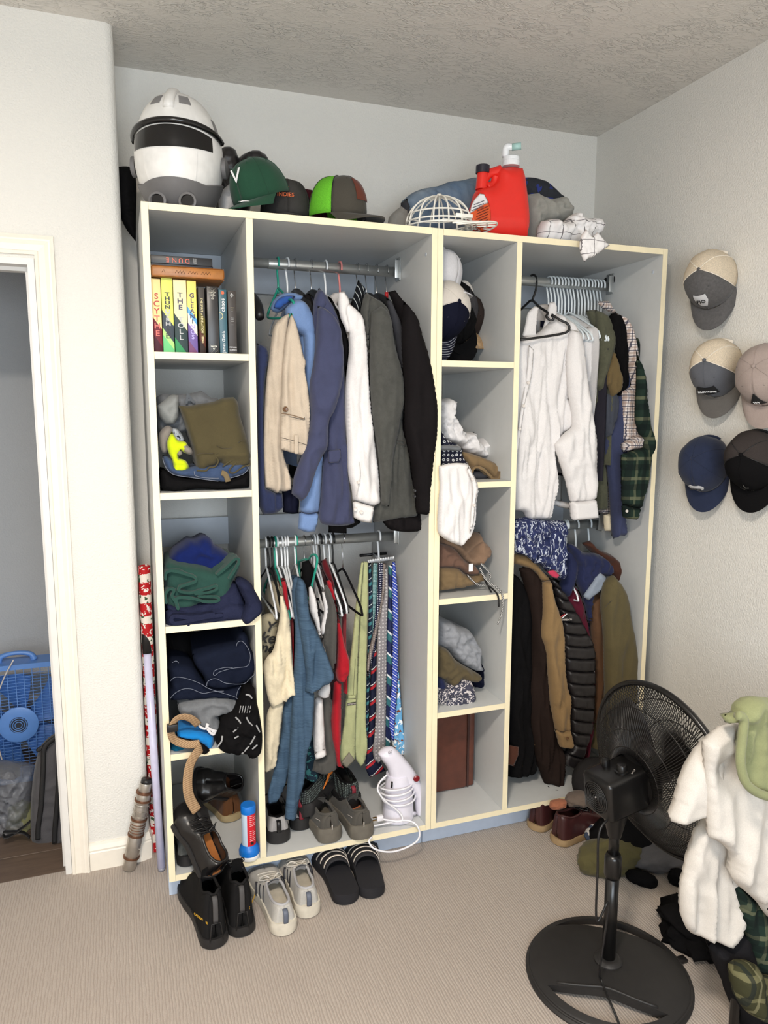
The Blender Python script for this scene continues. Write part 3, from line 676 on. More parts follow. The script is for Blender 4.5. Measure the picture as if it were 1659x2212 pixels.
# -- black suit jacket
X = hx(835, 582)
hg = hanger(X, ROD1, M_HB, 'black suit hanger with a red size ring, at the right end of the rod', None, metal=True, wide=True, drop=.11, half=.17)
tube('size_ring', plain('red_plastic', (190, 30, 36), .4), hg, [(X, RY, ROD1-.092), (X, RY, ROD1-.072)], .007, 12)
t = thing('suit_jacket', 'black suit jacket at the right end of the upper left rod', 'jacket', (X+.06, .15, 1.36))
bodyloft(t, blackw, X+.03, 1.955, 1.38, .03, .2, 30)
inflate('front_panel', blackw, t, O(LU, "1000,372 1052,358 1105,430 1160,485 1205,560 1230,700 1240,1000 1240,1500 1290,1985 1292,2090 1210,2106 1090,2106 1005,2085 960,2035 1000,2000 1200,1990 1150,1650 1100,1300 1110,800 1060,520"), .1, thick=.03, edge=.03, drape=.006, dfreq=(24, 3), seed=31)
sl = inflate('sleeve', blackw, t, O(LU, "1112,432 1200,545 1255,720 1320,980 1354,1250 1338,1480 1305,1780 1290,1988 1205,1975 1172,1650 1122,1350 1122,1100 1098,700"), .02, thick=.05, edge=.05, drape=.006, dfreq=(16, 6), crumple=.0022, cfreq=8, seed=32)
for a, b in ((1190, 1810), (1188, 1850)): button(sl, *pt(LU, a, b), -.01, .006, M_HB)
# ================================================================ LOWER LEFT ROD
LL = (550, 1130, 4.0225)
cream = fabric('cream_linen', (232, 218, 188), var=.06); bluet = patterned('blue_striped_jersey', lambda nt, v: mixc(nt, mth(nt, 'MULTIPLY', noi(nt, coords(nt, scale=(6, 6, 230)), 1, 3, .6), 1.), lin((34, 54, 76)), lin((86, 110, 132))))
dgrey = fabric('dark_grey_jersey', (84, 82, 78)); redc = fabric('red_cotton', (178, 26, 40)); maroonc = fabric('dark_red_cotton', (92, 18, 26)); beiget = fabric('beige_jersey', (176, 164, 136))
G1 = 'white plastic hangers on the lower left rod'; G2 = 'black plastic hangers on the lower left rod'
WL_ = 'white plastic hanger crowded among the shirts on the lower left rod'; BL_ = 'black plastic hanger crowded among the shirts on the lower left rod'
for u in (95, 192, 236, 264, 286, 352, 517, 541, 606, 652):
    hanger(hx(*pt(LL, u, 190)), ROD2, M_HW, WL_, G1, yaw=random.uniform(-.08, .1), half=.2, sl=.11, drop=.09+random.uniform(-.005, .01), r=.0036)
for u in (120, 152, 570, 682):
    hanger(hx(*pt(LL, u, 190)), ROD2, M_HB, BL_, G2, yaw=random.uniform(-.06, .08), half=.2, sl=.11, drop=.09, r=.0036)
hanger(hx(*pt(LL, 176, 190)), ROD2, M_HT, 'teal plastic hanger near the left end of the lower left rod', None, yaw=.03, half=.2, sl=.11)
X = hx(*pt(LL, 352, 190))
tt = thing('clothes_hanger', 'teal plastic hanger turned outwards above the blue striped tee', 'hanger', (X+.03, .2, .98))
tube('hook', M_HT, tt, hook_pts(X+.004, ROD2, .085), .0036, 8, sp=2)
tube('hanger_arms', M_HT, tt, [at(*pt(LL, 385, 330), RY), at(*pt(LL, 440, 315), .22), at(*pt(LL, 465, 318), .2), at(*pt(LL, 500, 275), .15), at(*pt(LL, 535, 285), .11), at(*pt(LL, 543, 340), .1), at(*pt(LL, 500, 530), .13), at(*pt(LL, 470, 660), .15), at(*pt(LL, 400, 640), .25), at(*pt(LL, 390, 420), .34), at(*pt(LL, 385, 330), RY)], .0042, 8, sp=4)
for u, l in ((431, 'wire-hook black hanger beside the outward teal hanger'), (491, 'wire-hook black hanger left of the white plastic ones'), (638, 'wire-hook black hanger with the dark grey tee')):
    hanger(hx(*pt(LL, u, 190)), ROD2, M_VELVET, l, None, metal=True, drop=.1)
hanger(hx(*pt(LL, 766, 190)), ROD2, M_VELVET, 'empty black velvet hanger left of the ties', None, metal=True, drop=.115, half=.2, sl=.1, yaw=.05)
def gar(name, label, cat, u, zb, y=.2): return thing(name, label, cat, (hx(*pt(LL, u, 300)), y, zb))
t = gar('tee_shirt', 'beige tee with black brush lettering at the left end of the lower rod', 'shirt', 60, .55)
inflate('body', beiget, t, O(LL, "40,820 90,790 170,790 205,830 195,960 150,1130 100,1220 60,1500 60,1900 40,1900"), .16, thick=.02, edge=.02, drape=.006, seed=40)
for s_, u, v, sz in (('Y', 128, 905, .05), ('ke', 112, 1000, .055), ('me', 95, 1085, .05)):
    P = at(*pt(LL, u, v), .128); text(s_, sz, M_HB, frame(P, (.98, 0, -.2), (.2, 0, 1), (0, -1, 0)), t, shear=.25, bold=.001)
t = gar('shirt', 'cream short-sleeved shirt, leftmost on the lower left rod', 'shirt', 150, .55)
bodyloft(t, cream, hx(*pt(LL, 170, 300)), .97, .58, .016, .17, 41)
inflate('sleeve', cream, t, O(LL, "215,545 240,548 255,660 300,800 316,950 332,1200 357,1480 300,1500 258,1550 152,1605 130,1560 100,1450 85,1350 75,1230 110,1160 150,1120 195,950 220,800"), .075, thick=.028, edge=.022, drape=.01, dfreq=(34, 6), crumple=.003, cfreq=10, seed=42)
inflate('body_front', cream, t, O(LL, "150,1560 258,1540 245,1650 230,1780 200,1980 182,2100 140,2150 88,2170 84,2050 95,1800 110,1650"), .1, thick=.03, edge=.022, drape=.01, dfreq=(34, 5), crumple=.003, cfreq=10, seed=43)
t = gar('shirt', 'red shirt shoulder showing behind the cream shirt', 'shirt', 235, .6)
inflate('shoulder', redc, t, O(LL, "228,480 248,470 268,500 292,640 302,800 290,860 262,700 245,600"), .12, thick=.018, edge=.018, seed=44)
bodyloft(t, redc, hx(*pt(LL, 235, 300)), .97, .6, .01, .16, 45)
t = gar('tee_shirt', 'blue striped jersey tee hanging lowest over the shoes', 'shirt', 340, .31)
bodyloft(t, bluet, hx(*pt(LL, 345, 300)), .985, .45, .02, .17, 46)
inflate('body_back', bluet, t, O(LL, "335,520 380,700 400,1200 420,1600")+[(640, 1600), (618, 1690), (608, 1716), (598, 1733), (579, 1738), (578, 1715), (585, 1690)]+O(LL, "200,2000 235,1800 262,1560 310,1480 345,1200 350,900"), .1, thick=.02, edge=.02, drape=.008, dfreq=(34, 2.5), seed=47)
inflate('body_front', bluet, t, O(LL, "335,475 380,460 420,500 440,700 450,1100 470,1450 520,1480 515,1650 500,1850 460,2000")+[(657, 1690), (646, 1730), (639, 1772), (615, 1770), (620, 1700), (626, 1600)]+O(LL, "320,1650 345,1200 350,900 322,620"), .058, thick=.026, edge=.026, drape=.008, dfreq=(28, 2.5), seed=47)
inflate('sleeve', bluet, t, O(LL, "380,462 430,505 462,640 478,790 525,900 590,1050 650,1200 681,1320 655,1362 560,1438 480,1476 440,1468 448,1350 432,1200 402,1000 370,800 350,600"), .03, thick=.032, edge=.03, drape=.012, dfreq=(26, 5), crumple=.003, cfreq=10, seed=48)
t = gar('shirt', 'white shirt with rolled cuff behind the blue striped tee', 'shirt', 520, .5)
inflate('shoulder', whitec, t, O(LL, "470,560 495,542 530,640 560,800 582,990 560,1000 520,860 480,760"), .11, thick=.018, edge=.018, drape=.005, seed=49)
inflate('rolled_sleeve', whitec, t, O(LL, "540,1480 600,1410 652,1370 660,1450 640,1515 600,1522 565,1505"), .1, thick=.026, edge=.022, crumple=.004, cfreq=40, seed=50)
inflate('lower_sleeve', whitec, t, O(LL, "522,1515 592,1515 602,1700 616,1950 627,2012 580,2040 528,2056 510,1900 514,1700"), .11, thick=.028, edge=.022, drape=.008, seed=51)
inflate('cuff', whitec, t, O(LL, "520,2000 612,1962 627,2014 580,2042 528,2058"), .09, thick=.014, edge=.012, seed=52)
bodyloft(t, whitec, hx(*pt(LL, 505, 300)), .97, .6, .012, .16, 53)
t = gar('shirt', 'white shirt shoulder left of the dark grey tee', 'shirt', 580, .6)
inflate('shoulder', whitec, t, O(LL, "578,545 604,575 630,660 641,750 622,850 602,1000 586,1045 580,900 602,760 590,650"), .1, thick=.018, edge=.018, drape=.005, seed=54)
t = gar('shirt', 'dark red shirt wedged behind the dark grey tee', 'shirt', 610, .6)
inflate('shoulder', maroonc, t, O(LL, "578,330 622,302 665,420 695,560 690,640 650,520 600,420"), .17, thick=.016, edge=.018, seed=55)
bodyloft(t, maroonc, hx(*pt(LL, 612, 300)), 1.0, .6, .012, .16, 56)
t = gar('tee_shirt', 'dark grey tee right of the blue striped tee', 'shirt', 640, .48)
inflate('sleeve', dgrey, t, O(LL, "600,520 640,555 690,680 713,780 713,1000 711,1216 692,1222 695,1300 660,1262 615,1100 600,1050 622,850 640,750 610,620"), .085, thick=.026, edge=.022, drape=.008, dfreq=(34, 4), seed=57)
inflate('body_front', dgrey, t, O(LL, "590,1480 660,1440 668,1800 700,1980 712,2130 620,2182 500,2152 520,2060 600,2040 627,2012 600,1750"), .13, thick=.03, edge=.025, drape=.01, dfreq=(30, 3), seed=58)
bodyloft(t, dgrey, hx(*pt(LL, 640, 300)), .985, .55, .014, .17, 59)
t = gar('shirt', 'bright red shirt with knotted sleeve left of the ties', 'shirt', 680, .5)
inflate('sleeve', redc, t, O(LL, "620,502 660,490 702,650 722,780 762,950 802,1120 826,1190 802,1330 770,1384 720,1372 702,1300 714,1215 714,900 690,700 650,600"), .12, thick=.026, edge=.024, drape=.009, dfreq=(26, 5), seed=60, folds=[(*pt(LL, 730, 1290), *pt(LL, 800, 1240), .008, .01), (*pt(LL, 720, 1350), *pt(LL, 790, 1330), .008, .009)])
inflate('lower_sleeve', redc, t, O(LL, "690,1370 756,1380 757,1500 750,1800 750,2080 777,2132 716,2110 682,1950 660,1850 672,1600"), .14, thick=.03, edge=.024, drape=.009, dfreq=(30, 3), seed=61)
bodyloft(t, redc, hx(*pt(LL, 680, 300)), .98, .6, .012, .16, 62)
t = gar('trousers', 'black trousers folded over the outward teal hanger', 'trousers', 440, .7)
inflate('folded_leg', blackc, t, O(LL, "412,340 470,320 512,400 500,520 478,640 560,650 565,675 470,670 440,560 415,480"), .17, thick=.02, edge=.02, seed=63)
flor = patterned('teal_floral', lambda nt, v: mixc(nt, mth(nt, 'GREATER_THAN', noi(nt, v, 42, 2, .6, 1.5), .56), lin((26, 42, 54)), lin((58, 112, 112))))
t = gar('shirt', 'dark shirt with teal leaf print low behind the blue tee', 'shirt', 480, .42)
inflate('body', flor, t, [(656, 1600), (672, 1570), (684, 1640), (690, 1680), (675, 1690), (655, 1680)], .17, thick=.03, edge=.02, drape=.006, seed=64)
# ---- tie rack with ties
X = hx(*pt(LL, 1078, 150))
tr_ = thing('tie_rack', 'white plastic tie rack with pegs on the lower left rod', 'tie rack', (X, RY, 1.03))
tube('hook', M_HW, tr_, hook_pts(X, ROD2, .11), .0042, 8, sp=2)
b0, b1 = at(*pt(LL, 985, 335), .275), at(*pt(LL, 1205, 305), .3)
tube('rack_bar', M_HW, tr_, [b0, b1], .006, 8)
b2, b3 = b0+np.array((0, .1, .004)), b1+np.array((0, .08, .004)); tube('rack_bar', M_HB, tr_, [b2, b3], .006, 8); tube('cross_bar', M_HW, tr_, [(b0+b1)/2, (b2+b3)/2], .006, 8); tube('cross_bar', M_HW, tr_, [(X, RY, 1.135-.108), ((b0+b1)/2+(b2+b3)/2)/2], .006, 8)
for k in range(10):
    p = b0+(b1-b0)*(k+.5)/10; tube('peg', M_HW, tr_, [p, p+np.array((0, -.012, .003)), p+np.array((0, -.016, .01))], .0032, 6)
def diag(name, base, stripes, per=.05, slope=.8, s2=None):
    def fn(nt, v):
        o = sepxyz(nt, v); q = mth(nt, 'ADD', o[2], mth(nt, 'MULTIPLY', o[0], -slope)); c = lin(base)
        for lo, hi, cc in stripes: c = mixc(nt, band(nt, q, per, lo, hi), c, lin(cc))
        return c
    return patterned(name, fn, rough=.6)
def dots(name, base, dot, scale, thr, ring=None):
    def fn(nt, v):
        vo = nt.nodes.new('ShaderNodeTexVoronoi'); vo.inputs['Scale'].default_value = scale; vo.inputs['Randomness'].default_value = .15; nt.links.new(coords(nt, scale=(1, 0, 1)), vo.inputs['Vector'])
        c = mixc(nt, mth(nt, 'LESS_THAN', vo.outputs[0], thr), lin(base), lin(dot))
        if ring: c = mixc(nt, mth(nt, 'LESS_THAN', vo.outputs[0], thr*.5), c, lin(ring))
        return c
    return patterned(name, fn, rough=.65)
pgreen = fabric('pale_green_silk', (186, 190, 140), rough=.5, var=.05)
GT = 'ties on the white tie rack'
def tie(label, mat, outs, Y, th=.006, seed=0):
    z = min(at(*q, Y)[2] for o_ in outs for q in o_)
    u = sum(q[0] for q in outs[0])/len(outs[0]); v = sum(q[1] for q in outs[0])/len(outs[0])
    t = thing('necktie', label, 'tie', (at(u, v, Y)[0], Y, z), GT)
    for i, o_ in enumerate(outs): inflate('tie_blade' if i == 0 else 'tie_tail', mat, t, o_, Y+.016*i, thick=th, edge=.01, h=.006, drape=.003, dfreq=(40, 3), seed=seed+i, smooth=True)
    return t
t = tie('plain pale green tie, leftmost on the rack', pgreen, [O(LL, "925,345 950,330 922,700 906,1000 892,1400 880,1700 873,2060 800,2128 748,2082 775,1750 805,1400 845,1050 890,600"), O(LL, "940,332 988,335 986,700 976,1200 968,1700 964,2060 925,2118 880,2052 886,1500 906,1050 918,700")], .2)
inflate('lining', fabric('grey_lining', (140, 134, 118)), t, O(LL, "822,1988 872,2058 800,2126 750,2080"), .189, thick=.003, edge=.004, h=.005, smooth=False)
P = at(*pt(LL, 843, 1570), .19); box('brand_tag', M_HB, t, P[0]-.016, P[0]+.016, P[1]-.0015, P[1]+.0015, P[2]-.005, P[2]+.005); text('SEMAND', .008, M_PEARL, frame(P+np.array((0, -.002, 0)), (1, 0, 0), (0, 0, 1), (0, -1, 0)), t)
inflate('keeper_loop', pgreen, t, O(LL, "808,1492 880,1496 880,1528 806,1528"), .19, thick=.005, edge=.004, h=.005, smooth=False); seam(t, LL, "875,1180 865,1350 858,1490", .192, plain('green_seam', (120, 122, 90)), .001)
tie('navy and teal diagonal tie second from the left on the rack', diag('navy_teal_silk', (26, 38, 56), ((.0, .25, (62, 120, 126)), (.5, .56, (200, 210, 210)))), [O(LL, "988,345 1012,345 1028,700 1015,1100 1000,1500 985,1900 972,2000 962,1900 968,1500 980,1100 990,700")], .23)
tie('teal patterned tie with fine dots near the rack middle', dots('teal_dot_silk', (70, 112, 116), (160, 190, 188), 190, .35), [O(LL, "1030,345 1070,345 1066,600 1050,900 1045,1300 1052,1640 1035,1680 1022,1640 1030,1300 1010,1000 1020,600")], .236)
tie('dark navy tie with white pin dots', dots('navy_dot_silk', (28, 30, 58), (220, 220, 226), 120, .24), [O(LL, "1075,345 1118,345 1112,600 1085,800 1050,1100 1010,1250 985,1380 975,1300 1000,1100 1040,850 1068,600")], .222)
tie('taupe tie with small check, crossing behind the grey one', dots('taupe_check_silk', (122, 112, 108), (180, 170, 164), 150, .3), [O(LL, "1118,345 1142,350 1130,600 1090,850 1050,1020 1010,1200 985,1340 975,1290 995,1100 1060,850 1100,650")], .212)
tie('navy tie with red and white stripes low beside the steamer', diag('navy_red_white_silk', (24, 28, 50), ((.0, .2, (176, 40, 48)), (.26, .33, (214, 210, 206))), .06), [O(LL, "1040,1050 1062,1100 1066,1500 1052,1800 1060,2000 1140,2150 1000,2212 965,2130 985,1900 1000,1600 1010,1300")], .224)
tie('grey tie with white ring dots in front of the others', dots('grey_ring_silk', (136, 132, 134), (216, 212, 210), 75, .24, (70, 66, 70)), [O(LL, "1132,390 1158,395 1162,600 1152,900 1146,1300 1138,1800 1120,2030 1075,2090 1034,2040 1046,1800 1058,1400 1066,1000 1090,800 1128,600")], .195)
tie('navy tie with broad teal and white diagonals', diag('navy_teal_broad', (30, 38, 74), ((.0, .34, (52, 104, 110)), (.34, .44, (222, 224, 224))), .085, -1.), [O(LL, "1160,370 1196,360 1198,900 1195,1400 1188,1850 1170,1960 1130,1950 1140,1500 1146,1000 1160,600")], .205)
tie('royal blue tie with fine white diagonals, rightmost upper', diag('royal_fine_silk', (54, 74, 168), ((.0, .14, (226, 228, 236)), (.5, .56, (200, 208, 228))), .022, -.8), [O(LL, "1196,340 1222,330 1245,600 1248,1000 1246,1300 1225,1650 1210,1900 1192,1880 1192,1400 1200,900 1194,600")], .198)
tie('light blue tie with snowmen, hanging lowest at right', patterned('snowman_silk', lambda nt, v: mixc(nt, mth(nt, 'GREATER_THAN', noi(nt, v, 62, 1, .5, .6), .58), mixc(nt, mth(nt, 'GREATER_THAN', noi(nt, v, 85, 1), .62), lin((112, 176, 218)), lin((130, 70, 48))), lin((244, 246, 246))), rough=.6), [O(LL, "1236,1280 1254,1280 1270,1500 1290,1750 1304,1900 1302,2010 1240,2030 1190,1900 1212,1700 1232,1500")], .222)
# ================================================================ UPPER RIGHT ROD
RU = (1090, 560, 3.5667)
oliveh = fabric('olive_heather', (92, 92, 74), (70, 70, 56), mottle=90); khb = fabric('khaki_brown_jersey', (112, 94, 62)); navyk = fabric('navy_knit', (62, 68, 98)); slate = fabric('slate_jersey', (72, 76, 86))
plw = plaid('white_navy_tan_plaid', (226, 216, 210), (('x', .021, .0, .34, (150, 120, 104), .55), ('z', .021, .0, .34, (150, 120, 104), .5), ('x', .021, .55, .68, (34, 38, 66), .85), ('z', .021, .55, .7, (34, 38, 66), .85)))
plg = plaid('green_flannel_plaid', (30, 46, 38), (('z', .075, .0, .16, (116, 118, 92), .55), ('x', .06, .0, .16, (104, 108, 84), .5), ('x', .06, .5, .8, (14, 22, 22), .6), ('z', .075, .5, .8, (14, 22, 22), .6)))
GR = 'white plastic hangers on the upper right rod'
for k in range(17):
    u = 345+ (755-345)*k/16+random.uniform(-3, 3)
    hanger(hx(*pt(RU, u, 170)), ROD1, M_HC, 'white plastic hanger in the tight row on the upper right rod', GR, yaw=.1-.15*k/21+random.uniform(-.05, .05), half=.19+random.uniform(-.01, .01), sl=.09, drop=.115+random.uniform(-.006, .012), r=.0037)
hanger(hx(*pt(RU, 700, 170)), ROD1, M_VELVET, 'slim black hanger near the right end of the upper right rod', None, metal=True, drop=.1, yaw=-.1)
# black hanger swung out to the front with the first white shirt
X = hx(*pt(RU, 225, 170))
hk = thing('clothes_hanger', 'black plastic hanger swung outwards above the front white shirt', 'hanger', (X, .2, 1.9))
tube('hook', M_HB, hk, [at(*pt(RU, a, b), y) for a, b, y in ((200, 128, .32), (225, 120, .31), (243, 140, .295), (247, 180, .288), (240, 240, .285), (215, 310, .285))], .0042, 8, sp=4)
tube('hanger_arms', M_HB, hk, [at(*pt(RU, a, b), y) for a, b, y in ((60, 450, .36), (160, 355, .32), (210, 318, .285), (270, 370, .16), (330, 410, .085), (322, 440, .075), (350, 468, .065), (378, 460, .06), (365, 428, .06), (430, 470, .035), (475, 490, .028), (498, 520, .024), (490, 550, .024), (450, 572, .028), (300, 598, .036), (120, 620, .04), (60, 610, .12), (60, 450, .36))], .0046, 8, sp=4)
def gr(name, label, cat, u, zb, y=.15): return thing(name, label, cat, (hx(*pt(RU, u, 250)), y, zb))
t = gr('dress_shirt', 'white button-up shirt at the front of the upper right rod', 'shirt', 300, 1.32)
inflate('body_front', whitec, t, O(RU, "60,690 100,640 140,600 250,570 330,500 400,420 455,440 540,520 586,600 560,760 510,900 470,1050 500,1180 525,1262 440,1360 385,1420 362,1500 388,1650 372,1850 350,2000 260,2002 175,1998 145,1950 70,1930 50,1700 50,1100"), .1, thick=.045, edge=.04, drape=.014, dfreq=(22, 3), crumple=.003, cfreq=9, seed=70,
        folds=[(*pt(RU, 445, 1060), *pt(RU, 520, 1240), .008, -.01), (*pt(RU, 330, 700), *pt(RU, 250, 1500), .014, .008), (*pt(RU, 400, 900), *pt(RU, 300, 1500), .012, -.007)])
pl = inflate('placket', whitec, t, O(RU, "188,660 225,700 208,900 165,1080 130,1300 90,1560 62,1560 105,1280 140,1060 172,860"), .052, thick=.006, edge=.008, h=.006, seed=71)
for a, b in ((181, 952), (145, 1130), (114, 1306)): button(pl, *pt(RU, a, b), .043, .006, M_PEARL)
inflate('sleeve', whitec, t, O(RU, "500,540 560,552 590,615 612,780 650,1100 686,1350 706,1550 692,1850 610,1868 510,1872 470,1700 422,1550 386,1430 450,1352 524,1290 520,1200 492,1000 480,800"), .045, thick=.045, edge=.045, drape=.009, dfreq=(18, 4), crumple=.003, cfreq=9, seed=72, folds=[(*pt(RU, 505, 700), *pt(RU, 520, 1150), .006, -.008)])
inflate('cuff', whitec, t, O(RU, "508,1866 610,1862 694,1846 712,1994 610,2006 520,2013"), .035, thick=.034, edge=.02, h=.006, seed=73, smooth=False)
inflate('collar', whitec, t, O(RU, "134,596 160,500 180,412 232,360 262,372 246,480 242,600 190,602"), .09, thick=.014, edge=.012, h=.006, seed=74)
inflate('collar', whitec, t, O(RU, "282,575 320,440 345,335 385,326 402,360 398,430 382,545 340,565"), .115, thick=.014, edge=.012, h=.006, seed=75)
inflate('collar_stand', fabric('shirt_inner', (206, 200, 196)), t, O(RU, "232,362 300,345 345,350 330,440 290,560 245,600 240,480"), .2, thick=.01, edge=.012, seed=76)
P = at(*pt(RU, 298, 500), .17); box('neck_label', darkn, t, P[0]-.012, P[0]+.012, P[1]-.001, P[1]+.001, P[2]-.012, P[2]+.012)
t = gr('dress_shirt', 'second white shirt just behind the front white shirt', 'shirt', 480, 1.34)
inflate('sleeve', whitec, t, O(RU, "590,620 640,520 672,530 692,600 694,800 680,940 655,1040 668,1200 640,1200 610,900"), .15, thick=.035, edge=.03, drape=.006, seed=77)
inflate('tail', whitec, t, O(RU, "380,1850 430,1860 505,1880 500,1925 430,1912 375,1890"), .16, thick=.02, edge=.015, seed=78)
bodyloft(t, whitec, hx(*pt(RU, 500, 250)), 1.96, 1.36, .03, .19, 79)
t = gr('shirt', 'dark shirt in the gap behind the two white shirts', 'shirt', 560, 1.33)
bodyloft(t, fabric('dark_mixed_print', (52, 50, 58)), hx(*pt(RU, 530, 250))+.03, 1.93, 1.34, .03, .19, 80)
t = gr('tee_shirt', 'olive heather long tee on the upper right rod', 'shirt', 600, 1.35)
bodyloft(t, oliveh, hx(*pt(RU, 600, 250))+.02, 1.95, 1.4, .025, .19, 81)
inflate('body_front', oliveh, t, O(RU, "625,395 700,388 720,500 715,800 745,1000 752,1300 770,1600 786,1930 740,1936 695,1930 700,1500 682,1150 655,1000 690,950 696,700 690,560 650,450"), .16, thick=.03, edge=.025, drape=.008, dfreq=(28, 3), seed=82)
inflate('sleeve', oliveh, t, O(RU, "700,388 782,428 836,540 841,680 802,830 778,960 772,1032 740,1022 700,985 655,1000 690,950 712,800 716,600"), .13, thick=.032, edge=.03, drape=.008, dfreq=(24, 5), seed=83, folds=[(*pt(RU, 780, 520), *pt(RU, 835, 560), .004, -.005)])
t = gr('tee_shirt', 'khaki brown tee sleeve beside the olive tee', 'shirt', 640, 1.5)
inflate('sleeve', khb, t, O(RU, "840,700 862,780 882,860 902,925 896,1012 822,1072 800,990 776,962 800,830"), .11, thick=.028, edge=.02, drape=.005, seed=84)
bodyloft(t, khb, hx(*pt(RU, 640, 250))+.02, 1.94, 1.5, .016, .18, 85)
t = gr('tee_shirt', 'black tee right of the khaki brown tee', 'shirt', 665, 1.5)
inflate('sleeve', blackc, t, O(RU, "815,420 860,418 905,445 935,600 952,850 973,980 908,1022 862,1062 890,1000 900,925 880,850 840,690"), .115, thick=.03, edge=.025, drape=.008, seed=86)
bodyloft(t, blackc, hx(*pt(RU, 665, 250))+.02, 1.95, 1.5, .016, .18, 87)
t = gr('tee_shirt', 'slate grey tee below the khaki brown sleeve', 'shirt', 650, 1.45)
inflate('sleeve', slate, t, O(RU, "750,1040 850,1020 878,1150 852,1250 812,1352 766,1382 755,1200"), .13, thick=.03, edge=.02, drape=.006, seed=88)
t = gr('sweater', 'navy knit sweater with long sleeve on the upper right rod', 'sweater', 690, 1.28)
inflate('sleeve', navyk, t, O(RU, "868,1060 905,1020 912,1300 907,1500 907,1800 928,2132 880,2130 836,2156 820,1900 792,1600 775,1400 850,1250"), .125, thick=.035, edge=.03, drape=.008, dfreq=(26, 3), seed=89)
bodyloft(t, navyk, hx(*pt(RU, 690, 250))+.03, 1.94, 1.42, .02, .19, 90)
t = gr('shirt', 'white, navy and tan checked shirt with rolled cuff', 'shirt', 720, 1.36)
inflate('sleeve', plw, t, O(RU, "860,415 930,452 972,525 1002,620 1022,900 1032,1200 1036,1345 1000,1380 940,1400 910,1440 906,1020 972,980 952,800 930,600 905,480"), .10, thick=.032, edge=.028, drape=.006, dfreq=(22, 5), seed=91)
inflate('rolled_cuff', plw, t, O(RU, "910,1420 960,1385 1035,1345 1086,1388 1076,1440 1040,1468 980,1474 915,1484"), .07, thick=.04, edge=.03, crumple=.008, cfreq=36, seed=92)
inflate('collar', plw, t, O(RU, "714,326 800,320 836,378 862,412 930,455 900,470 850,425 745,372"), .2, thick=.02, edge=.016, seed=93)
inflate('tail', plw, t, O(RU, "710,1935 790,1700 812,1800 812,1968 750,1958"), .2, thick=.02, edge=.016, seed=94)
bodyloft(t, plw, hx(*pt(RU, 720, 250))+.03, 1.95, 1.4, .02, .19, 95)
t = gr('flannel_shirt', 'dark green plaid flannel shirt at the right end', 'shirt', 750, 1.35)
inflate('sleeve', plg, t, O(RU, "1010,690 1062,850 1086,1000 1101,1200 1112,1285 1146,1400 1141,1500 1102,1650 1062,1850 1042,1920 980,1912 908,1890 906,1500 990,1475 1076,1445 1086,1390 1036,1340 1025,900"), .02, thick=.035, edge=.03, drape=.008, dfreq=(20, 5), seed=96)
cf = inflate('cuff', plg, t, O(RU, "908,1886 980,1908 1043,1916 1020,2006 960,2000 916,1992"), .01, thick=.026, edge=.016, seed=97)
button(cf, *pt(RU, 940, 1940), -.012, .006, M_PEARL)
bodyloft(t, plg, hx(*pt(RU, 755, 250))+.04, 1.93, 1.4, .025, .19, 98)
t = gr('belt', 'broad black belt looped over the right end of the rod', 'belt', 800, 1.9)
tube('strap', M_HB, t, [at(*pt(RU, a, b), y) for a, b, y in ((775, 165, .37), (800, 150, .33), (840, 165, .29), (872, 240, .27), (885, 330, .26), (888, 430, .26))], .021, 10, sp=5, flat=.25, up=(1, 0, 0))
tube('strap', M_HB, t, [at(*pt(RU, a, b), y) for a, b, y in ((765, 165, .35), (800, 230, .33), (830, 330, .33), (840, 440, .33))], .02, 10, sp=5, flat=.25, up=(1, 0, 0))
t = gr('sweater', 'cream sweater cuff hanging below the navy knit sleeve', 'sweater', 700, 1.3)
inflate('cuff', cream, t, O(RU, "765,1970 826,1955 834,2098 770,2092"), .17, thick=.025, edge=.015, seed=99)
# ================================================================ LOWER RIGHT ROD
RL = (1080, 1100, 3.5676)
tan = fabric('tan_canvas', (146, 118, 80)); brownk = fabric('dark_brown_knit', (42, 32, 28)); puff = plain('black_nylon', (32, 29, 30), .42); marn = fabric('maroon_fleece', (96, 24, 44)); rust = fabric('rust_canvas', (112, 80, 56)); olivec = fabric('olive_canvas', (96, 86, 58)); choc = fabric('chocolate_fleece', (78, 46, 34)); navyt = fabric('navy_jersey', (36, 42, 76)); lgrey = fabric('light_grey_jersey', (150, 160, 174))
hawai = patterned('navy_leaf_print', lambda nt, v: mixc(nt, mth(nt, 'GREATER_THAN', noi(nt, coords(nt, scale=(1.6, 1, .5)), 32, 3, .6, 2.6), .56), mixc(nt, noi(nt, v, 60, 2), lin((20, 26, 56)), lin((58, 66, 108))), lin((196, 202, 212))))
def g2(name, label, cat, u, zb, y=.15): return thing(name, label, cat, (hx(*pt(RL, u, 250)), y, zb))
for u, yw in ((500, -.1), (515, -.15), (590, -.12), (690, -.2)):
    hanger(hx(*pt(RL, u, 130)), ROD2, M_HC, 'pale plastic hanger on the lower right rod above the jackets', 'pale hangers on the lower right rod', yaw=yw, half=.19, sl=.1, drop=.11, r=.0042)
hanger(hx(*pt(RL, 400, 130)), ROD2, M_HW, 'white plastic hanger inside the tan shirt at the left', None, half=.2, sl=.12, drop=.12, yaw=.0)
t = g2('coat', 'black coat with brown leather patch against the divider', 'coat', 150, .15)
inflate('body_front', blackc, t, O(RL, "60,470 150,535 220,700 237,900 237,1300 232,1700 262,1900 270,1990 230,2040 170,2062 60,2058 40,1500 40,800"), .14, thick=.05, edge=.05, drape=.01, seed=100)
inflate('leather_patch', fabric('brown_leather_patch', (84, 48, 34)), t, O(RL, "60,1815 146,1832 144,1890 108,1982 58,1968"), .085, thick=.004, edge=.004, h=.006, smooth=False)
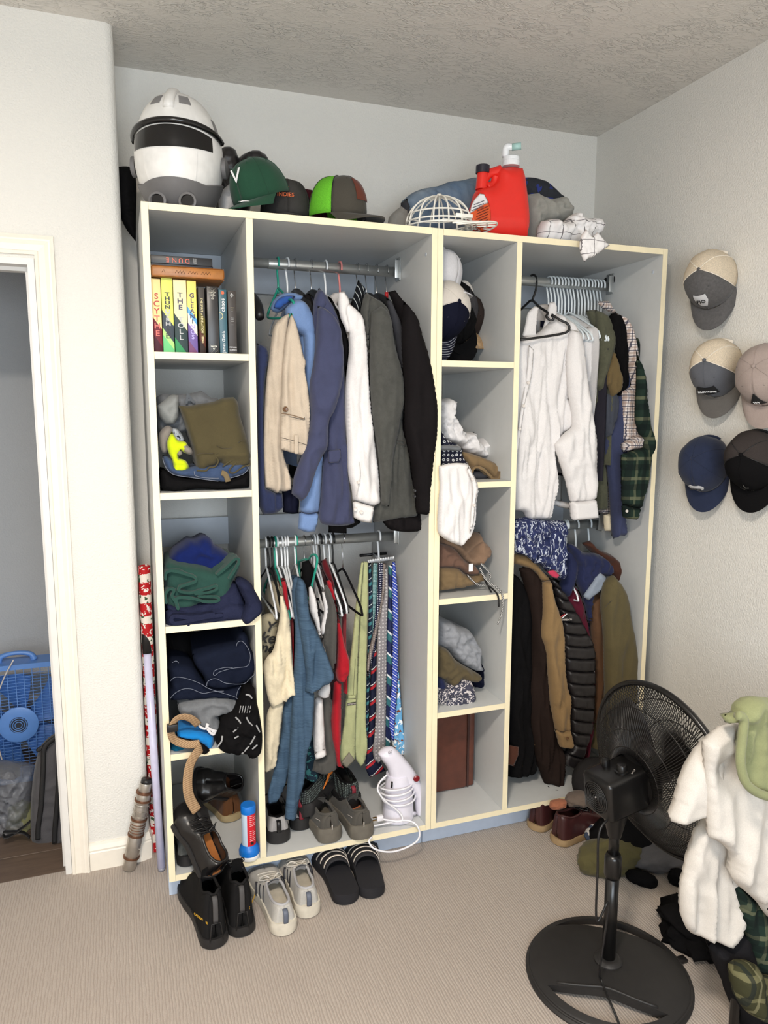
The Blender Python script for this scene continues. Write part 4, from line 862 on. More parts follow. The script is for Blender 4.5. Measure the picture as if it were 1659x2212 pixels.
loft('body', blackc, t, [(1.262, .32, .87, .02, .06), (1.265, .32, .8, .028, .17), (1.268, .31, .5, .03, .19), (1.27, .3, .17, .032, .19)], seg=30, sp=5, wr=.12, wf=(3, 3))
t = g2('hoodie', 'very dark brown hoodie left of the tan sleeve', 'hoodie', 260, .1)
inflate('body_front', brownk, t, O(RL, "150,460 210,430 300,520 332,620 335,1000 372,1400 432,1750 470,1850 500,2010 480,2100 392,2172 380,2110 340,2112 300,2000 250,1850 232,1500 237,900 205,650"), .12, thick=.045, edge=.04, drape=.012, dfreq=(20, 3), seed=101)
loft('body', brownk, t, [(1.32, .32, .89, .02, .06), (1.325, .32, .82, .028, .17), (1.33, .31, .5, .03, .18), (1.345, .3, .22, .032, .18)], seg=30, sp=5, wr=.12, wf=(3, 3))
t = g2('work_shirt', 'tan canvas work shirt with buttoned cuff', 'shirt', 330, .25)
inflate('shoulder', tan, t, O(RL, "100,345 160,345 222,365 322,470 386,540 360,560 330,562 262,480 150,432 105,420"), .11, thick=.03, edge=.022, seed=102)
inflate('sleeve', tan, t, O(RL, "330,562 386,540 402,650 452,800 486,930 492,1100 512,1350 536,1450 536,1700 480,1712 426,1702 390,1500 370,1250 346,1060 320,980 332,800"), .075, thick=.04, edge=.035, drape=.009, dfreq=(22, 3), seed=103)
cf = inflate('cuff', tan, t, O(RL, "425,1698 480,1710 536,1696 562,1808 540,1842 462,1832"), .06, thick=.032, edge=.018, h=.006, seed=104)
button(cf, *pt(RL, 518, 1765), .029, .006, M_BROWNBTN); seam(t, RL, "330,562 386,542", .052, M_SEAM)
loft('body', tan, t, [(1.385, .32, .92, .02, .06), (1.39, .32, .85, .026, .17), (1.395, .31, .5, .028, .18), (1.40, .3, .3, .03, .18)], seg=30, sp=5, wr=.12, wf=(3, 3))
# black quilted jacket: each quilted baffle is built
t = g2('puffer_jacket', 'black quilted puffer jacket with red and white chest badge', 'jacket', 420, .14)
edgeL = O(RL, "352,500 400,560 440,700 480,930 492,1100 514,1350 538,1450 540,1700 562,1810 500,1880 480,1960")
edgeR = O(RL, "420,545 500,660 560,760 640,900 702,1020 718,1150 716,1400 702,1650 660,1800 620,1930 590,2000")
eL, eR = spline(edgeL, 8), spline(edgeR, 8)
cuts = np.linspace(0, 1, 17)
def alongp(E_, f):
    L = np.concatenate([[0], np.cumsum(np.linalg.norm(np.diff(E_, axis=0), axis=1))]); return np.array([np.interp(f*L[-1], L, E_[:, 0]), np.interp(f*L[-1], L, E_[:, 1])])
for i in range(16):
    a, b_ = max(0, cuts[i]-.004), min(1, cuts[i+1]+.004)
    o_ = [alongp(eL, a), (alongp(eL, a)+alongp(eR, a))/2+np.array((0, 2)), alongp(eR, a), alongp(eR, (a+b_)/2)+np.array((1.5, 0)), alongp(eR, b_), (alongp(eL, b_)+alongp(eR, b_))/2+np.array((0, 2)), alongp(eL, b_), alongp(eL, (a+b_)/2)-np.array((1, 0))]
    inflate('baffle', puff, t, [tuple(q) for q in o_], .09, thick=.034, edge=.018, h=.007, drape=.001, dfreq=(60, 20), seed=105+i)
P = at(*pt(RL, 505, 830), .05); inflate('badge', M_HB, t, O(RL, "456,838 505,800 530,830 552,862 458,858"), .056, thick=.002, edge=.002, h=.005, smooth=False)
for s_, c in (("462,835 500,808", (170, 40, 50)), ("476,842 516,806", (230, 230, 230))): seam(t, RL, s_, .052, plain('badge_%d' % c[1], c), .0022, name='badge_stripe')
text('HAWKE&CO', .010, M_PEARL, frame(at(*pt(RL, 505, 853), .052), (1, 0, -.05), (.05, 0, 1), (0, -1, 0)), t)
loft('body', puff, t, [(1.45, .33, .9, .02, .06), (1.455, .33, .84, .03, .16), (1.46, .32, .5, .032, .18), (1.46, .31, .2, .032, .18)], seg=30, sp=5, wr=.12, wf=(3, 3))
t = g2('fleece', 'maroon fleece with white letters right of the puffer', 'fleece', 520, .16)
inflate('body_front', marn, t, O(RL, "505,690 570,575 622,700 692,980 716,1200 728,1290 712,1500 700,1750 640,1925 620,1940 640,1500 640,1000"), .15, thick=.035, edge=.03, drape=.008, seed=130)
for s_, u, v in (('I', 708, 1085), ('I', 720, 1250)): text(s_, .05, M_HW, frame(at(*pt(RL, u, v), .112), (1, 0, 0), (0, 0, 1), (0, -1, 0)), t, bold=.003)
t = g2('tee_shirt', 'dark navy tee shoulder left of the grey-lined tee', 'shirt', 520, .7)
inflate('shoulder', navyt, t, O(RL, "480,320 560,300 600,340 596,440 572,560 512,690 452,622 480,500"), .14, thick=.035, edge=.03, drape=.007, seed=131)
t = g2('tee_shirt', 'navy tee with light grey inside, bunched over its hanger', 'shirt', 620, .78)
inflate('cloth', navyt, t, O(RL, "500,260 560,270 640,330 740,340 832,402 872,482 815,520 770,500 720,600 700,720 690,960 660,760 622,640 590,560 592,440 560,380"), .12, thick=.04, edge=.03, crumple=.008, cfreq=20, seed=132)
inflate('inside', lgrey, t, O(RL, "636,672 700,580 762,482 815,520 802,592 742,652 682,702"), .085, thick=.014, edge=.015, crumple=.003, seed=133)
t = g2('jacket', 'rust brown canvas jacket between maroon fleece and olive coat', 'jacket', 600, .25)
inflate('body_front', rust, t, O(RL, "688,722 740,660 802,640 808,1000 818,1400 800,1560 720,1660 712,1500 726,1290 716,1100"), .14, thick=.04, edge=.03, drape=.008, seed=134)
t = g2('hoodie', 'chocolate brown hood bulging behind the olive coat', 'hoodie', 690, .75)
inflate('hood', choc, t, O(RL, "632,262 690,240 745,300 852,350 922,420 962,540 946,622 880,560 800,430 700,330"), .19, thick=.05, edge=.04, crumple=.006, cfreq=14, seed=135)
t = g2('coat', 'olive canvas coat at the right end of the lower rod', 'coat', 720, .2)
inflate('sleeve', olivec, t, O(RL, "806,580 870,500 942,600 976,690 1012,900 1052,1100 1092,1320 1080,1500 1020,1700 900,1800 830,1750 815,1400 806,1000"), .05, thick=.045, edge=.045, drape=.007, dfreq=(16, 4), seed=136)
seam(t, RL, "806,760 870,700 972,692", .014, M_SEAM)
loft('body', olivec, t, [(1.70, .33, .9, .02, .06), (1.71, .33, .84, .03, .16), (1.72, .32, .5, .032, .18), (1.72, .31, .22, .032, .18)], seg=30, sp=5, wr=.12, wf=(3, 3))
loft('lining', olivec, t, [(1.63, .33, .88, .02, .06), (1.635, .33, .82, .03, .16), (1.64, .32, .5, .032, .18), (1.64, .31, .22, .032, .18)], seg=30, sp=5, wr=.12, wf=(3, 3))
t = g2('aloha_shirt', 'navy shirt with white leaf print bunched on the lower right rod', 'shirt', 300, .88)
inflate('cloth', hawai, t, O(RL, "70,90 150,66 230,62 330,82 480,82 494,200 490,320 480,542 440,532 385,482 350,472 300,420 262,422 210,362 110,332 60,250"), .10, thick=.06, edge=.04, crumple=.014, cfreq=16, drape=.006, seed=137)
inflate('sleeve', hawai, t, O(RL, "110,240 180,200 260,240 300,330 262,420 205,362 112,335"), .05, thick=.02, edge=.02, crumple=.006, cfreq=26, seed=138)
inflate('pink_flower', fabric('pink_print', (200, 60, 90)), t, O(RL, "360,478 420,470 460,510 445,535 400,520"), .047, thick=.004, edge=.004, h=.006)
# ================================================================ CAPS
def cap(label, M4, crown, brim, back=None, button=None, patch=None, patchmat=None, emb=None, strap=None, group=None, name='baseball_cap', hgt=.118, seed=0, squash=0., brimlen=.072, seams=True, under=None):
    """crown: front panels, back: mesh panels (None = same cloth); local x = front, z = up"""
    o = Vector((M4[0][3], M4[1][3], M4[2][3])); t = thing(name, label, 'cap', o, group)
    A, B = .100, .084
    def dome(th, ph, sc=1.):
        ct, st = math.cos(th), math.sin(th); r = math.cos(ph)**.72; z = math.sin(ph)**.92
        front = max(0, ct)
        x = A*ct*r*(1+.04*front*z); y = B*st*r; zz = hgt*z*(1+.05*front*math.cos(ph))
        zz -= squash*hgt*.5*max(0, -ct)*z
        w_ = .0035*noise.noise(Vector((x*22, y*22, zz*22+seed)))
        d = 1+w_/.1
        return (x*sc*d, y*sc*d, zz*sc*d)
    NT, NP = 48, 12
    def panel(nm, mat, t0, t1):
        n = max(6, int(NT*abs(t1-t0)/(2*PI))); V, F = [], []
        for sc in (1., .965):
            for i in range(n+1):
                for j in range(NP+1): V.append(dome(t0+(t1-t0)*i/n, PI/2*j/NP*.995, sc))
        K = (n+1)*(NP+1)
        for i in range(n):
            for j in range(NP):
                a = i*(NP+1)+j; b = a+NP+1; F.append((a, b, b+1, a+1)); F.append((K+a, K+a+1, K+b+1, K+b))
        for i in range(n):
            a = i*(NP+1); F.append((a, K+a, K+a+NP+1, a+NP+1))
        for j in range(NP):
            F.append((j, j+1, K+j+1, K+j)); a = n*(NP+1)+j; F.append((a, K+a, K+a+1, a+1))
        return mesh(nm, xf(V, M4), F, mat, t)
    fr = math.radians(72)
    if back is None: panel('crown', crown, 0, 2*PI-1e-4)
    else: panel('front_panel', crown, -fr, fr); panel('mesh_back', back, fr, 2*PI-fr)
    # brim
    V, F = [], []; n, m_ = 24, 6; br = math.radians(74)
    for s in (0, 1):
        for i in range(n+1):
            a = -br+2*br*i/n
            for j in range(m_+1):
                f = j/m_; L = brimlen*(math.cos(a*.98)**.75 if abs(a) < PI/2 else 0)
                x = A*math.cos(a)+L*f*1.; y = B*math.sin(a)*(1+.02*f)
                z = -.016*(y/B)**2*f-.004*f-.006*f*f-(.003 if s else 0)
                V.append((x, y, z))
    K = (n+1)*(m_+1)
    for i in range(n):
        for j in range(m_):
            a = i*(m_+1)+j; b = a+m_+1; F.append((a, a+1, b+1, b)); F.append((K+a, K+b, K+b+1, K+a+1))
        a = i*(m_+1)+m_; b = a+m_+1; F.append((a, K+a, K+b, b)); a = i*(m_+1); b = a+m_+1; F.append((a, b, K+b, K+a))
    for j in range(m_):
        F.append((j, K+j, K+j+1, j+1)); a = n*(m_+1)+j; F.append((a, a+1, K+a+1, K+a))
    bo = mesh('brim', xf(V, M4), F, brim, t, angle=50)
    lathe('button', button or crown, t, [(.0065, 0), (.0065, .003), (.004, .006), (.0005, .0068)], M4 @ Matrix.Translation((0, 0, hgt*.995)), 12)
    if seams:
        for th in [math.radians(q) for q in ((0, 60, 120, 180, 240, 300) if back is None else (0, 72, 288, 130, 230))]:
            tube('seam', crown if back is None or abs(th) < .1 else (strap or crown), t, xf([dome(th, PI/2*j/10, 1.004) for j in range(11)], M4), .0011 if back is None else .0016, 5)
        for th in (35, -35, 95, -95):
            if back is not None and abs(th) > 72: continue
            p = dome(math.radians(th), .95, 1.006); lathe('eyelet', brim, t, [(.0028, 0), (.0028, .0012), (.001, .0012)], M4 @ frame(p, (0, 1, 0), (0, 0, 1), p), 8)
    # adjuster strap over the rear opening
    tube('strap', strap or crown, t, xf([(A*1.0*math.cos(a)*1.0, B*1.01*math.sin(a), .008) for a in np.linspace(PI-.5, PI+.5, 7)], M4), .008, 8, flat=.2, up=(1, 0, 0))
    if patch:
        a0, a1, p0, p1, shape = patch; V, F = [], []; n, m2 = 12, 8
        for s in (1.035, 1.015):
            for i in range(n+1):
                for j in range(m2+1):
                    u = i/n; v = j/m2
                    if shape == 'tri': uu = .5+(u-.5)*(1-v*.92)
                    elif shape == 'oval': uu = .5+(u-.5)*(.35+.65*math.sin(PI*(.06+.88*v))**.6)
                    elif shape == 'shield': uu = .5+(u-.5)*(min(1, .45+v*1.1))
                    else: uu = u
                    V.append(dome(a0+(a1-a0)*uu, p0+(p1-p0)*v, s))
        K = (n+1)*(m2+1)
        for i in range(n):
            for j in range(m2):
                a = i*(m2+1)+j; b = a+m2+1; F.append((a, b, b+1, a+1)); F.append((K+a, K+a+1, K+b+1, K+b))
            a = i*(m2+1); b = a+m2+1; F.append((a, K+a, K+b, b)); a += m2; b += m2; F.append((a, b, K+b, K+a))
        for j in range(m2): F.append((j, j+1, K+j+1, K+j)); a = n*(m2+1)+j; F.append((a, K+a, K+a+1, a+1))
        mesh('patch', xf(V, M4), F, patchmat, t, angle=40)
    if emb:
        for s_, size, mat_, ph, th in emb:
            p = dome(th, ph, 1.05); p2 = dome(th, ph+.05, 1.05); up_ = np.array(p2)-np.array(p); up_ /= np.linalg.norm(up_)
            side = np.array((-math.sin(th), math.cos(th), 0)); nn = np.cross(side, up_)
            text(s_, size, mat_, M4 @ frame(p, side, up_, nn), t, name='embroidery', ext=.001)
    return t
def capM(pos, front, up):
    f = Vector(front).normalized(); u = Vector(up); u = (u-f*u.dot(f)).normalized(); s = u.cross(f)
    return frame(pos, f, s, u)
# ================================================================ SHOES
def shoe(label, heel, toe, up, upper, sole, insole, style='sneaker', name='shoe', width=.098, group=None, solet=.028, hh=.085, laces=None, tongue=None, stripes=None, heeltab=None, seed=0, sole2=None, toehi=.055, open_=(.06, .52), cat='shoe', toecap=None):
    heel, toe = np.array(heel, float), np.array(toe, float); L = float(np.linalg.norm(toe-heel))
    x = (toe-heel)/L; u = np.array(up, float); u = u-x*(u@x); u /= np.linalg.norm(u); y = np.cross(u, x); M4 = frame(heel, x, y, u)
    t = thing(name, label, cat, (heel+toe)/2, group)
    ss = [.1, .18, .32, .48, .64, .78, .86]
    ww = [.70, .72, .71, .74, .90, 1., .93]
    cc = [0, 0, .0, .01, .04, .05, .04]
    def wd(s):
        if s < .1: k = .70*math.sqrt(max(0., 1-((.1-s)/.1)**2))
        elif s > .86: k = .93*math.sqrt(max(0., 1-((s-.86)/.14)**2))
        else: k = float(np.interp(s, ss, ww))
        return max(k, .02)*width/2
    def ce(s): return float(np.interp(s, ss, cc))*width
    def ht(s): return float(np.interp(s, [0, .05, .2, .38, .52, .65, .8, .93, 1.], [hh*.93, hh, hh*.93, hh*.9, hh*.86, (hh+toehi)*.47 if hh > .1 else hh*.72, toehi, toehi*.72, toehi*.35]))
    NS, NT = 40, 20
    S_ = [.5*(1-math.cos(PI*i/NS)) for i in range(NS+1)]
    # sole: outline slightly wider than the upper
    V, F = [], []; lev = [0, solet*.12, solet*.6, solet]; fl_ = [.94, 1.06, 1.1, 1.04]
    for z, k in zip(lev, fl_):
        ring = [(s, 1) for s in S_]+[(s, -1) for s in reversed(S_[1:-1])]
        for s, sd in ring:
            curl = .012*max(0, (s-.8)/.2)**2+.004*max(0, (.1-s)/.1)
            V.append((L*(s*(1.02)-.01), ce(s)+sd*wd(s)*k*1.04, z+curl*(1 if z < solet else .6)+(solet*.35*max(0, 1-s*3) if style == 'sneaker' and z >= solet*.6 else 0)))
    n = 2*NS
    for r in range(3):
        for i in range(n): F.append((r*n+i, r*n+(i+1) % n, (r+1)*n+(i+1) % n, (r+1)*n+i))
    F.append(tuple(range(n-1, -1, -1))); F.append(tuple(3*n+i for i in range(n)))
    so = mesh('sole', xf(V, M4), [tuple(reversed(f)) for f in F], sole, t, angle=45)
    bm = bmesh.new(); bm.from_mesh(so.data); bmesh.ops.recalc_face_normals(bm, faces=bm.faces); bm.to_mesh(so.data); bm.free()
    if style == 'slide':
        mesh('footbed', xf([(L*s, ce(s)+sd*wd(s)*.9, solet+.001) for s in S_ for sd in (-1, 1)]+[(L*s, ce(s)+sd*wd(s)*.94, solet-.004) for s in S_ for sd in (-1, 1)], M4), [(2*i, 2*i+2, 2*i+3, 2*i+1) for i in range(NS)], insole, t)
        V, F = [], []
        for k, sc in enumerate((1., .93)):
            for i in range(13):
                s = .40+.38*i/12
                for j in range(17):
                    a = PI*j/16; V.append((L*(s+.03*math.sin(a)), ce(s)-math.cos(a)*wd(s)*1.08*sc, solet*.5+(.062-.02*abs(i-3)/9)*math.sin(a)**.7*sc))
        K = 13*17
        for i in range(12):
            for j in range(16):
                a = i*17+j; F.append((a, a+17, a+18, a+1)); F.append((K+a, K+a+1, K+a+18, K+a+17))
        for j in range(16): F.append((j, j+1, K+j+1, K+j)); a = 12*17+j; F.append((a, K+a, K+a+1, a+1))
        mesh('strap', xf(V, M4), F, upper, t)
        for q in range(3):
            s = .46+.09*q
            tube('stripe', stripes, t, xf([(L*(s+.03*math.sin(a)), ce(s)-math.cos(a)*wd(s)*1.105, solet*.5+(.0635-.02*abs((s-.4)/.38*12-3)/9)*math.sin(a)**.7) for a in np.linspace(.12, PI*.9, 18)], M4), .0058, 6, flat=.25, up=tuple(u))
        return t
    def surf(s, q, sc=1.):
        """q in -1..1 across the foot"""
        h_ = ht(s); w_ = wd(s); high = min(1., max(0., (.55-s)/.15))
        a = q*PI/2
        p = 2.6+2.2*high
        yy = w_*np.sign(q)*(abs(math.sin(a))**(.8))*(1-.28*high*(1-abs(q))*0); zz = (h_-solet*.5)*(1-abs(q)**p)
        sh = 1-.22*high*min(1, max(0, (zz/h_)))  # ankle narrows upward
        wv = .0022*noise.noise(Vector((s*9+seed, q*3, seed*2.)))
        lean = .03*high*(zz/.1)*max(0, .25-s)
        return (L*(s*(1.-.0)+.0)+lean+(.006 if s < .02 else 0), ce(s)+yy*sh*sc+wv*np.sign(q), solet*.7+zz*sc+wv)
    sm, hw_ = (open_[0]+open_[1])/2, (open_[1]-open_[0])/2
    def qo(s): return .56*max(0., 1-abs((s-sm)/hw_)**2.4)**.5
    S2 = sorted(set([round(v, 5) for v in S_+list(np.linspace(open_[0], open_[1], 17))])); n2 = len(S2); NQ = 10
    V, F = [], []
    for sg in (-1, 1):
        o0 = len(V)
        for sc in (1., .94):
            for s in S2:
                q0_ = qo(s)
                for j in range(NQ+1): V.append(surf(s, sg*(1-(1-max(q0_, .001))*j/NQ), sc))
        K = n2*(NQ+1)
        for i in range(n2-1):
            for j in range(NQ):
                a = o0+i*(NQ+1)+j; b = a+NQ+1; F.append((a, b, b+1, a+1)); F.append((K+a, K+a+1, K+b+1, K+b))
            a = o0+i*(NQ+1)+NQ; b = a+NQ+1; F.append((a, b, K+b, K+a))
    ou = mesh('upper', xf(V, M4), F, upper, t)
    bm = bmesh.new(); bm.from_mesh(ou.data); bmesh.ops.remove_doubles(bm, verts=bm.verts, dist=4e-4); bmesh.ops.recalc_face_normals(bm, faces=bm.faces); bm.to_mesh(ou.data); bm.free(); ou.data.polygons.foreach_set('use_smooth', [True]*len(ou.data.polygons))
    ins = [(L*s, ce(s)+sd*wd(s)*.86, solet*.8+.006) for s in S_ for sd in (-1, 1)]
    mesh('insole', xf(ins, M4), [(2*i, 2*i+2, 2*i+3, 2*i+1) for i in range(NS)], insole, t)
    # collar rim
    s0, s1 = open_
    rs_ = list(np.linspace(s0+.004, s1-.004, 15)); rim = [surf(s, qo(s)) for s in rs_]+[surf(s, -qo(s)) for s in reversed(rs_)]
    tube('collar', upper if tongue is None else tongue, t, xf(spline(rim+[rim[0]], 2)[:-1], M4), .0045, 7, closed=True)
    if tongue is not None:
        V2, F2 = [], []
        for k, dz in enumerate((0, -.006)):
            for i in range(9):
                f = i/8; s = s1-.02-.08*f
                for j in range(5): V2.append((L*s, ce(s)+(j-2)/2*wd(.5)*.42, surf(s1-.06, 0)[2]*(.96)+.028*f*(hh/.085)+dz-.006*((j-2)/2)**2))
        for i in range(8):
            for j in range(4): a = i*5+j; F2.append((a, a+5, a+6, a+1)); F2.append((45+a, 45+a+1, 45+a+6, 45+a+5))
        mesh('tongue', xf(V2, M4), F2, tongue, t)
    if laces is not None:
        for k in range(5):
            s = s1-.03+.055*k
            P = [surf(s, q, 1.045) for q in (-.34, -.18, 0, .18, .34)]; P[0] = surf(s-.03, -.36, 1.03)
            tube('lace', laces, t, xf(P, M4), .0022, 6, sp=3)
        for sg in (-1, 1):
            P = [surf(s1-.02, 0, 1.08), np.array(surf(s1-.01, .3*sg, 1.1))+np.array((.01, 0, .012)), np.array(surf(s1+.05, .5*sg, 1.12))+np.array((0, 0, .006)), surf(s1, .25*sg, 1.09), surf(s1-.02, 0, 1.09)]
            tube('bow', laces, t, xf(P, M4), .0018, 6, sp=4)
    if stripes is not None and style in ('sneaker', 'boot'):
        for sg in (-1, 1):
            for q in range(3):
                s = .44+.07*q; P = [surf(s-.02, .97*sg, 1.025), surf(s+.005, .8*sg, 1.03), surf(s+.045, .55*sg, 1.04)]
                tube('stripe', stripes, t, xf(P, M4), .0055, 6, sp=3, flat=.22, up=tuple(u))
    if heeltab is not None:
        P = [surf(0.0, .0, 1.02), ]
        zt = ht(.02); tube('heel_tab', heeltab, t, xf([(-.002, 0, zt*.55), (-.004, 0, zt*.8), (-.001, 0, zt*.99), (.012, 0, zt*1.03)], M4), .008, 8, flat=.3, sp=3, up=tuple(x))
    if toecap is not None:
        V2, F2 = [], []
        for i in range(10):
            s = .80+.195*i/9
            for j in range(13): V2.append(surf(s, -1+2*j/12, 1.02))
        for i in range(9):
            for j in range(12): a = i*13+j; F2.append((a, a+13, a+14, a+1))
        mesh('toe_cap', xf(V2, M4), F2, toecap, t)
    t['M'] = [v for r in M4 for v in r]
    return t
# ================================================================ ON TOP OF THE CLOSET
def cloth(name, label, cat, mat, o_, Y, group=None, **k):
    return inflate(name, mat, None, o_, Y, label=label, cat=cat, group=group, **k)
def trims(parent, cr, s, Y, mat, r=.0022, name='hem'):
    return tube(name, mat, parent, [at(u, v, Y) for u, v in O(cr, s)], r, 6, sp=4)
T1 = (240, 200, 2.765); T2 = (820, 320, 3.19)
# helmet: white shell, black visor, grey chin guard with two round vents
hp = np.array((.126, .185, H+.178)); fx = Vector((-.30, -1, .0)).normalized()
HM = frame(hp, fx, Vector((0, 0, 1)).cross(fx), (0, 0, 1))
t = thing('helmet', 'white helmet with black visor and grey chin guard', 'helmet', (hp[0], hp[1], H))
m_white = plain('helmet_white', (228, 226, 222), .35); m_grey = plain('helmet_grey', (104, 102, 102), .5); m_blk = plain('helmet_black', (16, 15, 16), .2); m_lg = plain('helmet_flash', (128, 126, 126), .5)
def hs(th, ph, k=1.):
    c = math.cos(ph); z = math.sin(ph); fr = max(0, math.cos(th))
    rx, ry, rz = .150, .132, .185
    jaw = 1+.10*fr*max(0, -z)-.12*max(0, -z)*(1-fr)
    return (rx*math.cos(th)*c**.85*jaw*k, ry*math.sin(th)*c**.85*k, rz*(z if z > 0 else z*.92)*k)
def hpatch(name, mat, t0, t1, p0, p1, k, n=28, m_=12, th=.012, parent=None, wob=None):
    V, F = [], []
    for kk in (k, k-th/.16):
        for i in range(n+1):
            for j in range(m_+1):
                a = t0+(t1-t0)*i/n; f = j/m_; lo, hi_ = (p0(a) if callable(p0) else p0), (p1(a) if callable(p1) else p1)
                V.append(hs(a, lo+(hi_-lo)*f, kk))
    K = (n+1)*(m_+1)
    for i in range(n):
        for j in range(m_): a = i*(m_+1)+j; b = a+m_+1; F.append((a, b, b+1, a+1)); F.append((K+a, K+a+1, K+b+1, K+b))
        a = i*(m_+1); b = a+m_+1; F.append((a, K+a, K+b, b)); a += m_; b += m_; F.append((a, b, K+b, K+a))
    for j in range(m_): F.append((j, j+1, K+j+1, K+j)); a = n*(m_+1)+j; F.append((a, K+a, K+a+1, a+1))
    return mesh(name, xf(V, HM), F, mat, parent or t, angle=50)
hpatch('shell', m_white, -PI, PI-1e-3, -1.18, 1.56, 1., 48, 24)
vs = hpatch('visor', m_blk, -1.05, 1.05, lambda a: .02-.06*math.cos(a*1.3), lambda a: .30-.08*(a/1.05)**2, 1.012)
tube('visor_band', m_blk, t, xf([hs(a, .36-.10*(a/1.5)**2, 1.03) for a in np.linspace(-1.5, 1.5, 24)], HM), .009, 8)
hpatch('face_plate', m_white, -.62, .62, lambda a: -.62+.10*math.cos(a*2), lambda a: -.02-.05*math.cos(a*1.3), 1.03, 20, 8)
cg = hpatch('chin_guard', m_grey, -1.9, 1.9, -1.15, lambda a: -.62+.10*math.cos(a*1.2)+.35*max(0, abs(a)-.9), 1.055, 36, 8)
for s in (-1, 1):
    p = hs(.42*s, -.88, 1.07); q = np.array(hs(.42*s, -.88, 1.0)); d = np.array(p)-q; d[2] *= .5
    vt = lathe('vent', m_grey, cg, [(.026, -.008), (.026, .016), (.02, .018), (.018, .012), (.018, .006), (.0005, .006)], HM @ frame(p, (0, 0, 1), (0, 1, 0), d), 24); lathe('vent_grille', m_blk, vt, [(.018, .006), (.018, .0115), (.0005, .0115)], HM @ frame(p, (0, 0, 1), (0, 1, 0), d), 20)
    lathe('ear_disc', m_grey, t, [(.03, 0), (.03, .012), (.018, .016), (.0005, .016)], HM @ frame(hs(PI/2*s, -.12, 1.0), (1, 0, 0), (0, 0, 1), (0, s, 0)), 24)
    hpatch('painted_flash', m_lg, min(.28*s, .62*s), max(.28*s, .62*s), .74, .98, 1.006, 10, 6, .004)
    hpatch('side_flash', m_lg, min(1.25*s, 1.5*s), max(1.25*s, 1.5*s), .34, .62, 1.006, 8, 6, .004)
tube('crest', m_white, t, xf([hs(0 if q < PI/2 else PI, q if q < PI/2 else PI-q, 1.005) for q in np.linspace(.62, PI-.5, 18)], HM), .016, 8, flat=.7)
cloth('jacket', 'black jacket stuffed between the wall and the closet top', 'jacket', blackc, O(T1, "20,446 90,440 142,450 152,560 150,700 148,890 100,830 62,760 25,640"), .42, thick=.05, edge=.05, crumple=.01, seed=150)
drop(cloth('puffer_vest', 'black puffer vest heaped behind the green cap', 'vest', puff, O(T1, "610,380 642,345 680,330 742,346 762,392 790,368 860,352 922,376 940,420 900,560 800,700 640,700 600,560"), .42, thick=.07, edge=.05, crumple=.012, cfreq=11, seed=151, folds=[(*pt(T1, 760, 380), *pt(T1, 765, 560), .012, -.03)]), H+.001)
drop(cloth('cloth', 'white cloth tucked between helmet and green cap', 'cloth', whitec, O(T1, "640,640 660,590 720,540 770,535 790,600 740,680 690,700 650,690"), .3, thick=.05, edge=.04, crumple=.008, seed=152), H+.001)
dgreen = fabric('bottle_green_cotton', (34, 74, 54)); charcap = fabric('washed_charcoal', (70, 68, 66), (48, 46, 44), mottle=18); m_or = plain('orange_thread', (216, 108, 62), .8); m_wt = plain('white_thread_emb', (232, 232, 232), .8)
P = at(566, 440, .13); P[2] = H+.045
t = cap('green cap with white letter and tick, tilted on another cap', capM(P, (-.74, -.60, -.34), (-.42, -.18, .9)), dgreen, dgreen, emb=[('V', .06, m_wt, .55, .1)], seed=1)
bM = capM(P, (-.74, -.60, -.34), (-.42, -.18, .9))
tube('tick', m_wt, t, xf([(.145, .032, .002), (.135, .022, .0015), (.128, .022, .001), (.125, .03, .001), (.128, .055, -.006)], bM), [.001, .004, .005, .004, .0008], 6, sp=3, flat=.25)
P = at(618, 455, .2); P[2] = H+.016
cap('charcoal cap with orange lettering at the shelf edge', capM(P, (-.15, -1, -.06), (.0, -.12, 1)), charcap, charcap, emb=[('INDIES', .018, m_or, .42, -.1), ('HIT', .012, m_or, .62, -.1)], seed=2)
P = at(650, 458, .27); P[2] = H+.012
cap('maroon cap with white crest behind the charcoal cap', capM(P, (.55, -.85, -.02), (0, 0, 1)), fabric('maroon_cotton', (70, 24, 34)), fabric('maroon_cotton', (70, 24, 34)), emb=[('W', .03, m_wt, .4, 0)], seed=3)
P = at(668, 458, .42); P[2] = H+.012
cap('black cap half hidden behind the maroon cap', capM(P, (.5, -.85, -.02), (0, 0, 1)), blackc, blackc, seed=4)
def meshcloth(name, c):
    def fn(nt, v):
        return mixc(nt, noi(nt, v, 520, 1, .5), lin([q*.7 for q in c]), lin([min(255, q*1.12) for q in c]))
    return patterned(name, fn, bs=.4, weave=900)
P = at(728, 476, .12); P[2] = H+.016
t = cap('lime mesh trucker cap with brown leather patch', capM(P, (.66, -.75, -.03), (0, -.04, 1)), fabric('dark_olive_grey', (74, 70, 62)), fabric('dark_olive_grey', (74, 70, 62)), back=meshcloth('lime_mesh', (110, 196, 52)), patch=(-.36, .36, .30, .95, 'rect'), patchmat=fabric('leather_patch', (104, 52, 36)), strap=M_HB, hgt=.125, seed=5)
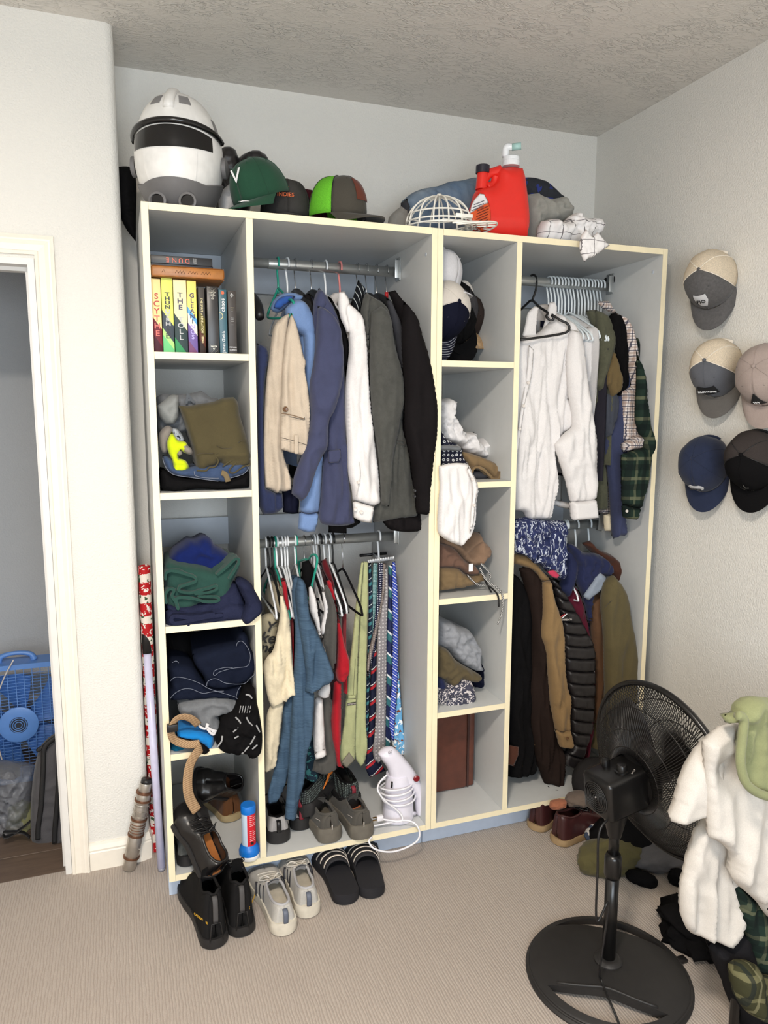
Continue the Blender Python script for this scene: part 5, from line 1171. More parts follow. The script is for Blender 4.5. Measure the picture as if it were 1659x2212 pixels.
# tie-dye cushion, sheets
tdye = patterned('tie_dye_denim', lambda nt, v: mixc(nt, noi(nt, coords(nt, scale=(1.3, 1, .6)), 11, 4, .6, 1.2), lin((36, 68, 104)), mixc(nt, noi(nt, v, 7, 3), lin((92, 134, 168)), lin((206, 208, 206)))))
drop(cloth('cushion', 'blue tie-dye cushion behind the wire cap frame', 'cushion', tdye, O(T2, "150,370 212,318 292,282 402,262 482,232 562,224 642,206 760,215 850,300 850,520 500,570 220,540 170,460"), .36, thick=.09, edge=.09, crumple=.008, cfreq=9, seed=153), H+.001)
drop(cloth('cushion_cover', 'dark grey cloth at the left end of the tie-dye cushion', 'cloth', charc, O(T2, "145,380 190,345 205,420 225,530 150,530 150,450"), .30, thick=.03, edge=.03, crumple=.006, seed=154), H+.001)
drop(cloth('cloth', 'pale grey rag crumpled left of the tie-dye cushion', 'cloth', fabric('pale_grey_rag', (150, 146, 140)), O(T2, "42,520 70,470 110,430 150,400 190,440 215,530 120,540"), .28, thick=.03, edge=.03, crumple=.01, cfreq=24, seed=155), H+.001)
navpat = patterned('navy_blue_print', lambda nt, v: mixc(nt, mth(nt, 'GREATER_THAN', noi(nt, v, 16, 2, .5, 1.), .58), lin((50, 52, 58)), lin((52, 62, 128))))
drop(cloth('blanket', 'dark grey and blue printed blanket behind the red jug', 'blanket', navpat, O(T2, "960,210 1010,204 1062,214 1132,238 1202,298 1258,345 1262,480 1000,520 960,400"), .40, thick=.07, edge=.06, crumple=.008, cfreq=10, seed=156), H+.001)
drop(cloth('bed_sheet', 'grey bed sheet crumpled right of the red jug', 'bed sheet', fabric('grey_sheet', (160, 158, 150), var=.05), O(T2, "980,330 1062,318 1102,342 1172,352 1246,340 1292,392 1312,480 1274,515 1200,520 1120,530 1096,582 1062,612 1000,610 980,450"), .22, thick=.07, edge=.05, crumple=.018, cfreq=14, seed=157), H+.001)
plt_ = plaid('white_windowpane', (236, 232, 230), (('x', .045, .0, .05, (96, 90, 92), .9), ('z', .045, .0, .05, (96, 90, 92), .9)), jitter=.012)
t = thing('pillowcase', 'white windowpane-check pillowcase hanging over the closet edge', 'pillowcase', (at(1250, 500, .1)[0], .08, H-.05))
drop(inflate('heap', plt_, t, O(T2, "1085,600 1112,505 1182,492 1262,520 1302,472 1352,446 1402,482 1482,490 1526,540 1512,600 1420,630 1330,636 1200,624"), .12, thick=.06, edge=.045, crumple=.018, cfreq=18, seed=158), H+.001)
inflate('hanging_corner', plt_, t, O(T2, "1392,600 1420,560 1460,610 1500,582 1586,670 1520,715 1462,755 1440,758 1410,786 1378,690"), -.03, thick=.012, edge=.01, crumple=.003, cfreq=20, h=.006, seed=159)
# wire frame for washing caps
t = thing('cap_frame', 'white plastic cap-washing frame in front of the red jug', 'cap frame', (*at(955, 495, .07)[:2], H))
C0 = at(948, 498, .09); C0[2] = H+.004; FM = capM(C0, (.82, -.55, 0), (0, 0, 1)); M_CAGE = plain('cage_white', (240, 236, 226), .35)
rr = .0028
for th in np.linspace(-PI/2, PI/2, 8)[:-1]:
    tube('rib', M_CAGE, t, xf([(.112*math.cos(th)*math.cos(a), .10*math.sin(th)*math.cos(a), .02+.10*math.sin(a)**.9) for a in np.linspace(0, PI, 19)], FM), rr, 6)
for zz, k in ((.02, 1.), (.034, 1.0), (.06, .93)):
    tube('hoop', M_CAGE, t, xf([(.112*k*math.cos(a), .10*k*math.sin(a), zz) for a in np.linspace(0, 2*PI, 33)[:-1]], FM), rr, 6, closed=True)
for f in (.0, .35, .7, 1.):
    tube('brim_bar', M_CAGE, t, xf([((.09+.085*f)*math.cos(a)+.02*f, .10*math.sin(a), .012-.02*f*math.sin(a)**2+.012) for a in np.linspace(-1.25, 1.25, 17)], FM), rr, 6)
for a in np.linspace(-1.1, 1.1, 9):
    tube('brim_rib', M_CAGE, t, xf([((.09+.085*f)*math.cos(a)+.02*f, .10*math.sin(a), .012-.02*f*math.sin(a)**2+.012) for f in (0, .5, 1)], FM), rr*.9, 6)
box('clasp', M_CAGE, t, C0[0]+.015, C0[0]+.075, C0[1]-.105, C0[1]-.095, H+.038, H+.05, bev=.002)
tube('post', M_CAGE, t, xf([(0, 0, .12), (0, 0, .004)], FM), .0035, 6); tube('knob', M_CAGE, t, xf([(0, 0, .118), (0, 0, .128)], FM), .008, 10)
# red detergent jug
red = plain('red_plastic_jug', (226, 44, 34), .32, var=.02)
YJ = .11; t = thing('detergent_jug', 'big red detergent jug with white pump and black cap', 'jug', (at(1085, 500, YJ)[0], YJ, H))
drop(inflate('body', red, t, O(T2, "812,138 900,132 972,140 990,200 1004,300 1020,450 1018,560 1002,606 900,602 800,596 690,576 640,540 616,460 640,372 668,290 700,272 760,258 786,230 796,180"), YJ, thick=.062, back=.062, edge=.07, h=.007), H+.001)
lathe('neck', red, t, [(.02, 0), (.019, .05), (.0185, .062)], frame(at(*pt(T2, 700, 285), YJ), (1, 0, 0), (0, 1, 0), np.array(at(*pt(T2, 710, 172), YJ))-np.array(at(*pt(T2, 700, 285), YJ))), 24)
lathe('fill_cap', plain('navy_black_cap', (28, 26, 40), .4), t, [(.0235, 0), (.0235, .024), (.021, .026), (.0005, .026)], frame(at(*pt(T2, 709, 174), YJ), (1, 0, 0), (0, 1, 0), (.03, 0, 1)), 28)
tube('handle', red, t, [at(*pt(T2, a, b), YJ) for a, b in ((712, 262), (722, 215), (752, 178), (790, 166), (830, 160))], [.018, .016, .015, .016, .02], 12, sp=5)
tube('handle', red, t, [at(*pt(T2, a, b), YJ) for a, b in ((800, 200), (790, 235), (770, 262), (740, 275))], [.016, .014, .016, .02], 12, sp=5)
lb = inflate('label', plain('orange_label', (214, 84, 36), .4), t, O(T2, "617,460 640,375 690,312 720,316 752,375 766,480 748,560 700,572 655,530"), YJ-.055, thick=.006, edge=.006, h=.005)
inflate('label_top', plain('white_label', (226, 222, 222), .4), lb, O(T2, "619,452 642,374 690,313 720,317 752,376 700,400 655,432"), YJ-.0605, thick=.003, edge=.003, h=.005)
for k in range(8):
    a = 410+k*19; seam(lb, T2, "%d,%d %d,%d" % (672-k*2, a+24, 752-k*1, a-12), YJ-.0635, plain('label_print', (86, 30, 22)), .0011, name='print_line')
for k in range(3): seam(lb, T2, "%d,%d %d,%d" % (650-k*8, 390+k*20, 720-k*2, 362+k*20), YJ-.065, plain('label_print_dark', (70, 74, 84)), .0011, name='print_line')
P = at(*pt(T2, 905, 128), YJ)
lathe('pump_collar', M_HW, t, [(.03, 0), (.03, .016), (.0285, .018), (.0285, .03), (.024, .033), (.0005, .033)], frame(P, (1, 0, 0), (0, 1, 0), (0, 0, 1)), 32)
tube('pump_spout', M_HW, t, [P+np.array((-.022, 0, .03)), P+np.array((-.022, 0, .052)), P+np.array((-.018, -.004, .062)), P+np.array((.0, -.012, .06))], [.012, .012, .012, .011], 14, sp=3)
tube('nozzle', plain('pale_teal_plastic', (168, 206, 200), .3), t, [P+np.array((-.004, -.012, .06)), P+np.array((.022, -.028, .062))], .0115, 16)
# ================================================================ LEFT CUBBYHOLES
K1 = (280, 420, 5.53); ZS1, ZS2, ZS3, ZS4, ZS5 = 1.778, 1.3627, .9499, .5339, ZB+TH
GB = 'books in the top left cubbyhole'
M_PAGE = plain('page_edges', (226, 214, 190), .9)
def sp_mat(name, cols):
    """printed spine: colour bands by height (object z), slanted"""
    def fn(nt, v):
        o = sepxyz(nt, v); q = mth(nt, 'ADD', o[2], mth(nt, 'MULTIPLY', o[0], 1.4)); c = lin(cols[0][1])
        for z, cc in cols[1:]: c = mixc(nt, mth(nt, 'GREATER_THAN', q, z), c, lin(cc))
        return c
    return patterned(name, fn, rough=.45, bs=.02)
def book(label, u0, u1, vtop, cover, Y=.03, dep=.145, z0=ZS1, vm=1450, round_=.004):
    x0 = at(*pt(K1, u0, vm), Y)[0]; x1 = at(*pt(K1, u1, vm), Y)[0]; z1 = at(*pt(K1, (u0+u1)/2, vtop), Y)[2]
    t = thing('book', label, 'book', ((x0+x1)/2, Y+dep/2, z0), GB)
    g = .0008
    box('spine', cover, t, x0+g, x1-g, Y, Y+.004, z0+.0004, z1, bev=min(.0015, round_))
    for a, b in ((x0+g, x0+g+.0018), (x1-g-.0018, x1-g)): box('cover_board', cover, t, a, b, Y+.003, Y+dep, z0+.0004, z1)
    box('pages', M_PAGE, t, x0+g+.0019, x1-g-.0019, Y+.0045, Y+dep-.003, z0+.002, z1-.003)
    return t, (x0+x1)/2, z1, Y, x1-x0
def vtext(t, s, x, z, Y, size, mat, sx=1., line=.8, outline=None):
    n = len(s)
    for i, ch in enumerate(s):
        if ch != ' ': text(ch, size, mat(i) if callable(mat) else mat, frame((x, Y-.0006, z-(i-(n-1)/2)*size*line), (1, 0, 0), (0, 0, 1), (0, -1, 0)), t, sx=sx, bold=.0004)
m_cr = plain('print_cream', (240, 226, 170), .5); m_navy = plain('print_navy', (46, 40, 82), .5); m_rd = plain('print_red', (176, 40, 44), .5); m_dk = plain('print_dark', (24, 24, 34), .5); m_tc = plain('print_terracotta', (214, 96, 70), .5); m_ltg = plain('print_grey', (176, 176, 176), .5)
t, x, z1, Y, w_ = book('book with cream and dark red spine, leftmost upright', 268, 385, 1005, sp_mat('spine_red', [(0, (74, 30, 40)), (.035, (112, 36, 46)), (.085, (238, 214, 150))]))
vtext(t, 'SCYTHE', x, (ZS1+z1)/2+.002, Y, .023, lambda i: m_rd if i < 3 else plain('print_salmon', (216, 104, 92), .5), 1.1, .92)
t, x, z1, Y, w_ = book('book with lime and grey spine, second upright', 386, 528, 1000, sp_mat('spine_lime', [(0, (112, 196, 128)), (.03, (176, 216, 130)), (.05, (64, 72, 80)), (.10, (214, 222, 112))]))
vtext(t, 'THUNDERHEAD', x, (ZS1+z1)/2, Y, .0145, lambda i: m_ltg if 3 < i < 8 else m_dk, 1.5, .84)
t, x, z1, Y, w_ = book('thick book with cream and dark green spine, third upright', 529, 690, 1018, sp_mat('spine_cream', [(0, (58, 142, 88)), (.02, (52, 66, 66)), (.09, (240, 228, 176))]))
vtext(t, 'THE TOLL', x, (ZS1+z1)/2, Y, .0195, lambda i: m_ltg if i > 3 else m_navy, 1.25, .9)
t, x, z1, Y, w_ = book('book with yellow and violet spine, fourth upright', 691, 808, 1030, sp_mat('spine_violet', [(0, (120, 76, 110)), (.02, (112, 92, 150)), (.07, (240, 232, 206)), (.10, (96, 160, 206)), (.118, (242, 216, 116))]))
vtext(t, 'GLEANINGS', x, (ZS1+z1)/2+.002, Y, .0175, lambda i: plain('print_lilac', (170, 156, 214), .5) if i > 5 else m_navy, 1.1, .86)
t, x, z1, Y, w_ = book('slim dark olive book with cream capitals', 822, 905, 1110, sp_mat('spine_olive', [(0, (48, 34, 26)), (.03, (84, 44, 30)), (.06, (92, 84, 34)), (.115, (70, 66, 62))]))
text('THE SPIRIT of REVELATION   SEBAS', .0085, m_cr, frame((x, Y-.0006, (ZS1+z1)/2), (0, 0, -1), (1, 0, 0), (0, -1, 0)), t)
t, x, z1, Y, w_ = book('black leatherbound book with silver tooling', 925, 1066, 1098, plain('black_leather', (38, 36, 36), .35), round_=.004)
m_sil = plain('silver_print', (196, 190, 174), .35, .8)
for k, s_ in enumerate(('THE', 'COMPLETE', 'TALES', '& POEMS', 'OF', 'POE')): text(s_, .0042, m_sil, frame((x, Y-.0006, z1-.014-k*.0045), (1, 0, 0), (0, 0, 1), (0, -1, 0)), t)
for k, s_ in enumerate(('SANTA', 'FE')): text(s_, .006, m_sil, frame((x, Y-.0006, ZS1+.022-k*.007), (1, 0, 0), (0, 0, 1), (0, -1, 0)), t)
for k in range(16):
    for zz in (z1-.002-k*.0011, ZS1+.03-.0018*k): tube('tooling', m_sil, t, [(x-.011+.0013*(k*7 % 16), Y-.0006, zz), (x-.008+.0013*(k*7 % 16), Y-.0006, zz-.005)], .00035, 4)
t, x, z1, Y, w_ = book('teal paperback with white lower-case title', 1066, 1168, 1135, plain('teal_cover', (44, 84, 96), .4))
text('chaos', .017, m_wt, frame((x, Y-.0006, z1-.046), (0, 0, 1), (-1, 0, 0), (0, -1, 0)), t); text('James Gleick', .0125, m_wt, frame((x, Y-.0006, ZS1+.037), (0, 0, 1), (-1, 0, 0), (0, -1, 0)), t)
lathe('publisher_mark', plain('orange_print', (196, 92, 52), .5), t, [(.005, 0), (.005, .0006), (.0005, .0006)], frame((x, Y-.0002, z1-.01), (1, 0, 0), (0, 0, 1), (0, -1, 0)), 16)
tube('ring_print', m_cr, t, [(x-w_*.4+.009*math.cos(a), Y-.0004, z1-.078+.010*math.sin(a)) for a in np.linspace(-PI/2, PI/2, 14)], .0008, 5)
t, x, z1, Y, w_ = book('brown-black book with small gold and white print, rightmost', 1174, 1278, 1152, plain('brown_black_cover', (52, 46, 42), .5))
for zz, w2, mt in ((z1-.05, .010, m_cr), (z1-.056, .007, m_cr), (z1-.061, .005, m_ltg), (z1-.08, .008, m_ltg), (z1-.085, .007, m_ltg), (z1-.09, .008, m_ltg), (z1-.1, .006, m_ltg)): tube('print_line', mt, t, [(x-w2/2, Y-.0004, zz), (x+w2/2, Y-.0004, zz)], .0006, 4)
for k, s_ in enumerate(('FICTION', 'SCIENCE')): text(s_, .0055, m_wt, frame((x, Y-.0006, ZS1+.021-.008*k), (1, 0, 0), (0, 0, 1), (0, -1, 0)), t)
tube('emblem', m_wt, t, [(x, Y-.0006, z1-.006), (x, Y-.0006, z1-.02)], .0006, 4); tube('emblem', m_wt, t, [(x+.004*math.cos(a), Y-.0006, z1-.013+.004*math.sin(a)) for a in np.linspace(0, 2*PI, 13)[:-1]], .0005, 4, closed=True)
# lying books
zt = max(at(*pt(K1, 600, 1018), .03)[2], at(*pt(K1, 440, 1000), .03)[2])
def lying(label, u0, u1, z0, z1, Y, cover, rnd=.003):
    x0 = max(TH+.001, at(*pt(K1, u0, 950), Y)[0]); x1 = at(*pt(K1, u1, 950), Y)[0]
    t = thing('book', label, 'book', ((x0+x1)/2, Y+.07, z0), GB)
    box('spine', cover, t, x0, x1, Y, Y+.006, z0, z1, bev=rnd)
    for a, b in ((z0, z0+.002), (z1-.002, z1)): box('cover_board', cover, t, x0, x1, Y+.004, Y+.15, a, b)
    box('pages', M_PAGE, t, x0+.002, x1-.003, Y+.0062, Y+.147, z0+.0022, z1-.0022); return t, x0, x1
z_ = zt+.001
m_lea = plain('tan_leather', (152, 98, 44), .4, var=.25)
t, x0, x1 = lying('tan leatherbound book lying across the upright books', 235, 1130, z_, z_+.031, .012, m_lea, .007)
for k in range(4):
    xa = x0+.03+(x1-x0-.06)*k/4
    for q in range(3 if k else 1): tube('tooled_mark', plain('dark_tooling', (84, 50, 20), .6), t, [(xa+.009*q, .0115, z_+.012), (xa+.006+.009*q, .0115, z_+.02), (xa+.009+.009*q, .0115, z_+.012)], .0006, 4)
z_ += .0315
t, x0, x1 = lying('thin black book between the leather book and the top paperback', 240, 1000, z_, z_+.0065, .02, m_dk, .001)
z_ += .007
t, x0, x1 = lying('black paperback with orange title on top of the books', 240, 992, z_, z_+.0225, .02, plain('black_cover', (26, 27, 30), .4), .0015)
for i, ch in enumerate('DUNE'):
    text(ch, .019, m_tc, frame((at(*pt(K1, 690-i*78, 820), .02)[0], .0194, z_+.0112), (-1, 0, 0), (0, 0, -1), (0, -1, 0)), t)
text('FRANK', .005, m_ltg, frame((at(*pt(K1, 790, 820), .02)[0], .0194, z_+.0112), (0, 0, -1), (1, 0, 0), (0, -1, 0)), t); text('HERBERT', .004, m_ltg, frame((at(*pt(K1, 768, 820), .02)[0], .0194, z_+.0112), (0, 0, -1), (1, 0, 0), (0, -1, 0)), t)
# ---- second cubbyhole
K2 = (300, 800, 5.53)
olive2 = fabric('olive_sweat_cloth', (80, 72, 48)); denim = fabric('blue_denim', (66, 84, 116), (44, 58, 84), mottle=40); ddenim = fabric('dark_denim', (25, 31, 48), (15, 19, 32), mottle=40); m_hem = plain('faded_hem', (118, 124, 138), .9); hivis = fabric('hi_vis_yellow', (214, 232, 24)); greyh = fabric('grey_marl', (122, 124, 126), (100, 102, 106), mottle=60)
cloth('jeans', 'black jeans folded at the bottom of the second cubbyhole', 'jeans', blackc, O(K2, "258,1200 330,1200 420,1260 900,1300 1080,1300 1300,1200 1332,1230 1322,1385 1100,1415 950,1425 700,1405 500,1445 400,1462 380,1436 262,1430"), .05, thick=.03, back=.33, edge=.03, drape=.003, seed=160)
t = thing('jeans', 'blue jeans folded on the black jeans', 'jeans', (.16, .2, ZS2+.05))
inflate('folded_legs', denim, t, O(K2, "282,1040 330,1020 392,1070 422,1150 480,1170 690,1150 880,1120 1200,1080 1300,1130 1312,1180 1242,1245 1092,1290 1052,1330 932,1330 640,1284 432,1252 342,1190"), .045, thick=.03, back=.3, edge=.025, crumple=.004, cfreq=26, seed=161)
for s_ in ("285,1045 300,1110 345,1190 430,1250 640,1282 800,1305 950,1325", "660,1205 680,1260 800,1285 960,1290", "1090,1288 1240,1243 1305,1180 1300,1145"): trims(t, K2, s_, .012, m_hem, .0009)
tube('belt_strap', fabric('tan_webbing', (120, 104, 76)), t, [at(*pt(K2, a, b), .01) for a, b in ((985, 1225), (1030, 1240), (1055, 1290), (1065, 1330))], .0085, 8, sp=3, flat=.25, up=(0, 1, 0))
t = thing('sweatshirt', 'grey marl sweatshirt with a black letter, behind the olive one', 'sweatshirt', (.1, .3, ZS2+.1))
inflate('body', greyh, t, O(K2, "205,320 285,282 420,292 560,282 700,256 742,242 802,282 852,322 942,332 960,420 900,600 480,760 240,900 215,700"), .17, thick=.05, back=.25, edge=.04, crumple=.01, cfreq=18, seed=162)
text('A', .042, M_HB, frame(at(*pt(K2, 600, 345), .112), (.95, 0, .1), (-.2, 0, 1), (0, -1, 0)), t, bold=.002)
t = thing('shorts', 'olive sweat shorts folded over the jeans', 'shorts', (.2, .2, ZS2+.06))
inflate('body', olive2, t, O(K2, "475,420 600,422 720,402 900,372 1000,332 1130,320 1172,362 1202,520 1292,820 1336,1000 1330,1128 1250,1160 1132,1232 1090,1206 1010,1160 962,1092 902,1150 832,1160 800,1204 692,1192 662,1000 582,720"), .05, thick=.04, back=.3, edge=.035, drape=.004, dfreq=(16, 8), seed=163, folds=[(*pt(K2, 905, 1010), *pt(K2, 1330, 990), .012, .012), (*pt(K2, 1130, 330), *pt(K2, 1300, 900), .012, -.01)])
for s_ in ("690,1195 800,1200 840,1160 910,1150 950,1080 910,1010 1000,985 1120,1060 1220,1030 1320,985", "1335,1000 1330,1120 1250,1150 1130,1228 1080,1190 1180,1080 1120,1070 1000,1150"): trims(t, K2, s_, .018, olive2, .0026)
trims(t, K2, "690,1010 760,990 900,995", .012, plain('olive_thread', (60, 52, 32)), .001, 'seam'); trims(t, K2, "930,900 1010,930 1120,920 1220,840 1290,830", .012, plain('olive_thread', (60, 52, 32)), .001, 'seam')
t = thing('work_glove', 'grey and hi-vis yellow glove beside the olive shorts', 'glove', (.08, .05, ZS2+.1))
inflate('palm', fabric('grey_suede', (142, 134, 126)), t, O(K2, "240,760 300,680 350,655 396,690 400,760 350,880 352,1000 280,990 245,900"), .07, thick=.025, edge=.025, seed=164)
inflate('hi_vis_cuff', hivis, t, O(K2, "392,728 432,790 472,835 560,858 600,930 640,1000 560,992 502,960 470,1050 560,1080 606,1160 562,1196 452,1216 412,1190 402,1090 345,960 335,860"), .04, thick=.018, edge=.018, crumple=.006, cfreq=30, seed=165)
inflate('finger', fabric('grey_suede', (142, 134, 126)), t, O(K2, "470,880 540,880 620,930 650,1000 600,1005 530,960"), .03, thick=.014, edge=.014, seed=166); inflate('finger', fabric('grey_suede', (142, 134, 126)), t, O(K2, "430,960 500,940 520,1000 470,1035"), .03, thick=.014, edge=.014, seed=167)
t = cloth('shirt', 'light grey tee draped at the left of the second cubbyhole', 'shirt', fabric('light_grey_tee', (150, 152, 150)), O(K2, "222,420 300,360 400,290 470,300 480,450 470,560 420,640 330,650 250,560"), .09, thick=.03, edge=.03, crumple=.01, cfreq=20, seed=168)
cloth('shirt', 'white printed tee under the grey glove', 'shirt', patterned('white_squiggle', lambda nt, v: mixc(nt, mth(nt, 'GREATER_THAN', noi(nt, v, 60, 2, .5, 2), .58), lin((170, 176, 182)), lin((40, 44, 54)))), O(K2, "390,690 440,690 500,740 560,860 480,870 400,800"), .075, thick=.02, edge=.02, crumple=.006, seed=169)
# ---- third cubbyhole
K3 = (310, 1000, 5.352)
navtow = fabric('navy_terry', (42, 46, 70), (28, 31, 50), weave=180, bs=.8); greens = fabric('green_sweat_cloth', (40, 74, 66)); royal = fabric('royal_blue_fleece', (14, 32, 94))
t = thing('towel', 'navy terry towel folded at the bottom of the third cubbyhole', 'towel', (.17, .2, ZS3))
inflate('lower_fold', navtow, t, O(K3, "256,1690 420,1690 640,1690 860,1660 1020,1600 1150,1640 1200,1740 1160,1810 900,1832 640,1880 430,1922 330,1892 258,1884"), .03, thick=.035, back=.36, edge=.03, drape=.003, seed=170)
inflate('upper_fold', navtow, t, O(K3, "256,1630 420,1640 640,1620 860,1520 1000,1420 1060,1360 1130,1500 1180,1640 1020,1700 860,1740 640,1760 430,1780 300,1760"), .045, thick=.035, back=.33, edge=.03, drape=.003, seed=171)
inflate('hanging_fold', navtow, t, O(K3, "1062,1370 1142,1342 1232,1382 1292,1482 1362,1620 1367,1722 1292,1800 1202,1872 1160,1850 1130,1780 1180,1640 1120,1500"), .0, thick=.035, edge=.03, back=.1, crumple=.004, seed=172)
foldsheet('rolled_edge', navtow, t, O(K3, "900,1760 640,1800 430,1850 345,1850 325,1800 380,1770 560,1790 800,1750"), -.008, .08, t=.006, seed=3)
t = thing('sweatshirt', 'dark green sweatshirt folded on the navy towel', 'sweatshirt', (.15, .2, ZS3+.08))
inflate('body', greens, t, O(K3, "246,1180 292,1142 400,1170 560,1190 690,1215 800,1245 900,1180 1020,1112 1090,1110 1116,1160 1082,1280 1022,1400 1032,1480 962,1560 862,1612 700,1600 560,1670 420,1692 262,1632 250,1400"), .06, thick=.04, back=.3, edge=.035, drape=.003, dfreq=(14, 12), seed=173)
foldsheet('fold', greens, t, O(K3, "256,1340 262,1275 330,1248 460,1275 590,1325 600,1370 520,1400 420,1440 430,1490 560,1500 720,1460 830,1425 848,1460 760,1495 600,1515"), .012, .09, t=.0042, seed=4)
foldsheet('fold', greens, t, O(K3, "400,1690 380,1600 400,1560 540,1560 700,1600 850,1600 870,1570 800,1545 640,1545"), .014, .08, t=.0042, seed=5)
foldsheet('fold', greens, t, O(K3, "262,1620 258,1520 300,1460 350,1480 330,1540 370,1600 400,1680"), .014, .08, t=.004, seed=6)
foldsheet('fold', greens, t, O(K3, "1000,1330 1080,1200 1105,1130 1060,1115 980,1190 860,1290"), .016, .1, t=.0042, seed=7)
cloth('blanket', 'royal blue fleece heaped on the green sweatshirt', 'blanket', royal, O(K3, "286,1132 332,1050 442,960 532,900 602,905 700,855 770,870 832,960 922,1010 992,1060 1002,1102 960,1300 800,1380 560,1380 330,1330"), .16, thick=.06, back=.22, edge=.05, crumple=.012, cfreq=10, seed=174)
# ---- fourth cubbyhole
K4 = (340, 1340, 5.925)
cloth('bag', 'black bag pushed into the back of the fourth cubbyhole', 'bag', blackc, O(K4, "112,190 330,172 422,232 602,320 722,300 822,220 892,262 882,420 700,560 400,600 140,620"), .26, thick=.06, back=.25, edge=.05, crumple=.006, seed=175)
t = thing('jeans', 'dark jeans folded on top with a pale looped hem', 'jeans', (.2, .2, ZS4+.16))
inflate('folded_legs', ddenim, t, O(K4, "440,440 700,350 1010,285 1042,180 1100,132 1152,200 1182,320 1252,480 1280,570 1252,640 1182,740 1100,800 850,866 650,850 622,820 600,740 480,560"), .06, thick=.04, back=.28, edge=.035, drape=.003, seed=176)
for s_ in ("1010,330 1030,280 1085,268 1150,340 1188,440 1180,530 1140,590 960,615 800,660 740,705 715,690 740,640 860,605 965,605", "632,845 640,790 700,752 770,752 880,805 1100,812 1190,740 1250,680 1275,580"): trims(t, K4, s_, .02, m_hem, .0008)
t = thing('jeans', 'dark jeans folded below, hem open to the front', 'jeans', (.15, .2, ZS4+.11))
inflate('folded_legs', ddenim, t, O(K4, "140,600 200,562 450,600 560,740 640,840 850,870 1072,832 1062,982 1022,1032 900,995 500,1005 180,1022 150,932 180,870 168,780"), .055, thick=.035, back=.3, edge=.03, crumple=.004, seed=177)
for s_ in ("168,775 225,730 330,735 450,770 560,815 650,870 800,920 980,975 1030,1010", "165,1000 230,930 330,880 430,878 500,905 590,935 700,915 850,905", "190,540 240,520 272,545", "1070,840 1030,900 1010,980"): trims(t, K4, s_, .022, m_hem, .0008)
t = thing('sweatpants', 'grey sweatpants with white drawstring under the jeans', 'sweatpants', (.15, .2, ZS4+.06))
inflate('body', greyh, t, O(K4, "250,1060 480,1000 850,980 1000,1010 1100,890 1132,980 1082,1080 950,1160 762,1212 802,1300 800,1382 682,1402 540,1332 402,1240 300,1205"), .045, thick=.04, back=.3, edge=.03, crumple=.009, cfreq=14, seed=178)
for s_ in ("525,1330 560,1370 620,1385 640,1320 670,1305 640,1360 690,1400 750,1420 720,1460 680,1440 640,1390", "700,1420 780,1440 850,1380 830,1350 800,1400 740,1430"): trims(t, K4, s_, .012, plain('white_cord', (214, 210, 210), .8), .0042, 'drawstring')
t = thing('cycling_shorts', 'black sports shorts with grey reflective strips spilling over the edge', 'shorts', (.24, .05, ZS4-.03))
inflate('body', blackc, t, O(K4, "960,1170 1060,1010 1130,862 1242,862 1272,1040 1312,1230 1342,1540 1312,1680 1182,1770 1130,1702 1000,1700 860,1690 780,1622 742,1480 802,1382 812,1280"), -.005, thick=.045, back=.12, edge=.04, crumple=.012, cfreq=16, seed=179)
for s_ in ("1130,950 1180,960 1210,1000", "1000,1240 1050,1290 1060,1340 970,1430", "1140,1240 1170,1300 1220,1345", "760,1630 820,1550 830,1480", "985,1510 1040,1480", "1080,1710 1180,1600 1250,1480", "1215,1650 1280,1590", "1265,1340 1310,1430"): trims(t, K4, s_, -.047, plain('reflective_grey', (150, 150, 150), .4), .0028, 'reflective_strip')
for k in range(5): trims(t, K4, "%d,1185 %d,1095" % (1050+k*32, 1068+k*32), -.047, plain('reflective_grey', (150, 150, 150), .4), .0015, 'print_line')
cloth('towel', 'bright blue cloth with black lining behind the tan belt', 'cloth', fabric('cyan_blue_cloth', (22, 132, 208)), O(K4, "250,1432 440,1412 640,1452 716,1492 722,1562 690,1645 640,1640 560,1570 400,1525 258,1492"), .02, thick=.028, back=.2, edge=.025, drape=.002, seed=180)
cloth('lining', 'black lining flap under the bright blue cloth', 'cloth', blackc, O(K4, "240,1500 420,1525 570,1575 650,1640 690,1650 620,1720 570,1705 520,1630 300,1600 240,1560"), .0, thick=.02, back=.15, edge=.02, seed=181)
cloth('swim_shorts', 'teal print cloth at the left of the belt', 'cloth', patterned('teal_print', lambda nt, v: mixc(nt, noi(nt, v, 40, 2, .5, 1), lin((10, 34, 48)), lin((28, 130, 168)))), O(K4, "166,1622 240,1592 402,1620 382,1672 280,1692 176,1694"), .04, thick=.02, back=.2, edge=.02, crumple=.005, seed=182)
t = thing('belt', 'tan braided belt trailing down from the fourth cubbyhole', 'belt', (.1, -.03, ZS5+.05))
web = patterned('tan_braid', lambda nt, v: mixc(nt, band(nt, mth(nt, 'ADD', sepxyz(nt, v)[2], mth(nt, 'MULTIPLY', sepxyz(nt, v)[0], .8)), .006, 0, .5), lin((176, 146, 112)), lin((140, 112, 84))), bs=.5)
tube('strap', web, t, [at(*pt(K4, a, b), y) for a, b, y in ((520, 1340, .0), (440, 1265, -.02), (330, 1235, -.03), (235, 1270, -.035), (180, 1380, -.035), (185, 1480, -.03), (250, 1550, -.02), (400, 1590, -.02), (540, 1580, -.03))], .0125, 10, sp=5, flat=.2, up=(0, 1, 0))
box('keeper', M_HB, t, *(lambda p: (p[0]-.02, p[0]+.014, p[1]-.01, p[1]+.01, p[2]-.012, p[2]+.012))(at(*pt(K4, 205, 1370), -.035)), bev=.003)
KB = (340, 1600, 4.607)
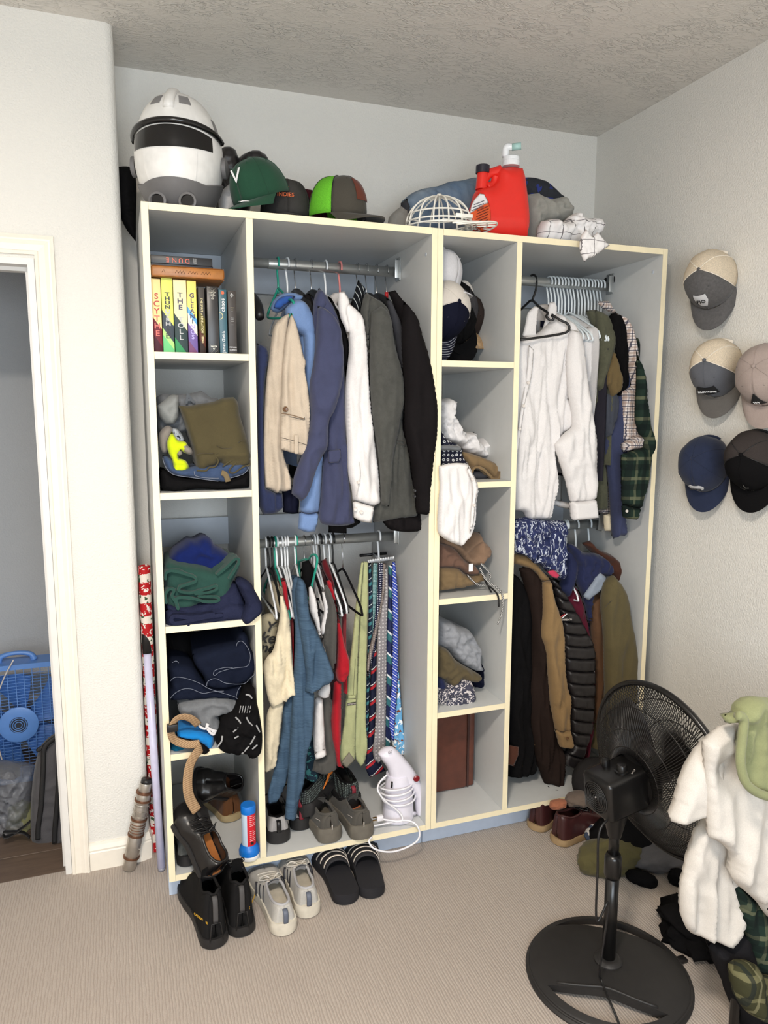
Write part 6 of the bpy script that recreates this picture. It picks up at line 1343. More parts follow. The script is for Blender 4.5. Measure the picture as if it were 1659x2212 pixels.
tube('strap_end', web, t, [at(*pt(KB, a, b), y) for a, b, y in ((440, 70, -.025), (385, 130, -.045), (325, 240, -.05), (302, 380, -.055), (305, 500, -.06), (335, 600, -.055), (395, 700, -.05))], .0165, 10, sp=5, flat=.16, up=(0, 1, 0))
# ================================================================ RIGHT CUBBYHOLES
def settle(t, z):
    """rest a thing on the level z"""
    lo = 1e9
    for c in t.children_recursive:
        if c.type == 'MESH' and len(c.data.vertices):
            a = np.empty(len(c.data.vertices)*3); c.data.vertices.foreach_get('co', a); lo = min(lo, a.reshape(-1, 3)[:, 2].min()+wloc(c)[2])
    t.location.z += z-lo
for n_ in ('baseball_cap', 'baseball_cap.001', 'baseball_cap.002', 'baseball_cap.003', 'baseball_cap.004'): settle(bpy.data.objects[n_], H+.001)
settle(bpy.data.objects['helmet'], H+.001)
ZR1, ZR2, ZR3, ZR4, ZR5 = 1.7747, 1.3635, .9575, .5415, ZB+TH
Q1 = (930, 560, 4.425); Q2 = (930, 860, 4.425); Q4 = (930, 1280, 4.255)
navyd = fabric('dark_navy_twill', (20, 22, 38)); offw = fabric('off_white_mesh_cloth', (216, 208, 198)); tanc = fabric('tan_suede', (176, 142, 102))
GC = 'caps piled in the top right cubbyhole'
def pcap(label, u, v, Y, front, up, *a, **k):
    t = cap(label, capM(at(*pt(Q1, u, v), Y), front, up), *a, group=GC, **k)
    if v > 500: settle(t, ZR1+.002+(.05 if v < 650 else 0))
    return t
# the pile leans against the left panel, each cap on the one below
pcap('tan suede cap with punched holes at the bottom of the cap pile', 300, 960, .30, (.2, 1, -.1), (-.15, -.1, 1), tanc, tanc, back=dots('punched_suede', (190, 158, 120), (120, 90, 62), 190, .3), seed=11, hgt=.09)
pcap('black cap with pale lining above the tan cap', 190, 880, .24, (.25, -.35, -.92), (-.2, -1, .2), blackc, blackc, seed=12)
pcap('dark navy cap with white stitched brim in front of the pile', 95, 690, .12, (-.12, -.25, -1), (.1, -1, -.1), navyd, patterned('navy_stitched_brim', lambda nt, v: mixc(nt, band(nt, mth(nt, 'POWER', mth(nt, 'ADD', mth(nt, 'POWER', sepxyz(nt, v)[0], 2.), mth(nt, 'POWER', mth(nt, 'ADD', sepxyz(nt, v)[2], .03), 2.)), .5), .008, 0, .16), lin((20, 22, 38)), lin((190, 190, 196)))), back=offw, strap=offw, seed=13, brimlen=.07)
pcap('charcoal cap tipped behind the navy cap', 150, 500, .25, (.35, -.3, -.9), (.5, -.85, .3), fabric('charcoal_heather', (70, 68, 70), mottle=80), blackc, back=blackc, seed=14)
pcap('brown cap with its peak sticking out of the pile', 240, 600, .33, (.75, -.2, -.55), (.3, -.8, .5), fabric('dark_brown_twill', (58, 48, 44)), fabric('dark_brown_twill', (58, 48, 44)), seed=15)
pcap('white cap with a dark red cord on top of the pile', 30, 225, .18, (.4, -.85, -.25), (.1, .1, 1), fabric('white_twill', (216, 214, 216)), fabric('white_twill', (216, 214, 216)), strap=plain('dark_red_cord', (110, 20, 50), .6), seed=16)
t = thing('visor_strap', 'off-white cap strap looping out on the pile', 'cap', at(*pt(Q1, 330, 330), .25), GC)
tube('loop', offw, t, [at(*pt(Q1, a, b), .24) for a, b in ((250, 300), (290, 240), (340, 235), (380, 290), (375, 360), (345, 372), (330, 330))], .011, 10, sp=4, flat=.3, up=(0, 1, 0))
# second
cloth('shirt', 'white shirts crumpled in the second right cubbyhole', 'shirt', whitec, O(Q2, "60,20 105,10 170,0 222,30 216,150 242,222 320,322 420,322 412,380 470,440 520,350 552,372 545,440 562,470 530,562 480,565 380,540 350,525 240,450 130,400 60,300"), .22, thick=.06, back=.18, edge=.035, crumple=.022, cfreq=20, seed=190)
dotn = dots('navy_paisley_dot', (20, 22, 40), (206, 206, 206), 62, .3, (20, 22, 40))
cloth('shirt', 'navy shirt with white ring print under the white shirts', 'shirt', dotn, O(Q2, "60,300 100,300 142,385 242,432 302,480 292,510 302,560 352,622 360,700 60,720"), .11, thick=.04, back=.25, edge=.03, crumple=.006, seed=191)
inflate('cuff', greyh, None, O(Q2, "70,448 200,450 285,465 304,485 285,505 180,498 70,500"), .065, thick=.015, edge=.012, label='folded grey striped cuff on the navy ring-print shirt', cat='cloth', seed=192)
t = thing('trousers', 'khaki trousers folded in the second right cubbyhole', 'trousers', (1.09, .2, ZR2))
khk = fabric('dark_khaki', (134, 110, 78))
inflate('folded_leg', khk, t, O(Q2, "270,505 350,520 480,562 600,612 690,662 682,702 652,772 580,770 560,735 500,684 430,662 412,702 360,650"), .12, thick=.03, back=.25, edge=.025, drape=.003, seed=193)
foldsheet('waist_edge', khk, t, O(Q2, "400,705 420,668 480,668 560,730 600,768 650,768 682,690 684,664"), .078, .06, t=.004, seed=8)
cloth('trousers', 'dark grey trousers folded under the khaki ones', 'trousers', charc, O(Q2, "380,700 480,700 552,742 546,778 420,778 370,760"), .11, thick=.02, back=.22, edge=.02, seed=194)
t = thing('dress_shirt', 'white button shirt draped over the shelf edge', 'shirt', (.99, -.03, 1.1))
inflate('body', whitec, t, O(Q2, "80,650 180,625 282,620 362,640 402,720 442,790 452,880 432,1010 402,1240 372,1320 300,1416 180,1370 76,1290 65,1200 75,1000 88,830 80,740"), -.02, thick=.02, edge=.016, drape=.008, dfreq=(26, 4), h=.006, seed=195, folds=[(*pt(Q2, 190, 680), *pt(Q2, 200, 1000), .01, -.012), (*pt(Q2, 260, 680), *pt(Q2, 350, 1200), .01, -.012)])
inflate('placket', whitec, t, O(Q2, "362,650 402,725 440,795 448,880 430,1010 402,1230 372,1300 385,1100 405,900 390,790 350,690"), -.058, thick=.005, edge=.006, h=.006)
for a, b in ((398, 775), (415, 1025)): button(t, *pt(Q2, a, b), -.064, .005, M_PEARL)
# third
brn = fabric('taupe_cotton', (142, 114, 92)); brn2 = fabric('brown_cotton', (116, 88, 74)); must = fabric('mustard_brown_cotton', (128, 106, 76)); M_CORD = patterned('black_white_cord', lambda nt, v: mixc(nt, band(nt, mth(nt, 'ADD', sepxyz(nt, v)[2], sepxyz(nt, v)[0]), .006, 0, .5), lin((16, 16, 18)), lin((206, 204, 200))))
cloth('shorts', 'taupe shorts heaped on top in the third right cubbyhole', 'shorts', brn, O(Q2, "70,1290 200,1360 300,1415 382,1290 470,1280 482,1340 562,1430 562,1480 500,1560 440,1602 330,1580 200,1440 70,1380"), .13, thick=.05, back=.25, edge=.035, crumple=.012, cfreq=16, seed=196)
cloth('shorts', 'brown shorts in the middle of the third right cubbyhole', 'shorts', brn2, O(Q2, "60,1380 200,1420 340,1560 420,1600 460,1640 420,1690 350,1690 260,1630 60,1620"), .1, thick=.04, back=.25, edge=.03, crumple=.01, seed=197)
t = thing('sweatpants', 'mustard brown shorts with black and white drawcord', 'shorts', (1.0, .2, ZR3))
inflate('body', must, t, O(Q2, "60,1620 250,1622 350,1692 490,1680 502,1742 380,1792 150,1832 60,1846"), .09, thick=.04, back=.28, edge=.03, crumple=.01, cfreq=18, seed=198)
for s_, y in (("480,1582 540,1640 572,1700 560,1750 500,1792 430,1770 350,1690", .05), ("470,1620 520,1720 580,1780 640,1815 688,1890 682,2050 640,2165", -.012)): trims(t, Q2, s_, y, M_CORD, .0036, 'drawcord')
for s_, y in (("490,1660 530,1760 590,1868", .03), ("540,1785 600,1830 645,1890 652,1995", -.012)): trims(t, Q2, s_, y, M_HB, .0034, 'drawcord')
P = at(*pt(Q2, 385, 1620), .05); box('care_tag', M_HW, t, P[0]-.008, P[0]+.008, P[1]-.001, P[1]+.001, P[2]-.014, P[2]+.014)
# fourth
cloth('hoodie', 'grey marl hoodie on top in the fourth right cubbyhole', 'hoodie', fabric('light_grey_marl', (160, 162, 166), (132, 134, 140), mottle=60), O(Q4, "50,240 150,250 252,312 340,336 402,422 446,520 432,580 466,690 422,706 330,682 230,612 160,530 50,480"), .16, thick=.06, back=.22, edge=.04, crumple=.018, cfreq=13, seed=199)
cloth('shirt', 'olive shirt bundled under the grey hoodie', 'shirt', fabric('olive_drab_cotton', (96, 84, 60)), O(Q4, "50,480 150,522 232,622 360,702 466,762 412,822 270,795 180,886 120,802 50,760"), .1, thick=.05, back=.25, edge=.035, crumple=.012, cfreq=14, seed=200)
cloth('shirt', 'dark navy shirt at the right of the fourth right pile', 'shirt', darkn, O(Q4, "440,640 556,680 562,780 520,862 450,906 390,882 360,800 440,780"), .2, thick=.04, back=.2, edge=.03, crumple=.01, cfreq=20, seed=201)
cloth('shirt', 'blue shirt corner at the left of the fourth right pile', 'shirt', navyt, O(Q4, "50,770 120,790 152,850 120,900 50,900"), .09, thick=.03, back=.2, edge=.025, crumple=.006, seed=202)
bandana = patterned('grey_white_bandana', lambda nt, v: mixc(nt, mth(nt, 'GREATER_THAN', noi(nt, v, 75, 2, .5, 1.5), .54), lin((66, 66, 80)), lin((214, 206, 204))))
cloth('shirt', 'grey and white bandana-print shirt at the bottom of the pile', 'shirt', bandana, O(Q4, "50,880 150,850 260,800 360,782 392,900 386,980 330,1036 180,1038 50,1014"), .08, thick=.045, back=.25, edge=.03, crumple=.012, cfreq=18, seed=203)
# fifth: suitcase
P0 = fl(1025, 1700, ZR5); sx1 = P0[0]; sy0 = P0[1]
m_lth = plain('brown_suitcase_leather', (92, 52, 40), .42, var=.16)
t = thing('suitcase', 'worn brown leather suitcase standing in the bottom right cubbyhole', 'suitcase', (sx1-.07, sy0+.15, ZR5))
sx0 = W1+TH+.004; sy1 = DEP-.01; sz0, sz1 = ZR5+.002, ZR5+.375
box('shell', m_lth, t, sx0, sx1-.032, sy0, sy1, sz0, sz1, bev=.012, seg=3); box('lid', m_lth, t, sx1-.028, sx1, sy0+.003, sy1, sz0+.002, sz1-.002, bev=.01, seg=3)
box('zip_band', plain('zip_dark', (62, 36, 30), .7), t, sx1-.034, sx1-.026, sy0+.002, sy1-.003, sz0+.004, sz1-.004)
for xx in (sx0+.042, sx0+.062): tube('piping', m_lth, t, [(xx, sy0-.0005, sz0+.012), (xx, sy0-.0015, sz1-.012)], .0018, 6)
lathe('rivet', M_STEEL, t, [(.004, 0), (.003, .0015), (.0005, .002)], frame((sx0+.052, sy0, sz0+.2), (1, 0, 0), (0, 0, 1), (0, -1, 0)), 12)
# ================================================================ SHOES AND STEAMER
SC = (540, 1580, 3.95)
rub_b = plain('black_rubber', (30, 28, 28), .6); rub_g = plain('grey_rubber', (104, 98, 88), .7, var=.15); rub_w = plain('worn_white_rubber', (206, 198, 182), .6, var=.1); blk_in = fabric('black_lining', (14, 13, 14)); blkl = plain('black_shoe_leather', (24, 22, 22), .32); bootn = fabric('black_nubuck', (34, 33, 33))
tan_in = plain('tan_insole', (170, 104, 52), .5, var=.12); whk = fabric('dirty_white_knit', (196, 192, 186), (172, 168, 160)); m_yel = plain('yellow_print', (206, 160, 42), .5)
# boots on the carpet
def boot_marks(t, side, s_='CATERPILLAR'):
    M4 = Matrix([t['M'][i*4:i*4+4] for i in range(4)])
    nn = Vector((-.4, side*.9, .15)); text(s_, .0115, m_yel, M4 @ frame((.04, side*.0365, .085), Vector((0, 0, 1)).cross(nn), (0, 0, 1), nn), t)
    box_ = [(.0, -.017, .03), (.0, .017, .03), (-.0, .012, .085), (-.0, -.012, .085)]
    tube('heel_panel', rub_b, t, xf([(-.004, -.02, .03), (-.005, -.013, .088), (-.005, .013, .088), (-.004, .02, .03)], M4), .002, 6)
B = dict(style='boot', name='boot', width=.108, hh=.168, solet=.032, toehi=.07, laces=M_HB, tongue=bootn, heeltab=plain('grey_webbing', (70, 68, 68), .7), cat='boot', open_=(.02, .38), group='black work boots')
t = shoe('left black work boot of the pair standing on the carpet', fl(468, 2050), fl(418, 1905), (0, 0, 1), bootn, rub_b, blk_in, seed=1, **B); boot_marks(t, 1)
t = shoe('right black work boot of the pair, nearer the white sneakers', fl(525, 2025), fl(497, 1892), (0, 0, 1), bootn, rub_b, blk_in, seed=2, **B); boot_marks(t, -1)
Bs = dict(width=.108, hh=.085, solet=.032, toehi=.058, laces=plain('grey_white_lace', (206, 200, 190), .8), tongue=fabric('pale_grey_padding', (186, 184, 186)), stripes=plain('black_stripe', (22, 20, 30), .5), heeltab=plain('blue_grey_tab', (92, 98, 112), .6), group='white sneakers with black stripes')
shoe('left white sneaker with three black stripes on the carpet', fl(618, 2022), fl(566, 1888), (0, 0, 1), whk, rub_w, blk_in, seed=3, name='sneaker', **Bs)
shoe('right white sneaker with three black stripes beside the slides', fl(668, 1984), fl(632, 1862), (0, 0, 1), whk, rub_w, blk_in, seed=4, name='sneaker', **Bs)
foam = plain('black_foam', (26, 25, 30), .75)
for lab, hl, to in (('left black slide sandal with white stripes', (752, 1955), (702, 1835)), ('right black slide sandal with white stripes', (805, 1942), (778, 1826))):
    t = shoe(lab, fl(*hl), fl(*to), (0, 0, 1), foam, foam, foam, style='slide', name='slide_sandal', width=.115, stripes=plain('cream_stripe', (226, 214, 200), .6), solet=.036, group='black slides', cat='sandal')
# big black leather shoe sliding off the bottom shelf
KB = (340, 1600, 4.607)
shoe('big black leather shoe with tan insole sliding off the shelf', at(*pt(KB, 545, 1365), -.085), at(*pt(KB, 250, 640), .08), (.42, -.62, .62), blkl, rub_b, tan_in, style='derby', name='dress_shoe', width=.122, hh=.082, solet=.02, toehi=.062, laces=M_HB, seed=5, open_=(.05, .50))
shoe('black leather shoe lying behind the big one, brown inside', at(*pt(KB, 690, 480), .30), at(*pt(KB, 330, 420), .22), (.1, -.75, .65), blkl, rub_b, plain('brown_insole', (84, 48, 24), .5), style='derby', name='dress_shoe', width=.115, hh=.09, solet=.02, toehi=.06, seed=6)
shoe('brown suede shoe with pale crepe sole in the corner', (.245, .25, ZS5+.001), (.17, .5, ZS5+.001), (0, 0, 1), fabric('brown_suede', (104, 66, 38)), plain('crepe_sole', (170, 150, 112), .7), blk_in, style='derby', name='chukka_shoe', width=.11, hh=.09, solet=.026, toehi=.06, seed=7)
shoe('grey and black sneaker squeezed under the big black shoe', (.062, .03, ZS5+.001), (.075, .3, ZS5+.001), (0, 0, 1), fabric('grey_black_mesh', (120, 120, 114), (40, 40, 40), mottle=40), rub_b, blk_in, name='sneaker', width=.09, seed=8, laces=M_HB, tongue=blackc)
# cleaning stick: red label, blue ends
P = fl(*pt(KB, 915, 1150), ZS5)
t = thing('cleaning_stick', 'red and white cleaning canister with blue cap and blue foot', 'canister', (P[0], P[1], ZS5))
blu = plain('bright_blue_plastic', (22, 112, 200), .35); CM = Matrix.Translation((P[0], P[1], ZS5+.001))
lathe('foot', plain('white_foot', (226, 224, 220), .4), t, [(.034, 0), (.035, .006), (.034, .014), (.03, .02)], CM, 28); lathe('collar', blu, t, [(.034, .014), (.0345, .026), (.030, .040), (.023, .046), (.021, .05)], CM, 28)
lathe('label_wrap', patterned('red_label', lambda nt, v: mixc(nt, mth(nt, 'GREATER_THAN', sepxyz(nt, v)[0], -.008), lin((196, 214, 230)), lin((206, 40, 50))), rough=.3, bs=.02), t, [(.0235, .048), (.0235, .165)], CM, 28)
lathe('cap', blu, t, [(.0245, .16), (.025, .164), (.025, .184), (.0235, .187), (.0005, .187)], CM, 28)
for k in range(12): tube('print_line', M_HW, t, [(P[0]+.0238*math.sin(a), P[1]-.0238*math.cos(a), ZS5+.155-.0068*k-(.012 if k > 5 else 0)) for a in np.linspace(.0, .95 if k % 3 else .6, 6)], .00055, 4)
box('stamp', M_HB, t, P[0]+.002, P[0]+.012, P[1]-.0242, P[1]-.0225, ZS5+.055, ZS5+.064)
# shoes under the hanging clothes
maroon_r = plain('maroon_rubber', (120, 30, 44), .6); graymesh = fabric('pale_grey_mesh', (176, 172, 170)); G3 = 'grey trainers'
shoe('pale grey sneaker with black flashes, left under the blue tee', fl(*pt(SC, 250, 965), ZS5), fl(*pt(SC, 225, 965), ZS5)+np.array((.03, .27, 0)), (0, 0, 1), graymesh, rub_b, blk_in, name='sneaker', width=.105, seed=9, tongue=blackc, heeltab=M_HB, stripes=M_HB, solet=.034)
shoe('pale grey sneaker half hidden under the black orange one', fl(*pt(SC, 440, 850), ZS5), fl(*pt(SC, 440, 850), ZS5)+np.array((.03, .27, 0)), (0, 0, 1), graymesh, rub_b, blk_in, name='sneaker', width=.1, seed=10, tongue=blackc, heeltab=maroon_r, solet=.034)
knitb = dots('black_grey_knit', (36, 38, 38), (112, 122, 118), 170, .3)
t = shoe('black knit sneaker with orange side mark, tipped on its side', at(*pt(SC, 470, 740), .10), at(*pt(SC, 690, 400), .30), (-.62, -.55, .45), knitb, rub_b, blk_in, name='sneaker', width=.105, seed=11, tongue=blackc, solet=.036, laces=M_HB, heeltab=maroon_r)
M4 = Matrix([t['M'][i*4:i*4+4] for i in range(4)])
tube('side_mark', plain('orange_mark', (220, 122, 46), .5), t, xf([(.10, -.048, .045), (.14, -.049, .052), (.175, -.05, .062), (.205, -.051, .05), (.19, -.051, .035)], M4), [.002, .006, .008, .006, .001], 6, sp=4, flat=.3, up=(0, 1, 0))
tube('side_mark', plain('orange_mark', (220, 122, 46), .5), t, xf([(.10, .048, .045), (.14, .049, .052), (.175, .05, .062), (.205, .051, .05), (.19, .051, .035)], M4), [.002, .006, .008, .006, .001], 6, sp=4, flat=.3, up=(0, 1, 0))
dkg = fabric('dark_olive_grey_mesh', (86, 82, 76)); 
for lab, a in (('left dark grey trainer of the pair under the black one', (700, 955)), ('right dark grey trainer of the pair next to the steamer', (970, 928))):
    P = fl(*pt(SC, *a), ZS5); t = shoe(lab, P, P+np.array((-.02 if a[0] < 800 else .0, .275, 0)), (0, 0, 1), dkg, rub_g, blk_in, name='sneaker', width=.112, seed=12, tongue=dkg, solet=.04, laces=M_HB, group=G3, hh=.09)
    M4 = Matrix([t['M'][i*4:i*4+4] for i in range(4)]); tube('heel_mark', M_PEARL, t, xf([(-.004, 0, .052), (-.004, 0, .07)], M4), .0018, 6)
    for sg in (-1, 1): tube('piping', M_PEARL, t, xf([(.05, sg*.039, .045), (.02, sg*.031, .06), (.03, sg*.033, .075), (.06, sg*.04, .07)], M4), .001, 5, sp=3)
P = at(*pt(SC, 875, 660), .13)
t = shoe('black mesh running shoe lying on top of the dark grey pair', P, P+np.array((-.03, .24, .05)), (0, -.2, 1), knitb, rub_b, blk_in, name='sneaker', width=.105, seed=13, tongue=blackc, solet=.034, laces=M_HB, heeltab=maroon_r, hh=.095)
tube('sole_edge', plain('orange_sole', (196, 112, 72), .6), t, xf([(-.001, -.032, .004), (-.006, 0, .003), (-.001, .032, .004)], Matrix([t['M'][i*4:i*4+4] for i in range(4)])), .003, 6, sp=4)
# garment steamer with its coiled cord
st = plain('steamer_white', (226, 222, 232), .3, var=.02)
P = fl(*pt(SC, 1265, 735), ZS5); YS = float(P[1])
t = thing('garment_steamer', 'white hand-held garment steamer with red button and coiled cord', 'steamer', (P[0], YS, ZS5))
loft('tank', st, t, [(P[0], YS, ZS5+.002, .054, .05), (P[0], YS, ZS5+.012, .058, .052), (P[0], YS, ZS5+.1, .052, .047), (P[0], YS, ZS5+.16, .046, .044), (P[0]-.002, YS, ZS5+.175, .044, .042)], seg=32, sp=4)
inflate('head', st, t, O(SC, "1092,190 1140,150 1215,132 1262,165 1330,240 1400,330 1452,430 1478,560 1482,715 1462,722 1420,716 1412,640 1400,540 1360,470 1290,470 1215,460 1200,400 1165,300 1120,240"), YS-.01, thick=.036, back=.036, edge=.04, h=.006)
tube('handle_rib', st, t, [at(*pt(SC, a, b), YS-.01) for a, b in ((1440, 470), (1452, 600), (1452, 705))], .014, 12, sp=4)
lathe('switch', plain('dark_red_switch', (120, 22, 30), .3), t, [(.012, 0), (.012, .003), (.009, .006), (.0005, .006)], frame(at(*pt(SC, 1420, 402), YS-.046), (1, 0, 0), (0, 0, 1), (.1, -1, .05)), 20)
text('GS', .014, plain('grey_print', (120, 118, 124), .5), frame(at(*pt(SC, 1195, 178), YS-.046), (.96, 0, .1), (-.1, 0, 1), (0, -1, 0)), t)
tube('water_gauge', M_HB, t, [at(*pt(SC, 1212, 430), YS-.05), at(*pt(SC, 1208, 480), YS-.052)], .004, 8)
cw = plain('white_cable', (232, 230, 234), .4)
for k in range(4):
    z = ZS5+.085+.017*k; tube('cord_coil', cw, t, [(P[0]+.063*math.cos(a)-.004*k, YS+.058*math.sin(a), z+.006*math.sin(a+k)) for a in np.linspace(0, 2*PI, 25)[:-1]], .0033, 7, closed=True)
tube('cord', cw, t, [at(*pt(SC, a, b), y) for a, b, y in ((1170, 370, YS-.02), (1110, 430, YS-.03), (1090, 500, YS-.05), (1150, 590, YS-.06), (1240, 660, YS-.06), (1295, 720, YS-.07), (1290, 765, YS-.08), (1200, 760, YS-.07), (1110, 745, YS-.06))], .0033, 7, sp=6)
tube('cord', cw, t, [at(*pt(SC, 1000, 835), .0)+np.array((0, .02, 0)), at(*pt(SC, 1090, 800), .03), at(*pt(SC, 1290, 760), .0), at(*pt(SC, 1400, 780), -.02), at(*pt(SC, 1448, 860), -.035), at(*pt(SC, 1420, 940), -.04), at(*pt(SC, 1300, 1005), -.045), at(*pt(SC, 1180, 1028), -.05), at(*pt(SC, 1060, 1000), -.045), at(*pt(SC, 1015, 940), -.03), at(*pt(SC, 1040, 900), -.012)], .0033, 7, sp=6)
PP = at(*pt(SC, 1085, 742), YS-.06); box('plug', cw, t, PP[0]-.002, PP[0]+.022, PP[1]-.008, PP[1]+.008, PP[2]-.009, PP[2]+.009, bev=.003)
for dz in (-.005, .005): box('plug_prong', plain('brass', (190, 160, 100), .3, 1.), t, PP[0]-.016, PP[0]-.002, PP[1]-.003, PP[1]+.003, PP[2]+dz-.001, PP[2]+dz+.001)
tube('cord_socket', st, t, [at(*pt(SC, 1355, 695), YS-.03), at(*pt(SC, 1410, 700), YS-.02)], .007, 10)
# ---- right: leather boots, socks and a bag in front of the closet
brl = plain('burgundy_leather', (62, 32, 32), .35); crp = plain('crepe_edge', (160, 134, 98), .7)
for lab, a, b in (('left burgundy leather ankle boot against the kick board', (1152, 1795), (.26, .13)), ('right burgundy leather ankle boot behind the fan pole', (1198, 1824), (.275, .06))):
    P = fl(*a); shoe(lab, P, P+np.array((b[0], b[1], 0)), (0, 0, 1), brl, crp, blk_in, style='boot', name='ankle_boot', width=.108, hh=.11, solet=.026, toehi=.062, laces=M_HB, seed=20, cat='boot', open_=(.03, .44), group='burgundy boots')
def pile(name, label, cat, mat, u, v, r, seed, z=None, amp=.25, freq=1.5, rot=0., base=0.):
    P = fl(u, v, base); return crumple(name, mat, None, (P[0], P[1], base+r[2]*.75), r, seed, amp*.8, freq, 4, creases=.6, floor=base, rot=rot, label=label, cat=cat)
cloth('tote_bag', 'black bag slumped behind the fan on the closet floor', 'bag', fabric('black_canvas', (44, 42, 42)), [(1240, 1700), (1248, 1665), (1275, 1640), (1330, 1640), (1345, 1720), (1330, 1790), (1290, 1790), (1262, 1750)], .0, thick=.06, edge=.05, crumple=.006, seed=210)
t = thing('knit_glove', 'grey knitted glove with salmon lining on the closet floor edge', 'glove', fl(1235, 1740, ZR5))
crumple('glove_body', fabric('grey_knit', (112, 98, 88)), t, fl(1250, 1735, ZR5)+np.array((0, 0, .02)), (.05, .035, .022), 3, .2, 1.5, 4, floor=ZR5); crumple('lining', fabric('salmon_knit', (168, 106, 78)), t, fl(1205, 1743, ZR5)+np.array((0, 0, .012)), (.035, .022, .014), 4, .2, 1.5, 4, floor=ZR5)
pile('sock', 'white and blue striped sock beside the burgundy boot', 'sock', patterned('white_blue_stripe', lambda nt, v: mixc(nt, band(nt, sepxyz(nt, v)[0], .03, 0, .45), lin((206, 204, 200)), lin((70, 82, 104)))), 1290, 1815, (.05, .035, .035), 5)
pile('shirt', 'olive tee crumpled on the carpet behind the fan pole', 'shirt', fabric('olive_tee', (92, 86, 54)), 1318, 1872, (.13, .07, .06), 6, amp=.3)
pile('sock', 'black sock with tan toe on the carpet behind the fan', 'sock', blackc, 1385, 1905, (.05, .03, .02), 7, rot=-.9)
pile('shirt', 'grey printed tee heaped under the fan grille', 'shirt', fabric('grey_print_tee', (96, 94, 96)), 1420, 1862, (.12, .08, .05), 8)
pile('shirt', 'dark maroon tee under the fan grille', 'shirt', maroonc, 1400, 1850, (.07, .05, .04), 9)
pile('trousers', 'black trousers crumpled between closet and fan', 'trousers', blackc, 1350, 1838, (.14, .1, .08), 10)
pile('sock', 'black sock balled up right of the fan pole', 'sock', blackc, 1463, 1905, (.03, .03, .025), 11)
t = thing('webbing_strap', 'black strap with metal buckle on the carpet right of the fan', 'strap', fl(1510, 2050))
crumple('strap_bundle', blackc, t, fl(1520, 2030)+np.array((0, 0, .03)), (.1, .12, .05), 12, .4, 2., 4, floor=0); crumple('strap_end', blackc, t, fl(1466, 1985)+np.array((0, 0, .012)), (.05, .02, .014), 13, .3, 2., 3, floor=0, rot=-.4)
P = fl(1470, 2078); box('buckle', plain('dark_buckle', (46, 44, 44), .35, .6), t, P[0]-.018, P[0]+.018, P[1]-.012, P[1]+.012, 0.001, .012, bev=.003)
# ================================================================ PEDESTAL FAN
fb = plain('fan_black', (16, 15, 15), .3); fbm = plain('fan_black_matt', (34, 32, 31), .55, var=.15); fw = plain('fan_wire', (30, 28, 27), .35, .3, var=.3)
FX, FY = 1.172, -.696
t = thing('pedestal_fan', 'black pedestal fan seen from behind on a round base', 'fan', (FX, FY, 0))
# base: shallow dome with two crescent openings
R0 = .232; V, F = [], []; NA, N1, N2 = 180, 16, 8
dv = np.array((FX-CAM[0], FY-CAM[1])); dv /= np.linalg.norm(dv); a0 = math.atan2(dv[1], dv[0])
def crescent(a):
    for c_, ri, ro in ((a0, .62, .88), (a0+PI, .50, .86)):
        d = (a-c_+PI) % (2*PI)-PI
        if abs(d) < .9: return ro-(ro-ri)*math.cos(d/.9*PI/2)**.8, ro
    return .87, .87
def bz(r): return .034*(1-(r)**3.2)+.012 if r < .96 else .012*(1-(r-.96)/.04*.6)
for lay in (0, 1):
    for i in range(NA):
        a = 2*PI*i/NA; ri, ro = crescent(a)
        for r in [ri*j/N1 for j in range(N1+1)]+[ro+(1-ro)*k/N2 for k in range(N2+1)]: V.append((FX+R0*r*math.cos(a), FY+R0*r*math.sin(a), bz(r) if lay == 0 else max(.001, bz(r)-.02)))
M_ = N1+N2+2; K = NA*M_
for i in range(NA):
    op_ = crescent(2*PI*i/NA)[0] < crescent(2*PI*i/NA)[1]-1e-6 or crescent(2*PI*(i+1)/NA)[0] < crescent(2*PI*(i+1)/NA)[1]-1e-6
    for j in range(M_-1):
        a, b = i*M_+j, ((i+1) % NA)*M_+j
        if j == N1:
            if op_: F.append((a, K+a, K+b, b)); F.append((a+1, b+1, K+b+1, K+a+1))
            continue
        F.append((a, a+1, b+1, b)); F.append((K+a, K+b, K+b+1, K+a+1))
    a, b = i*M_+M_-1, ((i+1) % NA)*M_+M_-1; F.append((a, K+a, K+b, b))
ba = mesh('base', V, F, fbm, t, angle=40)
def arc(r, h_, amp): return [(FX+R0*(r)*math.cos(a), FY+R0*r*math.sin(a), bz(r)+h_) for a in amp]
tube('base_rib', fbm, ba, arc(.96, .001, np.linspace(0, 2*PI, 73)[:-1]), .004, 6, closed=True)
tube('base_rib', fbm, ba, [(FX+R0*r*math.cos(a), FY+R0*r*math.sin(a), bz(r)) for a, r in [(a, crescent(a)[0]-.05) for a in np.linspace(a0+PI-.85, a0+PI+.85, 24)]], .004, 6)
lathe('base_collar', fbm, t, [(.04, .04), (.04, .05), (.034, .056), (.026, .058)], Matrix.Translation((FX, FY, 0)), 32)
zc = float(at(1325, 1852, FY)[2]); zm = float(at(1330, 1752, FY)[2])
tube('lower_pole', fb, t, [(FX, FY, .045), (FX, FY, zc-.03)], .019, 24); tube('height_collar', fb, t, [(FX, FY, zc-.06), (FX, FY, zc-.05), (FX, FY, zc), (FX, FY, zc+.012)], [.0205, .024, .024, .019], 24); tube('upper_pole', fb, t, [(FX, FY, zc), (FX, FY, zm-.03)], .0145, 20)
AX = Vector((math.cos(.10), math.sin(.10), .12)).normalized(); SD = Vector((-AX.y, AX.x, 0)).normalized(); UP = AX.cross(SD)
zh = float(at(1345, 1698, FY)[2]); C = Vector((FX, FY, zh))           # middle of the motor housing
FM = frame(C, AX, SD, UP)                                              # local x = the way the fan blows
